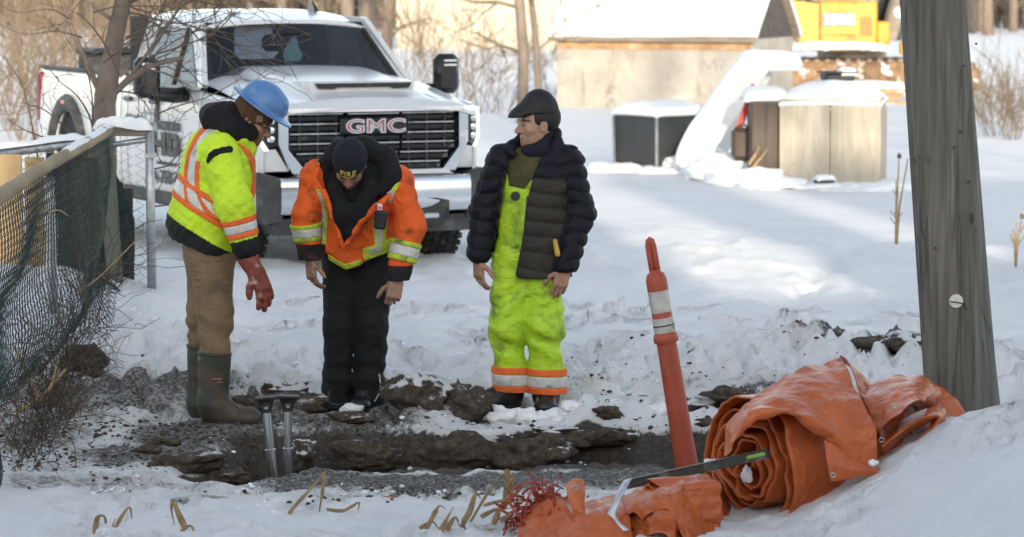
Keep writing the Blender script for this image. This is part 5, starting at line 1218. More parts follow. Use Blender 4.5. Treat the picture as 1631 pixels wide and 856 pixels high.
leaves = [
 ([(150,868),(153,835),(158,822),(168,828),(166,868)],15.1,.010,'hooked dead leaf at the far left of the near snow'),
 ([(172,868),(180,850),(192,826),(206,808),(210,826)],15.05,.010,'dead leaf with a bent tip right of the hooked one'),
 ([(176,860),(178,845),(183,826)],15.1,.006,'thin straight dead leaf between the hooked and the bent one'),
 ([(300,862),(294,840),(284,818),(276,798),(273,812),(278,836)],15.15,.010,'dead leaf folded back on itself below the ice lump'),
 ([(274,862),(290,846),(304,838),(312,856)],15.05,.009,'short curled dead leaf at the base of the folded one'),
 ([(358,848),(378,846),(396,842),(405,838)],15.2,.007,'dead leaf lying flat right of the folded one'),
 ([(446,838),(470,806),(496,778),(514,756)],15.6,.010,'long straw coloured stalk leaning right near the struts'),
 ([(516,752),(514,780),(508,818)],15.62,.008,'pale upright stalk crossing the long leaning one'),
 ([(520,812),(545,814),(562,806),(572,800),(570,814)],15.5,.008,'dead leaf with a hooked end right of the leaning stalks'),
 ([(580,796),(610,792),(640,792),(652,800)],15.9,.006,'flat dead leaf on the bare slush'),
 ([(470,852),(486,848),(500,846),(515,850)],15.1,.007,'dead leaf lying at the bottom edge of the snow'),
 ([(650,856),(672,840),(690,832),(700,848)],15.2,.010,'broad dead leaf left of the leaf cluster'),
 ([(690,868),(702,845),(712,826),(722,808)],15.1,.012,'broad brown leaf standing in the leaf cluster'),
 ([(706,858),(716,836),(726,824),(732,840)],15.15,.010,'folded leaf in the middle of the leaf cluster'),
 ([(735,840),(748,815),(758,786),(766,796)],15.2,.011,'tall leaf of the cluster with a bent tip'),
 ([(742,845),(768,800),(790,766),(808,746)],15.35,.006,'long thin stem rising from the cluster to the trench'),
 ([(808,748),(806,775),(800,800)],15.3,.010,'straw blade hanging near the torn net'),
 ([(818,760),(812,780),(804,806),(800,815)],15.25,.012,'second straw blade hanging beside the torn net'),
 ([(770,806),(800,798),(840,796),(876,794)],15.1,.007,'straight straw lying into the torn net'),
 ([(766,824),(790,812),(816,810)],15.1,.010,'flat brown leaf left of the torn net'),
 ([(796,830),(810,822),(826,808)],15.05,.012,'short broad leaf below the torn net'),
 ([(742,822),(738,838),(748,846)],15.1,.008,'small curled leaf at the foot of the cluster'),
 ([(676,850),(688,826),(700,806),(710,812)],15.2,.010,'brown leaf with a bent tip at the left of the leaf cluster'),
 ([(786,836),(796,812),(812,790),(822,784)],15.1,.011,'tan leaf leaning into the torn net'),
 ([(756,856),(772,846),(792,842)],15.05,.011,'broad flat leaf lying in front of the cluster'),
 ([(608,858),(630,852),(650,852)],15.0,.006,'thin leaf lying at the bottom edge'),
]
for pts, D, w, lab in leaves: blade(0, pts, D-.2, w, lab)
tw = MB().tube(crom([P(165,722,17.3),P(200,740,17.0),(P(232,766,16.6))], 14), .012, n=6).build('black_stick', M['black'], None, True); tag(tw, 'curved dark stick lying at the edge of the muddy ground', 'stick')
# ------------------------------------------------------------------ chain link fence on the left
M['logwood'] = pm('peeled_log', (.30,.225,.135), .85, var=.3, vs=5, sc=(1,.3,1), dirt=((.2,.18,.15),7,.55,.75), bmp=.3, bs=30)
M['greypost'] = pm('green_grey_post', (.115,.125,.095), .85, var=.25, vs=5, sc=(1,1,.25), bmp=.25)
M['linkwire'] = pm('green_coated_wire', (.022,.045,.04), .5, var=.4, vs=2, dirt=((.16,.13,.09),1.2,.52,.7))
Df = 23.6
fn = thing('chain_link_fence', 'sagging green chain link fence with a snowy log rail on the left', 'fence', tuple(P(178,400,Df))); fo = np.array(fn.location)
def loc(px,py,D): return np.array(P(px,py,D))-fo
MB().tube([loc(242,470,Df),loc(240,330,Df),loc(237,196,Df)], .031, n=14).build('steel_post', M['steel'], fn, True)
MB().lathe([(.037,-.02),(.037,.035),(.030,.05),(.02,.055),(.018,.065),(0,.068)], tuple(loc(237,192,Df)), n=14).build('post_cap', M['steel'], fn, False, 40)
MB().box(loc(240,248,Df),(.075,.075,.03)).build('clamp', M['steel'], fn)
q = MB(); q.box(loc(176,345,Df+.02),(.105,.10,1.10),(0,-.06,0),.012); q.build('wood_post', M['greypost'], fn)
lg = crom([loc(172,208,Df-.1),loc(140,228,22.0),loc(80,262,19.2),loc(20,300,16.6),loc(-30,334,15.2)], 40)
MB().tube(lg, .039*(1+.12*noise(np.arange(40)*.6, np.zeros(40), np.zeros(40)+2)), n=12).build('log_rail', M['logwood'], fn, True)
MB().tube([loc(168,222,Df),loc(60,237,Df+.4),loc(-40,252,Df+.7)], .030, n=10).build('top_rail', M['steel'], fn, True)
MB().tube([loc(168,232,Df),loc(200,228,Df),loc(236,222,Df)], .020, n=10).build('top_rail', M['steel'], fn, True)
MB().box((loc(165,208,Df)+loc(232,212,Df))/2,(.31,.06,.06),(0,.02,0),.01).build('wood_rail', M['oldboard'], fn)
def drift(pts, w, h, name, n=40, seed=1):
    C_ = crom(pts, n); V = []; k = 9
    for i in range(n):
        e = min(1, min(i, n-1-i)/3); hh = h*e**.5*(1+.35*float(noise(i*.35, seed, 2.)))
        for j in range(k):
            a = PI*j/(k-1); V.append(C_[i]+np.array([w*math.cos(a)*(1+.1*float(noise(i*.5,j,seed))), w*.3*math.cos(a), hh*math.sin(a)**.8-.012]))
    F = [[i*k+j,(i+1)*k+j,(i+1)*k+j+1,i*k+j+1] for i in range(n-1) for j in range(k-1)]
    return mk(name, V, F, M['snow'], fn, True)
drift([p_+np.array([0,0,.036]) for p_ in lg[:17]], .030, .022, 'rail_snow', 40, 2)
drift([loc(160,204,Df-.05),loc(180,194,Df-.05),loc(205,200,Df-.05),loc(232,205,Df-.05)], .06, .065, 'rail_snow', 30, 3)
drift([loc(160,220,Df),loc(110,222,Df+.2),loc(60,229,Df+.4),loc(-40,240,Df+.7)], .05, .045, 'rail_snow', 40, 4)
def mesh_link(name, A, B, zA, zB, bA, bB, cell=.062, rad=.0030, warp=.03, seed=1):
    """zigzag wires between two ends; tops zA,zB and bottoms bA,bB"""
    q = MB(); L = np.linalg.norm(np.array(B)-np.array(A)); n = int(L/cell*1.0); rg = np.random.RandomState(seed)
    for i in range(n):
        f = i/n; top = zA+(zB-zA)*f; bot = bA+(bB-bA)*f + .12*float(noise(f*7, seed, 1.)); m = max(2,int((top-bot)/(cell/2))); pts = []
        for k in range(m+1):
            s = f + (((k+i)%2)-.5)*(cell*1.04)/L; z = top-(top-bot)*k/m
            p = np.array([A[0]+(B[0]-A[0])*s, A[1]+(B[1]-A[1])*s, z]); sag = (k/m)*warp
            p[0] += sag*1.6*float(noise(s*5, z*3, seed)); p[1] += sag*2*float(noise(s*4, z*2.5, seed+5)); p[2] += sag*.8*float(noise(s*9, z*4, seed+9)) ; p[0] += .004*(1 if i%2 else -1); pts.append(p)
        q.tube(pts, rad, n=3, cap=False)
    return q.build(name, M['linkwire'], fn, True)
a = loc(168,232,Df); b = loc(239,225,Df); zb = -fo[2]+.20
mesh_link('chain_link_mesh', a, b, a[2], b[2], loc(168,470,Df)[2], loc(239,458,Df)[2], seed=1, warp=.02)
a2 = lg[0]; b2 = lg[-1]; mesh_link('chain_link_mesh', a2, b2, a2[2]-.03, b2[2]-.03, loc(200,470,Df)[2], -fo[2]+.14, seed=2, warp=.10)
a3 = loc(160,224,Df+.02); b3 = loc(-40,252,Df+.7); mesh_link('chain_link_mesh', b3, a3, b3[2], a3[2], loc(0,440,Df)[2], loc(150,440,Df)[2], seed=3, warp=.02)
MB().tube([loc(85,500,20.6),loc(82,420,20.6),loc(80,330,20.6),loc(79,282,20.6)], .03, n=10).build('steel_post', M['steel'], fn, True)
# boards behind the fence
M['darkboard'] = pm('dark_weathered_board', (.055,.047,.04), .9, var=.35, vs=4, sc=(1,1,.2), bmp=.3)
M['tanboard'] = pm('tan_plywood', (.42,.29,.15), .8, var=.2, vs=4, sc=(1,1,.4))
bs_ = thing('board_stack', 'upright dark and tan boards leaning behind the chain link fence', 'board stack', tuple(P(100,430,Df+.5)-Vector((0,0,.15)))); bo = np.array(bs_.location)
for i,(xa,xb,yt,D_,mt) in enumerate([(-40,38,246,.45,'tanboard'),(40,72,250,.43,'tanboard'),(74,92,244,.5,'darkboard'),(112,132,242,.42,'darkboard'),(133,150,250,.46,'darkboard'),(193,212,300,.5,'darkboard'),(92,111,262,.55,'darkboard')]):
    c = (np.array(P((xa+xb)/2, (yt+470)/2, Df+D_)) - bo); s_ = FPX/(Df+D_); MB().box(c,((xb-xa)/s_-.006,.03,(470-yt)/s_),(0,.015*((i%3)-1),0),.004).build('board', M[mt], bs_)
M['fabric_dark'] = pm('dark_green_screen_cloth', (.016,.026,.028), .9, var=.4, vs=4, bmp=.4, bs=30, bd=.01)
sc2 = gridmesh('screen_cloth', np.array([[np.array(P(a_,b_,D_))-np.array(P(160,430,Df+.3)) + np.array([0,.03*float(noise(a_*.06,b_*.03,3.)),0]) for b_,D_ in zip(np.linspace(yt,yb,14), np.linspace(Df+.3,Df+.22,14))] for a_,yt,yb in [(92,262,486),(105,258,484),(118,254,482),(130,250,480),(142,252,478),(154,254,476),(165,256,470),(176,262,468),(186,280,462),(196,300,458),(206,325,452),(214,350,446)]]), M['fabric_dark'], None, .004); sc2.location = P(160,430,Df+.3); tag(sc2, 'dark screen cloth hanging on the inner side of the chain link fence', 'screen')
# tangle of dead vines and grass in and below the mesh
rv = np.random.RandomState(21); vn = MB()
for k in range(560):
    D = rv.uniform(16.6,23.3); f = (23.5-D)/(23.5-15.2); edge = np.array([lg[int(f*39)][0]+fo[0], D])
    x = edge[0]+rv.normal(.0,.055)+.0; z0 = ground_z(x,D); h = rv.uniform(.12,.8)*(1 if rv.rand()<.5 else .45); p = np.array([x,D,z0-.02]); d = np.array([rv.normal(0,.25),rv.normal(0,.2),1.]); pts = [p.copy()]
    for s_ in range(6): d = d+rv.normal(0,.30,3)+np.array([.02,0,-.05*s_]); d /= np.linalg.norm(d); p = p+d*h/6; pts.append(p.copy())
    vn.tube(pts, rv.uniform(.0012,.0030), n=3, cap=False)
M['vine2'] = pm('matted_dead_grass', (.15,.11,.07), .9, var=.5, vs=3); M['vine'] = pm('dead_vine', (.060,.045,.032), .9, var=.5, vs=2.2); tag(vn.build('dead_vines', M['vine'], None, True), 'tangle of dead vines and grass growing through the chain link mesh', kind='stuff')
vn = MB()
for k in range(420):
    x = rv.uniform(-3.0,-2.35); D = rv.uniform(17.2,21.3); 
    if x > -2.32 + (D-17)*.0 : x -= .25
    z0 = ground_z(x,D); h = rv.uniform(.08,.30); p = np.array([x,D,z0-.01]); d = np.array([rv.normal(0,.5),rv.normal(0,.3),1.]); pts=[p.copy()]
    for s_ in range(5): d = d+rv.normal(0,.25,3)+np.array([0,0,-.12*s_]); d/=np.linalg.norm(d); p=p+d*h/5; pts.append(p.copy())
    vn.tube(pts, rv.uniform(.0012,.0026), n=3, cap=False)
tag(vn.build('dead_grass', M['vine2'], None, True), 'dead matted grass at the foot of the fence bank', kind='stuff')
for pts, r, D, lab in [([(-20,672),(30,655),(70,628),(105,588)],.014,18.6,'thick pale broken stalk leaning right at the left edge'),([(65,640),(45,600),(22,552)],.012,18.7,'pale stalk leaning left from the thick broken one'),([(78,625),(88,595),(92,566)],.010,18.8,'short pale stalk rising from the thick broken one'),([(120,470),(160,440),(205,395),(235,365)],.006,20.5,'long thin straw leaning in front of the mesh'),([(30,395),(60,350),(90,335),(110,345)],.006,19.0,'arched pale straw in the mesh near the log rail')]:
    o = MB().tube(crom([P(a_,b_,D) for a_,b_ in pts], 16), np.linspace(r,r*.5,16), n=6).build('dead_stalk', M['dry'], None, True); tag(o, lab, 'dead stalk', 'dead stalks by the fence')
# ------------------------------------------------------------------ bare tree behind the fence
Dt = 25.2; tr_o = P(166,260,Dt); nt_ = thing('bare_tree', 'bare forked tree right behind the corner of the chain link fence', 'tree', (tr_o.x, Dt, ground_z(tr_o.x,Dt)-.05)); to = np.array(nt_.location)
def tl(px,py,D=Dt): return np.array(P(px,py,D))-to
trunk = crom([tl(163,460),tl(164,260),tl(166,180),tl(172,125),tl(183,62),tl(196,0),tl(206,-60),tl(214,-190),tl(225,-420)], 40); rtr = np.interp(np.linspace(0,1,40),[0,.2,.36,.5,.6,1.0],[.11,.092,.080,.066,.060,.04])
tb = MB(); tb.tube(trunk, rtr*(1+.08*noise(np.arange(40)*.9,np.zeros(40),np.zeros(40))), n=14); tb.build('trunk', M['bark'], nt_, True)
lim = [([(166,160),(150,128),(132,88),(112,40),(92,-20),(70,-110)],.026,.012),([(180,150),(205,128),(238,106),(268,98),(291,93)],.026,.017),([(188,140),(215,112),(245,70),(275,30),(300,-20)],.016,.008),([(190,40),(150,10),(110,-30)],.018,.010),([(196,10),(240,-15),(290,-40)],.02,.012),([(205,-50),(260,-90),(330,-140)],.02,.01)]
tw_ = MB(); rt = np.random.RandomState(31)
for pts, r0, r1 in lim:
    C_ = crom([tl(a_,b_,Dt-.02*k) for k,(a_,b_) in enumerate(pts)], 22); MB().tube(C_, np.linspace(r0,r1,22), n=9).build('limb', M['bark'], nt_, True)
    for k in range(5):
        i = rt.randint(6,22); d = (C_[min(i,21)]-C_[max(i-1,0)]); d /= np.linalg.norm(d); d = d + rt.normal(0,.7,3); grow(tw_, C_[i], d, rt.uniform(.35,.75), .0065, 2, rt, (2,4), .6, 5, 4, .08, .0022, .22)
for pts in [[(150,215),(140,180),(120,150),(95,130),(75,105)],[(148,195),(146,150),(138,110)],[(60,250),(40,150),(20,110),(-5,80)],[(215,205),(245,185),(280,170),(330,155),(385,125)],[(190,120),(160,60),(120,20),(60,5)],[(200,60),(250,40),(310,35),(350,18)],[(230,110),(270,120),(300,145),(312,180)],[(120,230),(100,200),(70,175),(40,165)],[(240,90),(300,70),(345,50),(380,10)],[(130,60),(90,50),(40,55),(0,40)],[(110,30),(80,15),(30,20),(-10,5)],[(150,20),(190,10),(260,10),(330,0)],[(180,145),(215,150),(235,170),(240,190)],[(92,240),(70,220),(45,210),(10,190)],[(165,100),(200,75),(240,60),(262,30)],[(240,330),(280,325),(320,318)],[(243,270),(300,258)],[(240,232),(275,236),(290,240)]]:
    C_ = crom([tl(a_,b_,Dt-.3-.15*k) for k,(a_,b_) in enumerate(pts)], 18); tw_.tube(C_, np.linspace(.0075,.0028,18), n=5)
    for k in range(4):
        i = rt.randint(3,18); d = C_[i]-C_[i-1]; d /= np.linalg.norm(d); grow(tw_, C_[i], d+rt.normal(0,.8,3), rt.uniform(.15,.42), .0038, 1, rt, (2,3), .6, 4, 3, .05, .002, .22)
for k in range(14):
    i = rt.randint(20,36); grow(tw_, trunk[i], rt.normal(0,1,3)*np.array([1,1,.5])+np.array([0,-.2,.3]), rt.uniform(.5,1.0), .007, 2, rt, (2,4), .6, 5, 4, .0, .002, .22)
tw_.build('crown', M['twig'], nt_, True)
# ------------------------------------------------------------------ people
def sdpoly(x, z, poly):
    """signed distance to a 2D polygon (negative inside)"""
    poly = np.array(poly, np.float32); n = len(poly); d = np.full(len(x), 1e9, np.float32); ins = np.zeros(len(x), bool)
    for i in range(n):
        a = poly[i]; b = poly[(i+1)%n]; e = b-a; wx = x-a[0]; wz = z-a[1]
        t = np.clip((wx*e[0]+wz*e[1])/(e@e+1e-12), 0, 1); d = np.minimum(d, (wx-e[0]*t)**2+(wz-e[1]*t)**2)
        c = ((a[1] <= z) & (b[1] > z)) | ((b[1] <= z) & (a[1] > z))
        with np.errstate(divide='ignore', invalid='ignore'): xi = a[0]+(z-a[1])/(b[1]-a[1]+1e-12)*e[0]
        ins ^= c & (x < xi)
    d = np.sqrt(d); return np.where(ins, -d, d)
def basis(fwd, up=(0,0,1)):
    f = np.array(fwd, float); f /= np.linalg.norm(f); u = np.array(up, float); u -= f*u.dot(f); u /= np.linalg.norm(u); r = np.cross(f, u); return np.stack([r, f, u], 1)
def head_sdf(q):
    """q in head space: x right, y forward, z up, metres for a head about .235 high"""
    d = ell(q, (0,-.018,.035), (.074,.096,.088)); d = smin(d, ell(q, (0,.018,-.030), (.061,.074,.082)), .03)
    d = smin(d, ell(q, (0,.030,-.082), (.046,.052,.036)), .03); d = smin(d, ell(q, (0,.074,-.098), (.020,.018,.018)), .02)
    d = smin(d, cap(q, (-.034,.078,.014), (.034,.078,.014), .012), .012); d = smin(d, ell(np.abs(q*[1,0,0])+q*[0,1,1], (.040,.055,-.028), (.024,.026,.022)), .02)
    qa = np.abs(q*np.array([1,0,0],np.float32))+q*np.array([0,1,1],np.float32)
    d = smax(d, -ell(qa, (.031,.098,-.004), (.017,.018,.011)), .010)
    d = smin(d, ell(qa, (.031,.074,-.005), (.0135,.0125,.012)), .003)
    d = smin(d, cap(q, (0,.088,.004), (0,.109,-.034), .0085, .0135), .010); d = smin(d, ell(qa, (.013,.096,-.038), (.0085,.011,.008)), .006)
    d = smin(d, cap(q, (-.019,.086,-.064), (.019,.086,-.064), .0065), .006); d = smin(d, cap(q, (-.016,.085,-.077), (.016,.085,-.077), .0075), .006)
    d = smax(d, -cap(q, (-.020,.097,-.0705), (.020,.097,-.0705), .0035), .003)
    e = ell(qa, (.078,-.008,-.012), (.009,.020,.032)); e = smax(e, -ell(qa, (.087,-.000,-.010), (.009,.011,.020)), .003); d = smin(d, e, .006)
    return d
def head_col(q, skin, beard=0.0, hair=(.015,.012,.010)):
    c = np.tile(np.array(skin, np.float32), (len(q),1)); qa = np.abs(q[:,0])
    def put(m, col):
        nonlocal c; m = np.clip(m,0,1)[:,None]; c = c*(1-m)+np.array(col,np.float32)*m
    put(.35*np.exp(-((qa-.04)/.02)**2-((q[:,2]+.035)/.02)**2)*(q[:,1]>.03), (skin[0]*1.25, skin[1]*.8, skin[2]*.75))
    put(.5*np.exp(-((q[:,2]+.07)/.012)**2-(qa/.024)**2)*(q[:,1]>.07), (skin[0]*.95, skin[1]*.55, skin[2]*.55))
    put(.9*np.exp(-((q[:,2]+.0705)/.0028)**2-(qa/.024)**4)*(q[:,1]>.075), (.05,.02,.018))
    put(1.2*np.exp(-((q[:,2]-.020+.15*np.abs(qa-.032))/.0055)**4-((qa-.033)/.022)**4)*(q[:,1]>.05), hair)
    put(1.2*np.exp(-((q[:,2]+.005)/.0045)**2-((qa-.031)/.012)**4)*(q[:,1]>.06), (.02,.015,.013))
    put(1.0*((q[:,2]>.012)&(qa>.055)&(q[:,1]<.035))*1.0, hair)
    put(beard*np.exp(-((q[:,2]+.088)/.028)**4)*(q[:,1]>.0)*(1-np.exp(-((q[:,2]+.07)/.008)**2-(qa/.02)**2)), hair)
    return c
def hand_caps(w, d, nrm, th, curl=(.35,.5,.4), spread=.05, s=1.0, thumb=.7):
    d = np.array(d,float); d /= np.linalg.norm(d); nrm = np.array(nrm,float); nrm -= d*nrm.dot(d); nrm /= np.linalg.norm(nrm)
    t = np.cross(d, nrm); t = t*np.sign(t.dot(np.array(th,float))+1e-9); w = np.array(w,float); C = []
    L = [(.030,[.044,.027,.020],.0095),(.0095,[.049,.031,.021],.0097),(-.0110,[.045,.028,.020],.0094),(-.0300,[.035,.022,.018],.0083)]
    for k,(o,ln,r) in enumerate(L):
        p = w + d*(.092-.006*abs(k-1))*s + t*o*s; a = 0; dd = d + t*spread*(1.5-k); dd /= np.linalg.norm(dd)
        cv = [c_*(1+.12*(k-1)) for c_ in curl]
        for j in range(3):
            a += cv[j]; v = dd*math.cos(a) - nrm*math.sin(a); q = p+v*ln[j]*s; C.append((p,q,r*s*(1-.08*j),r*s*(1-.08*(j+1)))); p = q
    p = w + d*.028*s + t*.030*s - nrm*.006*s; v = d*thumb + t*.75 - nrm*.35; v /= np.linalg.norm(v); q = p+v*.042*s; C.append((p,q,.0125*s,.0115*s))
    v = v*.7 + d*.55 - nrm*.2; v /= np.linalg.norm(v); p = q; q = p+v*.030*s; C.append((p,q,.0115*s,.0105*s)); v = v*.8+d*.3; v /= np.linalg.norm(v); C.append((q,q+v*.022*s,.0105*s,.0088*s))
    Mx = np.stack([t,nrm,d],1); return C, Mx, w, d, s
def hand_sdf(p, H, grow_=0.0):
    C, Mx, w, d, s = H
    def f(q):
        e = rbox(q, w+d*.050*s, (.041*s,.0155*s,.052*s), .014*s, Mx)
        for a,b,ra,rb in C[12:]: e = smin(e, cap(q,a,b,ra,rb), .010*s)
        for a,b,ra,rb in C[:12]: e = smin(e, cap(q,a,b,ra,rb), .0045*s)
        return e - grow_
    return near(p, w+d*.09*s, .22*s, f)
def folds(p, amp=.007, fq=11, an=(1,1,1.6), seed=0):
    return amp*(ridged(p[:,0]*fq*an[0]+seed, p[:,1]*fq*an[1], p[:,2]*fq*an[2]+seed, 2)*.6 + .6*noise(p[:,0]*fq*.45+seed, p[:,1]*fq*.45, p[:,2]*fq*.5))
class Man:
    def __init__(s, px, py, D): s.D = D; s.o = np.array(P(px,py,D), np.float32)
    def __call__(s, px, py, y=0.0): return np.array(P(px,py,s.D+y), np.float32)-s.o
    def xz(s, pts, y=0.0): return [(lambda v: (v[0],v[2]))(s(a,b,y)) for a,b in pts]
SKIN = lambda n, col: pm(n, col, .5, var=.2, vs=45, attr='col', bmp=.10, bs=180, bd=.002, spec=.35)
M['skin'] = SKIN('skin', (.4,.25,.18))
def cloth(name, col, rough=.8, bs=240, bmp=.18, crease=(13,.55,.035,(1,1,1.5)), **k): return pm(name, col, rough, bmp=bmp, bs=bs, bd=.002, crease=crease, **k)
M['hivis'] = cloth('fluorescent_yellow_cloth', (.56,.80,.03), var=.10, vs=6, dirt=((.22,.27,.06),6,.60,.82))
M['hivis_pants'] = cloth('fluorescent_yellow_coated_cloth', (.45,.69,.02), .5, var=.14, vs=5, dirt=((.07,.11,.025),5,.50,.70))
M['orangecloth'] = cloth('fluorescent_orange_cloth', (.80,.12,.015), var=.12, vs=6, dirt=((.10,.028,.012),6.5,.54,.72))
M['orangeband'] = cloth('orange_tape', (.82,.15,.03), var=.1, dirt=((.4,.1,.04),9,.6,.8))
M['limeband'] = cloth('lime_tape', (.50,.66,.05), var=.1, dirt=((.12,.14,.03),10,.52,.7))
M['silver'] = pm('silver_reflective_tape', (.62,.61,.58), .4, .1, var=.14, vs=24, dirt=((.22,.20,.17),14,.56,.72), bmp=.1)
M['blackcloth'] = cloth('black_cloth', (.0055,.0055,.007), .95, var=.3, vs=5)
M['blackpants'] = cloth('black_snow_pants', (.0045,.0045,.0055), .85, var=.3, vs=5, dirt=((.06,.055,.05),5,.62,.85))
M['navycloth'] = cloth('navy_black_knit', (.005,.006,.012), .9, var=.2, vs=8)
M['browncloth'] = cloth('brown_duck_canvas', (.205,.14,.078), .9, var=.18, vs=7, dirt=((.07,.05,.032),4.5,.52,.78))
M['beanie'] = cloth('brown_knit', (.10,.045,.022), .95, var=.2, vs=9, bmp=.35, bs=120)
M['olive'] = cloth('olive_sweater', (.070,.060,.022), .95, var=.15, vs=9, bmp=.3, bs=150)
M['puffer'] = pm('quilted_nylon', (.02,.02,.02), .6, spec=.25, var=.2, vs=6, attr='col', bmp=.15, bs=60, bd=.004, crease=(22,.5,.02))
M['jackattr'] = pm('two_colour_jacket_cloth', (.02,.02,.02), .8, var=.1, vs=6, attr='col', bmp=.2, bs=240, bd=.002, dirt=((.09,.03,.015),6.5,.55,.72), crease=(12,.6,.04))
M['jackattr2'] = pm('two_colour_yellow_jacket_cloth', (.02,.02,.02), .8, var=.1, vs=6, attr='col', bmp=.2, bs=240, bd=.002, dirt=((.25,.28,.07),7,.63,.85), crease=(12,.5,.035))
M['boot_olive'] = pm('olive_rubber_boot', (.040,.042,.028), .42, var=.2, vs=8, dirt=((.085,.060,.040),7,.47,.65), bmp=.15)
M['boot_black'] = pm('black_rubber_boot', (.012,.012,.013), .35, var=.2, vs=8, dirt=((.13,.12,.11),9,.58,.75), bmp=.15)
M['redglove'] = pm('red_rubber_glove', (.20,.040,.022), .6, var=.2, vs=14, dirt=((.40,.33,.24),12,.60,.72), bmp=.2)
M['helmet'] = pm('blue_scuffed_shell', (.085,.20,.43), .38, var=.10, vs=6, dirt=((.30,.36,.45),9,.60,.80), bmp=.06)
def boot(name, man, mat, ank, heel, toe, top, rs, ptop, lab=None, sole=True):
    """ank: point at ankle, heel/toe on the ground, top: point at the top of the shaft"""
    ank, heel, toe, top = [np.array(v, np.float32) for v in (ank,heel,toe,top)]; fd = toe-heel; L = np.linalg.norm(fd); fd /= L; side = np.array([-fd[1],fd[0],0])
    zf = min(heel[2], toe[2])
    def f(p):
        d = cap(p, ank, top, rs*.93, rs); a = heel+fd*.055+[0,0,.052]; b = toe-fd*.058+[0,0,.040]
        e = cap(p, a, b, .050, .046); e = smin(e, ell(p, b+fd*.008+[0,0,-.004], (.062,.062,.046)), .03)
        e = smin(e, cap(p, a+[0,0,.05], heel+fd*.17+[0,0,.075], .056, .046), .03)
        d = smin(d, e, .05); d = np.maximum(d, zf-p[:,2])
        d = d + .004*noise(p[:,0]*9, p[:,1]*9, p[:,2]*22)
        d = np.minimum(d, np.maximum(cap(p, ank, top, rs*.95, rs+.004), np.abs((p-top)@((top-ank)/np.linalg.norm(top-ank)))-.010))
        return np.maximum(d, (p-top)@((top-ank)/np.linalg.norm(top-ank))-.006)
    lo = np.minimum.reduce([ank,heel,toe,top])-.14; hi = np.maximum.reduce([ank,heel,toe,top])+.14
    o = sdfobj(name, f, lo, hi, .006, mat, man)
    if sole:
        def g(p): return np.maximum(f(p)-.006, p[:,2]-(zf+.026))
        sdfobj('sole', g, lo, hi, .006, M['rubber'], o)
    return o
def slab(fn, cond, infl): return lambda p: np.maximum(fn(p)-infl, cond(p))
# ================================================================== right worker: flat cap, open dark puffer jacket, yellow bib trousers
m = Man(838, 657, 18.9); oR = m.o
SK = (.40,.235,.165)
bx_ = basis((-.965,-.26,-.03)); hc = m(857,197,.0); hs = 1.10
wl_, wr_ = m(762,414,-.04), m(898,428,-.13)
HL = hand_caps(wl_, (.03,-.10,-1), (-.8,-.6,0), (.6,-1,0), (.30,.55,.5), .04, 1.0); HR = hand_caps(wr_, (-.22,-.10,-1), (.30,-1,.0), (-1,0,0), (.25,.55,.55), .05, 1.05)
def bodyR(p):
    def hd(q): return head_sdf(((q-hc)@bx_).astype(np.float32)/hs)*hs
    d = near(p, hc, .25, hd); d = smin(d, cap(p, m(862,212,.02), m(856,262,.02), .060, .066), .03)
    d = smin(d, cap(p, m(853,275,.02), m(845,410,.02), .10, .09), .05)
    for pts in ([m(800,258),m(772,335,.02),wl_],[m(903,260),m(922,340,.0),wr_]): d = smin(d, pcap(p, [m(852,262,.02)]+pts, [.05,.045,.036,.029], .03), .03)
    d = smin(d, hand_sdf(p, HL), .012); d = smin(d, hand_sdf(p, HR), .012)
    for pts in ([m(822,420,.02),m(812,520,-.02),m(814,632,0)],[m(862,420,.02),m(866,520,-.02),m(871,632,0)]): d = smin(d, pcap(p, pts, [.07,.05,.04], .03), .04)
    return d
def colR(V):
    q = ((V-hc)@bx_)/hs; c = np.tile(np.array(SK,np.float32),(len(V),1)); mk_ = np.linalg.norm(V-hc,axis=1) < .17; c[mk_] = head_col(q[mk_], SK, .12)
    for H in (HL,HR):
        mm = np.linalg.norm(V-(H[2]+H[3]*.12), axis=1) < .13; c[mm] *= np.array([.93,.86,.84])
    return {'col': c}
pR = sdfobj('person', bodyR, m(745,130,-.32), m(950,657,.3), .0042, M['skin'], None, colR); pR.location = oR
tag(pR, 'worker in black flat cap, open dark puffer jacket and bright yellow bib trousers', 'person')
# sweater and gaiter
def torsoR(p, g=0.0):
    d = cap(p, m(846,425,.02), m(851,285,.01), .140+g, .142+g, (1,0,0), 1.28); return smin(d, cap(p, m(806,254,.01), m(900,256,.01), .070+g, .070+g), .06)
sdfobj('sweater', lambda p: torsoR(p) + folds(p,.004,10), m(770,215,-.3), m(935,430,.3), .0075, M['olive'], pR)
def gait(p):
    d = smin(cap(p, m(864,214,.015), m(857,242,.012), .071, .088), cap(p, m(842,243,-.04), m(868,240,-.04), .040), .04); return d + folds(p,.006,16,(.6,.6,2.2)) 
sdfobj('neck_gaiter', lambda p: np.maximum(gait(p), (p@np.array([-.42,0,1.],np.float32))-(m(850,219)@np.array([-.42,0,1.],np.float32))), m(815,190,-.22), m(905,262,.22), .006, M['navycloth'], pR)
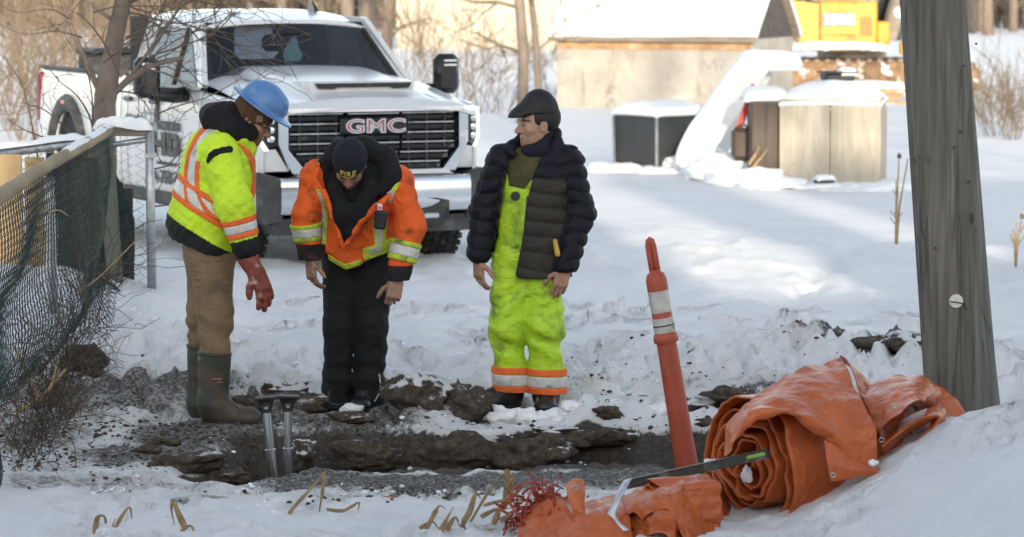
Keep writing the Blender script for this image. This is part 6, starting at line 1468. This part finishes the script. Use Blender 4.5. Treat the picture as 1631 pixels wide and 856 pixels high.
# trousers
legsR = [([m(820,415,.02),m(808,520,-.03),m(814,600,-.01),m(815,622,0)],[.128,.108,.094,.096]),([m(862,415,.02),m(866,520,-.035),m(870,600,-.01),m(871,624,0)],[.125,.112,.102,.106])]
def legR(p, k): return pcap(p, *legsR[k], .04)
def trouR(p):
    d = smin(legR(p,0), legR(p,1), .012); d = smin(d, cap(p, m(842,405,.02), m(845,370,.02), .150, .140, (1,0,0), 1.22), .05); z = p[:,2]
    n = folds(p,.012,7,(1,1,1.5),3); n = n + .010*np.sin((z*1.1+p[:,0]*.5)*38+3*noise(p[:,0]*5,p[:,1]*5,z*4))*np.exp(-((z-m(0,545)[2])/.12)**2) + .008*np.sin((z-p[:,0]*.9)*44)*np.exp(-((z-m(0,470)[2])/.10)**2)
    return d + n*sst(m(0,600)[2], m(0,560)[2], z)
zh = m(0,623)[2]
tr_ = sdfobj('bib_trousers', lambda p: np.maximum(trouR(p), zh-p[:,2]), m(765,345,-.3), m(915,630,.3), .0072, M['hivis_pants'], pR)
bibp = m.xz([(805,279),(808,279),(811,298),(836,302),(846,287),(851,289),(846,330),(838,400),(790,400),(796,330),(800,300)], -.16)
def bib(p): return np.maximum(np.maximum(torsoR(p,.010)+folds(p,.004,9,seed=5), sdpoly(p[:,0],p[:,2],bibp)), p[:,1]-.05)
bo_ = sdfobj('bib', bib, m(780,270,-.3), m(870,410,.1), .006, M['hivis_pants'], pR)
lb = m(821,313,-.182); MB().lathe([(.0,-.006),(.024,-.005),(.026,.004)], (0,0,0), 'y', 20).build('bib_label', M['black'], bo_).location = lb
for k in (0,1):
    def band(y0,y1,infl): return lambda p: np.maximum(np.maximum(legR(p,k)-infl, np.abs(p[:,2]+.02*(p[:,0]-legsR[k][0][2][0])-(m(0,y0)[2]+m(0,y1)[2])/2)-abs(m(0,y0)[2]-m(0,y1)[2])/2), np.where(p[:,0]*(1 if k else -1) > m(840,600)[0]*(1 if k else -1)-.012, -1, 1))
    a,b = m(780,565,-.2), m(912,640,.2); dy = 0 if k == 0 else 3
    sdfobj('orange_stripe', band(583+dy,594+dy,.006), a, b, .005, M['orangeband'], tr_); sdfobj('silver_stripe', band(594.5+dy,612+dy,.0045), a, b, .005, M['silver'], tr_); sdfobj('orange_stripe', band(612.5+dy,623+dy,.006), a, b, .005, M['orangeband'], tr_)
boot('boot', pR, M['boot_black'], m(812,632,.02), m(826,650,.05), m(766,654,-.06), m(814,600,.0), .074, 600)
boot('boot', pR, M['boot_black'], m(870,632,.04), m(871,650,.10), m(868,661,-.19), m(870,600,.0), .078, 600)
# jacket
armsR = [([m(800,256,.01),m(773,335,.025),m(763,404,-.035)],[.088,.078,.062]),([m(903,258,.01),m(922,340,.0),m(901,424,-.11)],[.092,.083,.066])]
opnR = m.xz([(822,205),(876,205),(868,240),(852,275),(842,310),(834,380),(818,460),(770,460),(784,425),(797,330),(806,280),(812,240)], -.19)
def jtorso(p):
    d = cap(p, m(848,428,.02), m(852,285,.01), .172, .165, (1,0,0), 1.26); d = smin(d, cap(p, m(806,256,.01), m(898,258,.01), .086), .07); return d
def arR(p):
    d = None
    for pts, rad in armsR: e = pcap(p, pts, rad, .04); d = e if d is None else np.minimum(d, e)
    return d
def quilt(s, per=.082, q=0): t = (s/per + q)%1.0; return -(.013+.5*np.minimum(.006,np.abs(q)*.02))*np.sqrt(np.maximum(0, 1-(2*t-1)**2)) + .004
def jackR(p):
    dt = jtorso(p); da = arR(p); z = p[:,2]
    sa = p[:,2] + .25*np.abs(p[:,0]-m(852,300)[0])
    qn = .28*noise(p[:,0]*7,p[:,1]*7,z*3); dt = dt + quilt(z + .03*np.sin(p[:,0]*6), .082, qn) ; da = da + quilt(z*1.06 + .02 + .012*np.sin(p[:,0]*20), .082, qn*1.2)
    d = smin(dt, da, .008); d = d + folds(p,.006,15,(1,1,1))
    col_ = pcap(p, [m(817,246,-.10),m(806,236,-.08)], [.022,.016], .02); 
    d2 = pcap(p, [m(884,214,.03),m(887,228,-.02),m(874,254,-.09)], [.034,.030,.03], .03); d3 = pcap(p, [m(884,212,.03),m(868,208,.09),m(835,218,.09),m(816,232,.0),m(813,244,-.08)], [.034,.034,.032,.026,.020], .03)
    op = np.maximum(sdpoly(p[:,0],z,opnR), p[:,1]-.01); d = np.maximum(d, -op)
    d = smin(smin(d, d2, .02), smin(d3, col_, .01), .02)
    zb = m(0,441)[2] + .05*np.clip((m(835,0)[0]-p[:,0])/.2,0,1)
    ex = np.minimum(np.abs(p[:,0]-m(763,0)[0])-.09, 0)
    cut = np.where(da < .012, m(0,424)[2]-.02-z, zb-z); cut = np.where((da<.012)&(p[:,0]>m(850,0)[0]), m(0,431)[2]-z, cut)
    return np.maximum(d, cut)
def jcol(V):
    da = arR(V); c = np.tile(np.array((.0055,.006,.011),np.float32),(len(V),1)); z = V[:,2]
    mm = (da > .02)&(z < m(0,282)[2]+.25*(V[:,0]-m(850,0)[0])*0)&(V[:,1]<.06); c[mm] = (.034,.031,.025); return {'col': c}
jR = sdfobj('puffer_jacket', jackR, m(738,185,-.32), m(952,450,.32), .0068, M['puffer'], pR, jcol)
zp = [m(*q) for q in ((840,312,-.20),(833,380,-.205),(822,438,-.20))]; MB().tube(crom(zp,16), .0045, n=5).build('zip', M['black'], jR)
M['yellowtab'] = pm('yellow_lining', (.55,.34,.06), .7, var=.15)
sdfobj('pocket_tab', lambda p: cap(p, m(884,384,-.175), m(888,405,-.165), .012, .016), m(870,370,-.24), m(900,420,-.1), .005, M['yellowtab'], jR)
# flat cap
cb = basis((-.97,-.22,-.12)); cc = m(853,178,.0)
def fcap(p):
    q = ((p-cc)@cb).astype(np.float32); d = ell(q, (0,-.022,-.004), (.092,.108,.126)); d = smin(d, ell(q, (0,.062,-.014), (.074,.096,.054)), .06)
    d = smax(d, -(q[:,2]+.010+.12*np.clip(-q[:,1],-.05,.2)), .006); br = np.maximum(ell(q, (0,.085,-.010), (.074,.076,.010)), -(q[:,1]-.03)); return smin(d, br, .008) + .002*noise(q[:,0]*30,q[:,1]*30,q[:,2]*30)
M['capm'] = pm('black_leather_cap', (.005,.005,.006), .6, var=.3, vs=9, bmp=.25, bs=160)
fc_ = sdfobj('flat_cap', fcap, cc-.18, cc+.18, .0045, M['capm'], pR)
def capband(p):
    q = ((p-hc)@bx_).astype(np.float32)/hs; return np.maximum(ell(q,(0,-.02,.02),(.080,.106,.10)), np.maximum(q[:,1]+.045+.2*np.maximum(0,-q[:,2]-.02), np.maximum(q[:,2]-.06, -.072-q[:,2])))*hs
def hairf(p):
    q = ((p-hc)@bx_).astype(np.float32)/hs; return np.maximum(ell(q,(0,-.018,.030),(.0785,.100,.094)), np.maximum(np.maximum(q[:,1]-(.034*sst(-.030,-.012,q[:,2])-.032*(1-sst(-.030,-.012,q[:,2]))*1.0)+.0, -.078-q[:,2]), q[:,2]-.07))*hs
sdfobj('hair', hairf, hc-.16, hc+.16, .0045, M['capm'], pR)
# ================================================================== left worker: blue helmet, yellow jacket with orange tape, brown trousers
m = Man(345, 677, 18.62); oL = m.o
mL = m
SKL = (.33,.175,.115)
bL = basis((.83,-.14,-.50),(0,0,1)); hcL = m(404,190,-.01); hsL = 1.06
wL = m(399,416,-.24); wF = m(352,385,.12)
HG = hand_caps(m(408,432,-.25), (.42,-.12,-1), (.55,-.75,.35), (-.9,-.5,0), (.22,.22,.18), .16, 1.12, .9)
HF = hand_caps(wF, (.3,-.1,-1), (0,1,0), (1,0,0), (.5,.6,.5))
def bodyL(p):
    def hd(q): return head_sdf(((q-hcL)@bL).astype(np.float32)/hsL)*hsL
    d = near(p, hcL, .25, hd); d = smin(d, cap(p, m(396,198,0), m(365,235,0), .058, .066), .03)
    d = smin(d, cap(p, m(350,250,0), m(335,400,0), .10, .09), .05)
    for pts in ([m(350,245,-.16),m(374,325,-.24),m(396,412,-.24),m(408,432,-.25)],[m(350,245,.16),m(352,325,.2),wF,wF]): d = smin(d, pcap(p, [m(355,245)]+pts, [.05,.045,.036,.029,.027], .03), .03)
    d = smin(d, hand_sdf(p, HG, -.001), .012); d = smin(d, hand_sdf(p, HF), .012)
    for pts in ([m(335,415,-.09),m(341,500,-.1),m(342,640,-.1)],[m(328,415,.09),m(322,500,.1),m(320,640,.1)]): d = smin(d, pcap(p, pts, [.07,.05,.04], .03), .04)
    return d
def colL(V):
    q = ((V-hcL)@bL)/hsL; c = np.tile(np.array(SKL,np.float32),(len(V),1)); mk_ = np.linalg.norm(V-hcL,axis=1) < .17; c[mk_] = head_col(q[mk_], SKL, .55); return {'col': c}
pL = sdfobj('person', bodyL, m(255,130,-.38), m(455,677,.32), .0045, M['skin'], None, colL); pL.location = oL
tag(pL, 'worker in blue hard hat and yellow jacket with orange tape, looking down into the hole', 'person')
legsL = [([m(336,408,-.08),m(342,500,-.10),m(342,575,-.10)],[.128,.098,.084]),([m(330,408,.08),m(324,500,.10),m(321,575,.10)],[.122,.092,.080])]
def trouL(p):
    d = smin(pcap(p,*legsL[0],.04), pcap(p,*legsL[1],.04), .015); d = smin(d, cap(p, m(333,400,0), m(334,370,0), .15, .15, (0,1,0), 1.2), .05); z = p[:,2]
    return d + folds(p,.008,8,(1,1,1.6),9) + .006*np.sin((z+p[:,0]*.45)*62+3*noise(p[:,0]*6,p[:,1]*6,z*5))*np.exp(-((z-m(0,530)[2])/.10)**2)
tp_ = sdfobj('work_trousers', lambda p: np.maximum(trouL(p), m(0,585)[2]-p[:,2]), m(280,350,-.3), m(400,590,.3), .0072, M['browncloth'], pL)
boot('boot', pL, M['boot_olive'], m(340,640,-.10), m(318,676,-.10), m(413,676,-.15), m(342,562,-.10), .090, 560)
boot('boot', pL, M['boot_olive'], m(322,640,.10), m(303,672,.11), m(396,670,.06), m(322,550,.10), .084, 550)
M['bootprint'] = pm('worn_red_print', (.40,.16,.12), .6, var=.2)
bt_ = pL.children[-2]
for (px,py,w,h) in ((346,604,.05,.006),(350,609,.03,.004)): o = MB().box((0,0,0),(w,.004,h)).build('print', M['bootprint'], bt_); o.location = m(px,py,-.191)
def torsoL(p):
    d = cap(p, m(330,385,0), m(342,262,0), .190, .178, (0,1,0), 1.22); d = smin(d, ell(p, m(350,235,0), (.15,.20,.12)), .06); d = smin(d, cap(p, m(300,352,0), m(306,320,0), .115, .10, (0,1,0), 1.7), .07)
    return smin(d, cap(p, m(384,255,0), m(384,350,0), .07, .08, (0,1,0), 1.6), .06)
slL = [m(350,243,-.19),m(374,326,-.25),m(391,392,-.24)]; slR = [.104,.092,.076]
def sleeveL(p): return np.minimum(pcap(p, slL, slR, .05), pcap(p, [m(352,243,.19),m(360,318,.22),m(362,380,.16)], [.10,.09,.07], .04))
def hemL(p):  # height above the slanting hem line
    a = m(262,374); b = m(392,421); s_ = (b[2]-a[2])/(b[0]-a[0]); return p[:,2]-(a[2]+s_*(p[:,0]-a[0]))
def diam(p): a = (p[:,0]*.9+p[:,2]+.3*p[:,1])*46; b = (p[:,0]*.9-p[:,2]-.3*p[:,1])*46; return -.0065*np.abs(np.sin(a)*np.sin(b))**.5
def jackL(p):
    t = np.maximum(torsoL(p), -hemL(p)); s_ = sleeveL(p); d = smin(t, s_, .03); col_ = pcap(p, [m(352,206,-.11),m(384,222,-.10),m(400,236,-.04),m(402,238,.04),m(384,222,.10)], [.030,.032,.024,.024,.03], .03)
    d = smin(d, col_, .02); d = d + diam(p) + folds(p,.007,10,(1,1,1),4)
    fa = np.array(slL[2]-slL[1]); fa = fa/np.linalg.norm(fa); cut = (p-m(405,418,-.24))@fa; return np.maximum(d, np.where(s_ < .03, cut, -9))
def jcolL(V):
    c = np.tile(np.array((.56,.80,.03),np.float32),(len(V),1)); h = hemL(V); s_ = sleeveL(V); mm = (h < np.clip(.135-.24*(V[:,0]-m(262,0)[0]),.03,.14))&(s_>.012); c[mm] = (.0055,.0055,.007)
    fa = np.array(slL[2]-slL[1]); fa = fa/np.linalg.norm(fa); t = (V-slL[1])@fa; c[(s_<.03)&(t>(m(391,380,-.24)-slL[1])@fa)] = (.0055,.0055,.007); return {'col': c}
jL = sdfobj('hi_vis_jacket', jackL, m(245,190,-.42), m(425,440,.4), .0068, M['jackattr2'], pL, jcolL)
fa = np.array(slL[2]-slL[1]); fa = fa/np.linalg.norm(fa)
def armband(t0,t1,infl): return lambda p: np.maximum(pcap(p, slL, slR, .05)-infl, np.abs((p-slL[1])@fa-(t0+t1)/2)-(t1-t0)/2)
tb0 = float((m(380,347,-.24)-slL[1])@fa); lo,hi = m(330,320,-.42), m(425,425,-.05)
for nm, a_, b_, inf, mt in (('orange_stripe',0,.030,.008,'orangeband'),('silver_stripe',.030,.076,.007,'silver'),('orange_stripe',.076,.106,.008,'orangeband')):
    sdfobj(nm, armband(tb0+a_,tb0+b_,inf), lo, hi, .0055, M[mt], jL)
def wb(p): return p[:,2]-(m(300,306)[2] - .62*(p[:,0]-m(300,0)[0]))*1.0
def waist(c0,c1,infl): return lambda p: np.maximum(torsoL(p)+folds(p,.007,10,(1,1,1),4)-infl, np.abs(wb(p)-(c0+c1)/2)-(c1-c0)/2)
lo,hi = m(245,250,-.4), m(420,400,.4)
for nm,a_,b_,inf,mt in (('orange_stripe',.040,.075,.010,'orangeband'),('silver_stripe',-.035,.040,.009,'silver'),('orange_stripe',-.070,-.035,.010,'orangeband')):
    sdfobj(nm, waist(a_,b_,inf), lo, hi, .0065, M[mt], jL)
# the shoulder loops: arcs round the armhole
def loopd(p): 
    c = m(358,285,-.2); q = np.sqrt(((p[:,0]-c[0])/.90)**2 + ((p[:,2]-c[2])/1.32)**2) ; return q-.198
def loopc(a_,b_,infl): return lambda p: np.maximum(np.maximum(np.minimum(torsoL(p), sleeveL(p)+.014)+folds(p,.007,10,(1,1,1),4)-infl, np.abs(loopd(p)-(a_+b_)/2)-(b_-a_)/2), np.maximum(m(0,352)[2]-p[:,2]+.6*np.maximum(0,m(358,0)[0]-p[:,0]), p[:,1]-.02))
lo,hi = m(270,190,-.42), m(425,350,.1)
for nm,a_,b_,inf,mt in (('orange_stripe',-.045,-.018,.010,'orangeband'),('silver_stripe',-.018,.030,.009,'silver'),('orange_stripe',.030,.055,.010,'orangeband')):
    sdfobj(nm, loopc(a_,b_,inf), lo, hi, .0060, M[mt], jL)
pk = crom([m(325,263,-.295),m(333,250,-.300),m(346,242,-.296),m(366,238,-.275)], 16)
def slash(p): return np.maximum(pcap(p, list(pk[::3])+[pk[-1]], [.017]*7, .01), np.abs(np.minimum(torsoL(p),sleeveL(p)))-.011)
sdfobj('sleeve_pocket', slash, m(310,225,-.42), m(380,275,-.1), .005, M['blackcloth'], jL)
def hoodL(p):
    d = pcap(p, [m(400,212,-.07),m(368,205,-.12),m(343,190,-.06),m(341,188,.06),m(368,205,.12),m(400,212,.07)], [.045,.062,.075,.075,.062,.045], .05); d = smin(d, ell(p, m(362,178,0), (.085,.12,.062)), .05); d = smin(d, ell(p, m(378,203,0), (.09,.10,.06)), .05); return d + folds(p,.010,11,(1,1,1),2)
sdfobj('hood', hoodL, m(305,140,-.3), m(425,235,.3), .0065, M['blackcloth'], pL)
gv = sdfobj('glove', lambda p: smin(hand_sdf(p, HG, .006), np.maximum(cap(p, m(392,405,-.24), m(408,436,-.25), .060, .044), -((p-m(394,410,-.24))@fa)), .02) + .003*noise(p[:,0]*40,p[:,1]*40,p[:,2]*40), m(370,390,-.42), m(460,505,-.1), .0045, M['redglove'], pL)
HF2 = HF
# helmet, beanie
hb = basis((.81,-.10,-.585),(0,0,1)); bc = m(419,168,-.02)
def dome(p):
    q = ((p-bc)@hb).astype(np.float32); d = ell(q, (0,-.004,.012), (.118,.135,.120)); rg_ = np.minimum(cap(q,(0,-.10,.07),(0,.10,.085),.030),np.minimum(cap(q,(.035,-.09,.07),(.035,.09,.08),.020),cap(q,(-.035,-.09,.07),(-.035,.09,.08),.020)))
    d = smin(d, smax(rg_, ell(q,(0,-.004,.012),(.124,.142,.127)),.01), .010); d = np.maximum(d, -q[:,2]); rr = np.sqrt((q[:,0]/.158)**2+((q[:,1]-.002)/.190)**2); zb = -.010*np.clip((rr-.7)*3,0,1) + .012*np.clip(-q[:,1]-.12,0,.1)*3
    br = np.maximum((rr-1)*.15, np.abs(q[:,2]-zb)-.005); return smin(d, br, .014)
hm = sdfobj('hard_hat', dome, bc-.26, bc+.26, .0055, M['helmet'], pL)
st_ = m(456,172,-.02); q = MB(); q.lathe([(.0,.004),(.020,.003),(.022,-.003)], (0,0,0), 'y', 18); dc = q.build('hat_sticker', M['paper'], hm); dc.location = Vector(bc) + Vector(hb@np.array([-.03,.126,.042])); dc.rotation_euler = Vector(hb@np.array([-.28,.9,.30])).to_track_quat('Y','Z').to_euler()
q = MB(); q.box((0,.005,.003),(.022,.003,.005),(0,.6,0)); q.box((0,.005,-.004),(.020,.003,.005),(0,-.5,0)); o = q.build('sticker_mark', M['black'], dc)
def bean(p): q = ((p-hcL)@bL).astype(np.float32)/hsL; e = ell(q, (0,-.018,.036), (.089,.110,.102)); return (np.maximum(e, -(q[:,2]+.020-.42*q[:,1])) + .0015*np.sin(np.arctan2(q[:,0],q[:,1])*70))*hsL
bn = sdfobj('knit_cap', bean, hcL-.18, hcL+.18, .0045, M['beanie'], pL)
M['patch'] = pm('grey_brown_patch', (.22,.17,.13), .7, var=.2)
o = MB().box((0,0,0),(.034,.005,.036),None,.002).build('cap_label', M['patch'], bn); n_ = bL@np.array([.93,.36,.05]); n_ = n_/np.linalg.norm(n_); o.location = Vector(hcL)+Vector(bL@np.array([.076,.040,.030])*hsL); o.rotation_euler = Vector(n_).to_track_quat('-Y','Z').to_euler()
gl = MB().tube([tuple(np.array(hcL)+bL@np.array(v)*hsL) for v in ((.072,.01,.0),(.060,.07,.002),(.045,.10,.004))], .003, n=5); gl.tube([tuple(np.array(hcL)+bL@(np.array([.036+.016*math.cos(w),.106,-.002+.012*math.sin(w)]))*hsL) for w in np.linspace(0,2*PI,14)], .0025, n=5, cap=False); gl.build('glasses', M['black'], pL, True)
# ================================================================== middle worker: orange jacket, bent forward
m = Man(566, 651, 19.0); oM = m.o
SKM = (.30,.165,.12)
bM_ = basis((-.06,-.58,-.81),(0,-1,.6)); hcM = m(557,262,-.40); hsM = 1.04
wA, wB = m(494,416,-.22), m(631,446,-.27)
HA = hand_caps(wA, (.10,-.15,-1), (-.8,-.55,0), (.5,-1,0), (.45,.65,.5), .03, 1.0); HB_ = hand_caps(wB, (-.15,-.25,-1), (.15,-1,.2), (-1,0,0), (.75,1.1,.8), .02, 1.05)
def bodyM(p):
    def hd(q): return head_sdf(((q-hcM)@bM_).astype(np.float32)/hsM)*hsM
    d = near(p, hcM, .25, hd); d = smin(d, cap(p, m(560,258,-.34), m(566,285,-.18), .060, .068), .03)
    d = smin(d, cap(p, m(566,300,-.18), m(567,405,.05), .10, .09), .05)
    for pts in ([m(505,282,-.2),m(484,345,-.22),wA],[m(635,290,-.2),m(655,362,-.22),wB]): d = smin(d, pcap(p, [m(566,290,-.18)]+pts, [.05,.045,.036,.029], .03), .03)
    d = smin(d, hand_sdf(p, HA), .012); d = smin(d, hand_sdf(p, HB_), .012)
    for pts in ([m(547,415,.05),m(543,520,-.02),m(541,630,0)],[m(590,415,.05),m(588,520,-.02),m(580,630,0)]): d = smin(d, pcap(p, pts, [.07,.05,.04], .03), .04)
    return d
def colM(V):
    q = ((V-hcM)@bM_)/hsM; c = np.tile(np.array(SKM,np.float32),(len(V),1)); mk_ = np.linalg.norm(V-hcM,axis=1) < .17; c[mk_] = head_col(q[mk_], SKM, .35, (.03,.026,.024)); return {'col': c}
pM_ = sdfobj('person', bodyM, m(470,205,-.62), m(675,651,.25), .0045, M['skin'], None, colM); pM_.location = oM
tag(pM_, 'worker in navy knit cap and soiled orange jacket bending forward over the hole', 'person')
legsM = [([m(545,405,.05),m(541,520,-.03),m(537,610,0),m(536,640,0)],[.125,.094,.084,.088]),([m(592,405,.05),m(590,520,-.035),m(586,610,0),m(585,644,0)],[.125,.100,.090,.096])]
def trouM(p):
    d = smin(pcap(p,*legsM[0],.04), pcap(p,*legsM[1],.04), .006); d = smin(d, cap(p, m(567,395,.05), m(567,372,.03), .150, .15, (1,0,0), 1.18), .05); z = p[:,2]
    return d + folds(p,.010,8,(1,1,1.5),6) + .007*np.sin(z*60+4*noise(p[:,0]*6,p[:,1]*6,z*4))*np.exp(-((z-m(0,600)[2])/.14)**2)
tpM = sdfobj('snow_pants', lambda p: np.maximum(trouM(p), m(0,645)[2]-p[:,2]), m(490,350,-.35), m(640,651,.32), .0072, M['blackpants'], pM_)
for pts in ([(604,596),(606,620),(600,634),(596,640)],): MB().tube(crom([m(a,b,-.10) for a,b in pts],14), .004, n=5).build('leg_zip', M['silver'], tpM, True)
boot('boot', pM_, M['boot_black'], m(540,632,.04), m(541,644,.08), m(536,650,-.20), m(540,610,.0), .070, 600)
boot('boot', pM_, M['boot_black'], m(580,632,.03), m(584,644,.10), m(570,660,-.22), m(582,610,.0), .072, 600)
def torsoM(p, g=0.0):
    d = cap(p, m(567,392,.03), m(567,298,-.19), .165+g, .165+g, (1,0,0), 1.20); d = smin(d, cap(p, m(512,284,-.2), m(626,290,-.2), .080+g), .07); return d
sdfobj('hoodie', lambda p: torsoM(p,-.012)+folds(p,.006,9,seed=8), m(480,215,-.5), m(655,420,.25), .0075, M['blackcloth'], pM_)
armM = [([m(505,280,-.2),m(486,345,-.23),m(493,410,-.215)],[.088,.076,.060]),([m(634,288,-.2),m(653,362,-.23),m(634,440,-.26)],[.092,.082,.066])]
def arM(p, k): return pcap(p, armM[k][0], armM[k][1], .05)
keepM = m.xz([(440,180),(700,180),(700,405),(638,402),(600,408),(575,424),(549,433),(530,414),(512,396),(440,392)], -.2)
opnM = m.xz([(503,286),(512,240),(560,225),(618,236),(640,276),(622,304),(596,322),(574,345),(556,372),(547,392),(535,360),(524,325),(514,300)], -.36)
def jt(p): 
    d = torsoM(p,.020); d = smin(d, cap(p, m(540,388,-.13), m(556,416,-.12), .085, .055, (1,0,0), 1.4), .06); return smin(d, cap(p, m(600,375,-.10), m(618,392,-.06), .09, .075), .06)
def jackM(p):
    t = np.maximum(jt(p), sdpoly(p[:,0],p[:,2],keepM)); t = np.maximum(t, -np.maximum(sdpoly(p[:,0],p[:,2],opnM), p[:,1]+.06))
    d = smin(t, np.minimum(arM(p,0), arM(p,1)), .035); lp = smin(pcap(p,[m(552,388,-.30),m(575,352,-.36),m(600,330,-.385),m(620,312,-.38)],[.016,.020,.022,.016],.02), pcap(p,[m(546,394,-.30),m(530,345,-.36),m(516,305,-.37)],[.014,.016,.014],.02), .01)
    d = smin(d, lp, .02) + folds(p,.010,9,(1,1,1.2),12)
    a0 = m(494,415,-.22)[2]; b0 = m(633,447,-.26)[2]; cut = np.where(arM(p,0)<.03, a0-p[:,2], np.where(arM(p,1)<.03, b0-p[:,2], -9)); return np.maximum(d, cut)
def jcolM(V):
    c = np.tile(np.array((.80,.12,.015),np.float32),(len(V),1)); z = V[:,2]
    c[(arM(V,0)<.03)&(z<m(0,383)[2])] = (.0055,.0055,.007); c[(arM(V,1)<.03)&(z<m(0,416)[2])] = (.0055,.0055,.007); return {'col': c}
jM = sdfobj('hi_vis_jacket', jackM, m(455,215,-.55), m(690,455,.3), .0068, M['jackattr'], pM_, jcolM)
for k,y0,y1 in ((0,356,383),(1,385,416)):
    pa,ra = armM[k]; ax_ = np.array(pa[2]-pa[1]); ax_ = ax_/np.linalg.norm(ax_); t0 = float((m(pa[1][0]*0+ (489 if k==0 else 648), y0, -.22)-pa[1])@ax_); t1 = float((m(492 if k==0 else 640, y1, -.22)-pa[1])@ax_); w_ = t1-t0
    def ab(a,b,inf,k=k,pa=pa,ax_=ax_): return lambda p: np.maximum(arM(p,k)-inf, np.abs((p-pa[1])@ax_-(a+b)/2)-(b-a)/2)
    lo,hi = (m(455,335,-.45),m(530,405,.0)) if k==0 else (m(600,365,-.48),m(690,440,.0))
    for nm,a,b,inf,mt in (('lime_stripe',t0,t0+w_*.24,.010,'limeband'),('silver_stripe',t0+w_*.24,t0+w_*.74,.009,'silver'),('lime_stripe',t0+w_*.74,t1,.010,'limeband')): sdfobj(nm, ab(a,b,inf), lo, hi, .0055, M[mt], jM)
def fstripe(nm, poly, inf, mt, yd=-.30):
    pl = m.xz(poly, yd); lo = np.array([min(v[0] for v in pl)-.03, -.55, min(v[1] for v in pl)-.03]); hi = np.array([max(v[0] for v in pl)+.03, .0, max(v[1] for v in pl)+.03])
    op = opnM
    sdfobj(nm, lambda p: np.maximum(np.maximum(np.maximum(jt(p)+folds(p,.010,9,(1,1,1.2),12)-inf, sdpoly(p[:,0],p[:,2],pl)), -sdpoly(p[:,0],p[:,2],op)), p[:,1]+.02), lo, hi, .0055, M[mt], jM)
fstripe('lime_stripe', [(506,258),(526,246),(530,262),(512,282)], .008, 'limeband', -.28); fstripe('silver_stripe', [(514,262),(526,252),(530,264),(518,276)], .011, 'silver', -.28)
fstripe('lime_stripe', [(500,300),(516,304),(522,340),(518,392),(506,394),(502,345)], .007, 'limeband'); fstripe('silver_stripe', [(505,305),(513,308),(518,340),(514,388),(509,388),(507,345)], .010, 'silver')
fstripe('lime_stripe', [(622,300),(640,282),(646,300),(632,330),(622,325)], .007, 'limeband'); fstripe('silver_stripe', [(614,302),(624,296),(628,310),(620,330)], .010, 'silver')
fstripe('lime_stripe', [(592,352),(616,352),(612,400),(596,398)], .007, 'limeband'); fstripe('silver_stripe', [(597,354),(610,354),(607,398),(599,398)], .010, 'silver')
fstripe('lime_stripe', [(575,400),(640,375),(640,398),(578,420)], .008, 'limeband'); fstripe('silver_stripe', [(585,400),(606,392),(607,402),(588,410)], .012, 'silver')
fstripe('lime_stripe', [(520,408),(548,424),(575,416),(575,425),(549,434),(522,418)], .008, 'limeband')
def hoodM(p):
    d = pcap(p, [m(520,284,-.27),m(520,262,-.24),m(540,240,-.19),m(578,236,-.15),m(612,252,-.19),m(624,278,-.27),m(606,304,-.33)], [.028,.042,.055,.066,.062,.050,.03], .05); return d + folds(p,.009,10,(1,1,1),15)
sdfobj('hood', hoodM, m(490,205,-.5), m(655,330,.1), .0065, M['blackcloth'], pM_)
hd_ = sdfobj('hood_neck', lambda p: smin(pcap(p,[m(535,300,-.34),m(545,340,-.34),m(549,375,-.31)],[.05,.055,.03],.04), pcap(p,[m(590,300,-.34),m(572,335,-.35),m(556,370,-.32)],[.05,.05,.03],.04), .03)+folds(p,.008,10,(1,1,1),3), m(505,270,-.5), m(625,400,-.15), .0065, M['blackcloth'], pM_)
# radio, patch
rd_ = MB().box((0,0,0),(.070,.045,.105),(.15,.12,0),.012).build('chest_radio', M['black'], jM); rd_.location = m(606,350,-.40)
MB().tube([(-.02,0,.05),(-.028,-.004,.10)], .006, n=6).build('antenna', M['black'], rd_)
pt_ = MB().box((0,0,0),(.060,.006,.040),(.2,.1,0),.002).build('flag_patch', M['paper'], jM); pt_.location = m(605,331,-.415)
for sx in (-.0215,.0215): MB().box((sx,-.004,0),(.017,.004,.040),(.2,.1,0)).build('flag_bar', M['red'], pt_)
MB().prism([(0,.013),(.009,.004),(.006,-.008),(0,-.012),(-.006,-.008),(-.009,.004)], -.006,-.003, lambda u,v,w: (u,w+.2*v,v)).build('flag_leaf', M['red'], pt_)
# knit cap with lettering
def beanM(p):
    q = ((p-hcM)@bM_).astype(np.float32)/hsM; e = ell(q, (0,-.016,.042), (.086,.106,.096)); e = np.maximum(e, -(q[:,2]-.026+.05*(q[:,1]*-1))); cf = np.maximum(ell(q,(0,-.016,.036),(.092,.112,.100)), np.abs(q[:,2]-.050)-.026)
    return np.minimum(e, cf)*hsM + .0012*np.sin(np.arctan2(q[:,0],q[:,1]+.01)*80)
bk = sdfobj('knit_cap', beanM, hcM-.19, hcM+.19, .0045, M['navycloth'], pM_)
M['gold'] = pm('gold_embroidery', (.58,.44,.09), .6, var=.15, bmp=.3, bs=300)
def oncap(z0, up=0.0):
    def f(x,y,z):
        lx = -x*1.0; lz = z0+y; ly = -.016+.1135*math.sqrt(max(0,1-(lx/.093)**2-((lz-.036)/.102)**2)) + .001 + z
        return Vector(hcM) + Vector(bM_@np.array([-lx*1.0,ly,lz])*hsM)
    return f
def flipx(f): return lambda x,y,z: f(-x,y,z)
oc = oncap(.037); o = text_mesh('lettering', 'FIRE', .046, M['gold'], bk, flipx(oc), bold=.0004, depth=.0012, sx=1.02, align='CENTER')

q = MB(); 
for k in range(9): q.box(tuple(flipx(oncap(.030))(-.032+.008*k, 0, .001)), (.0055,.003,.004))
q.build('small_lettering', M['gold'], bk)
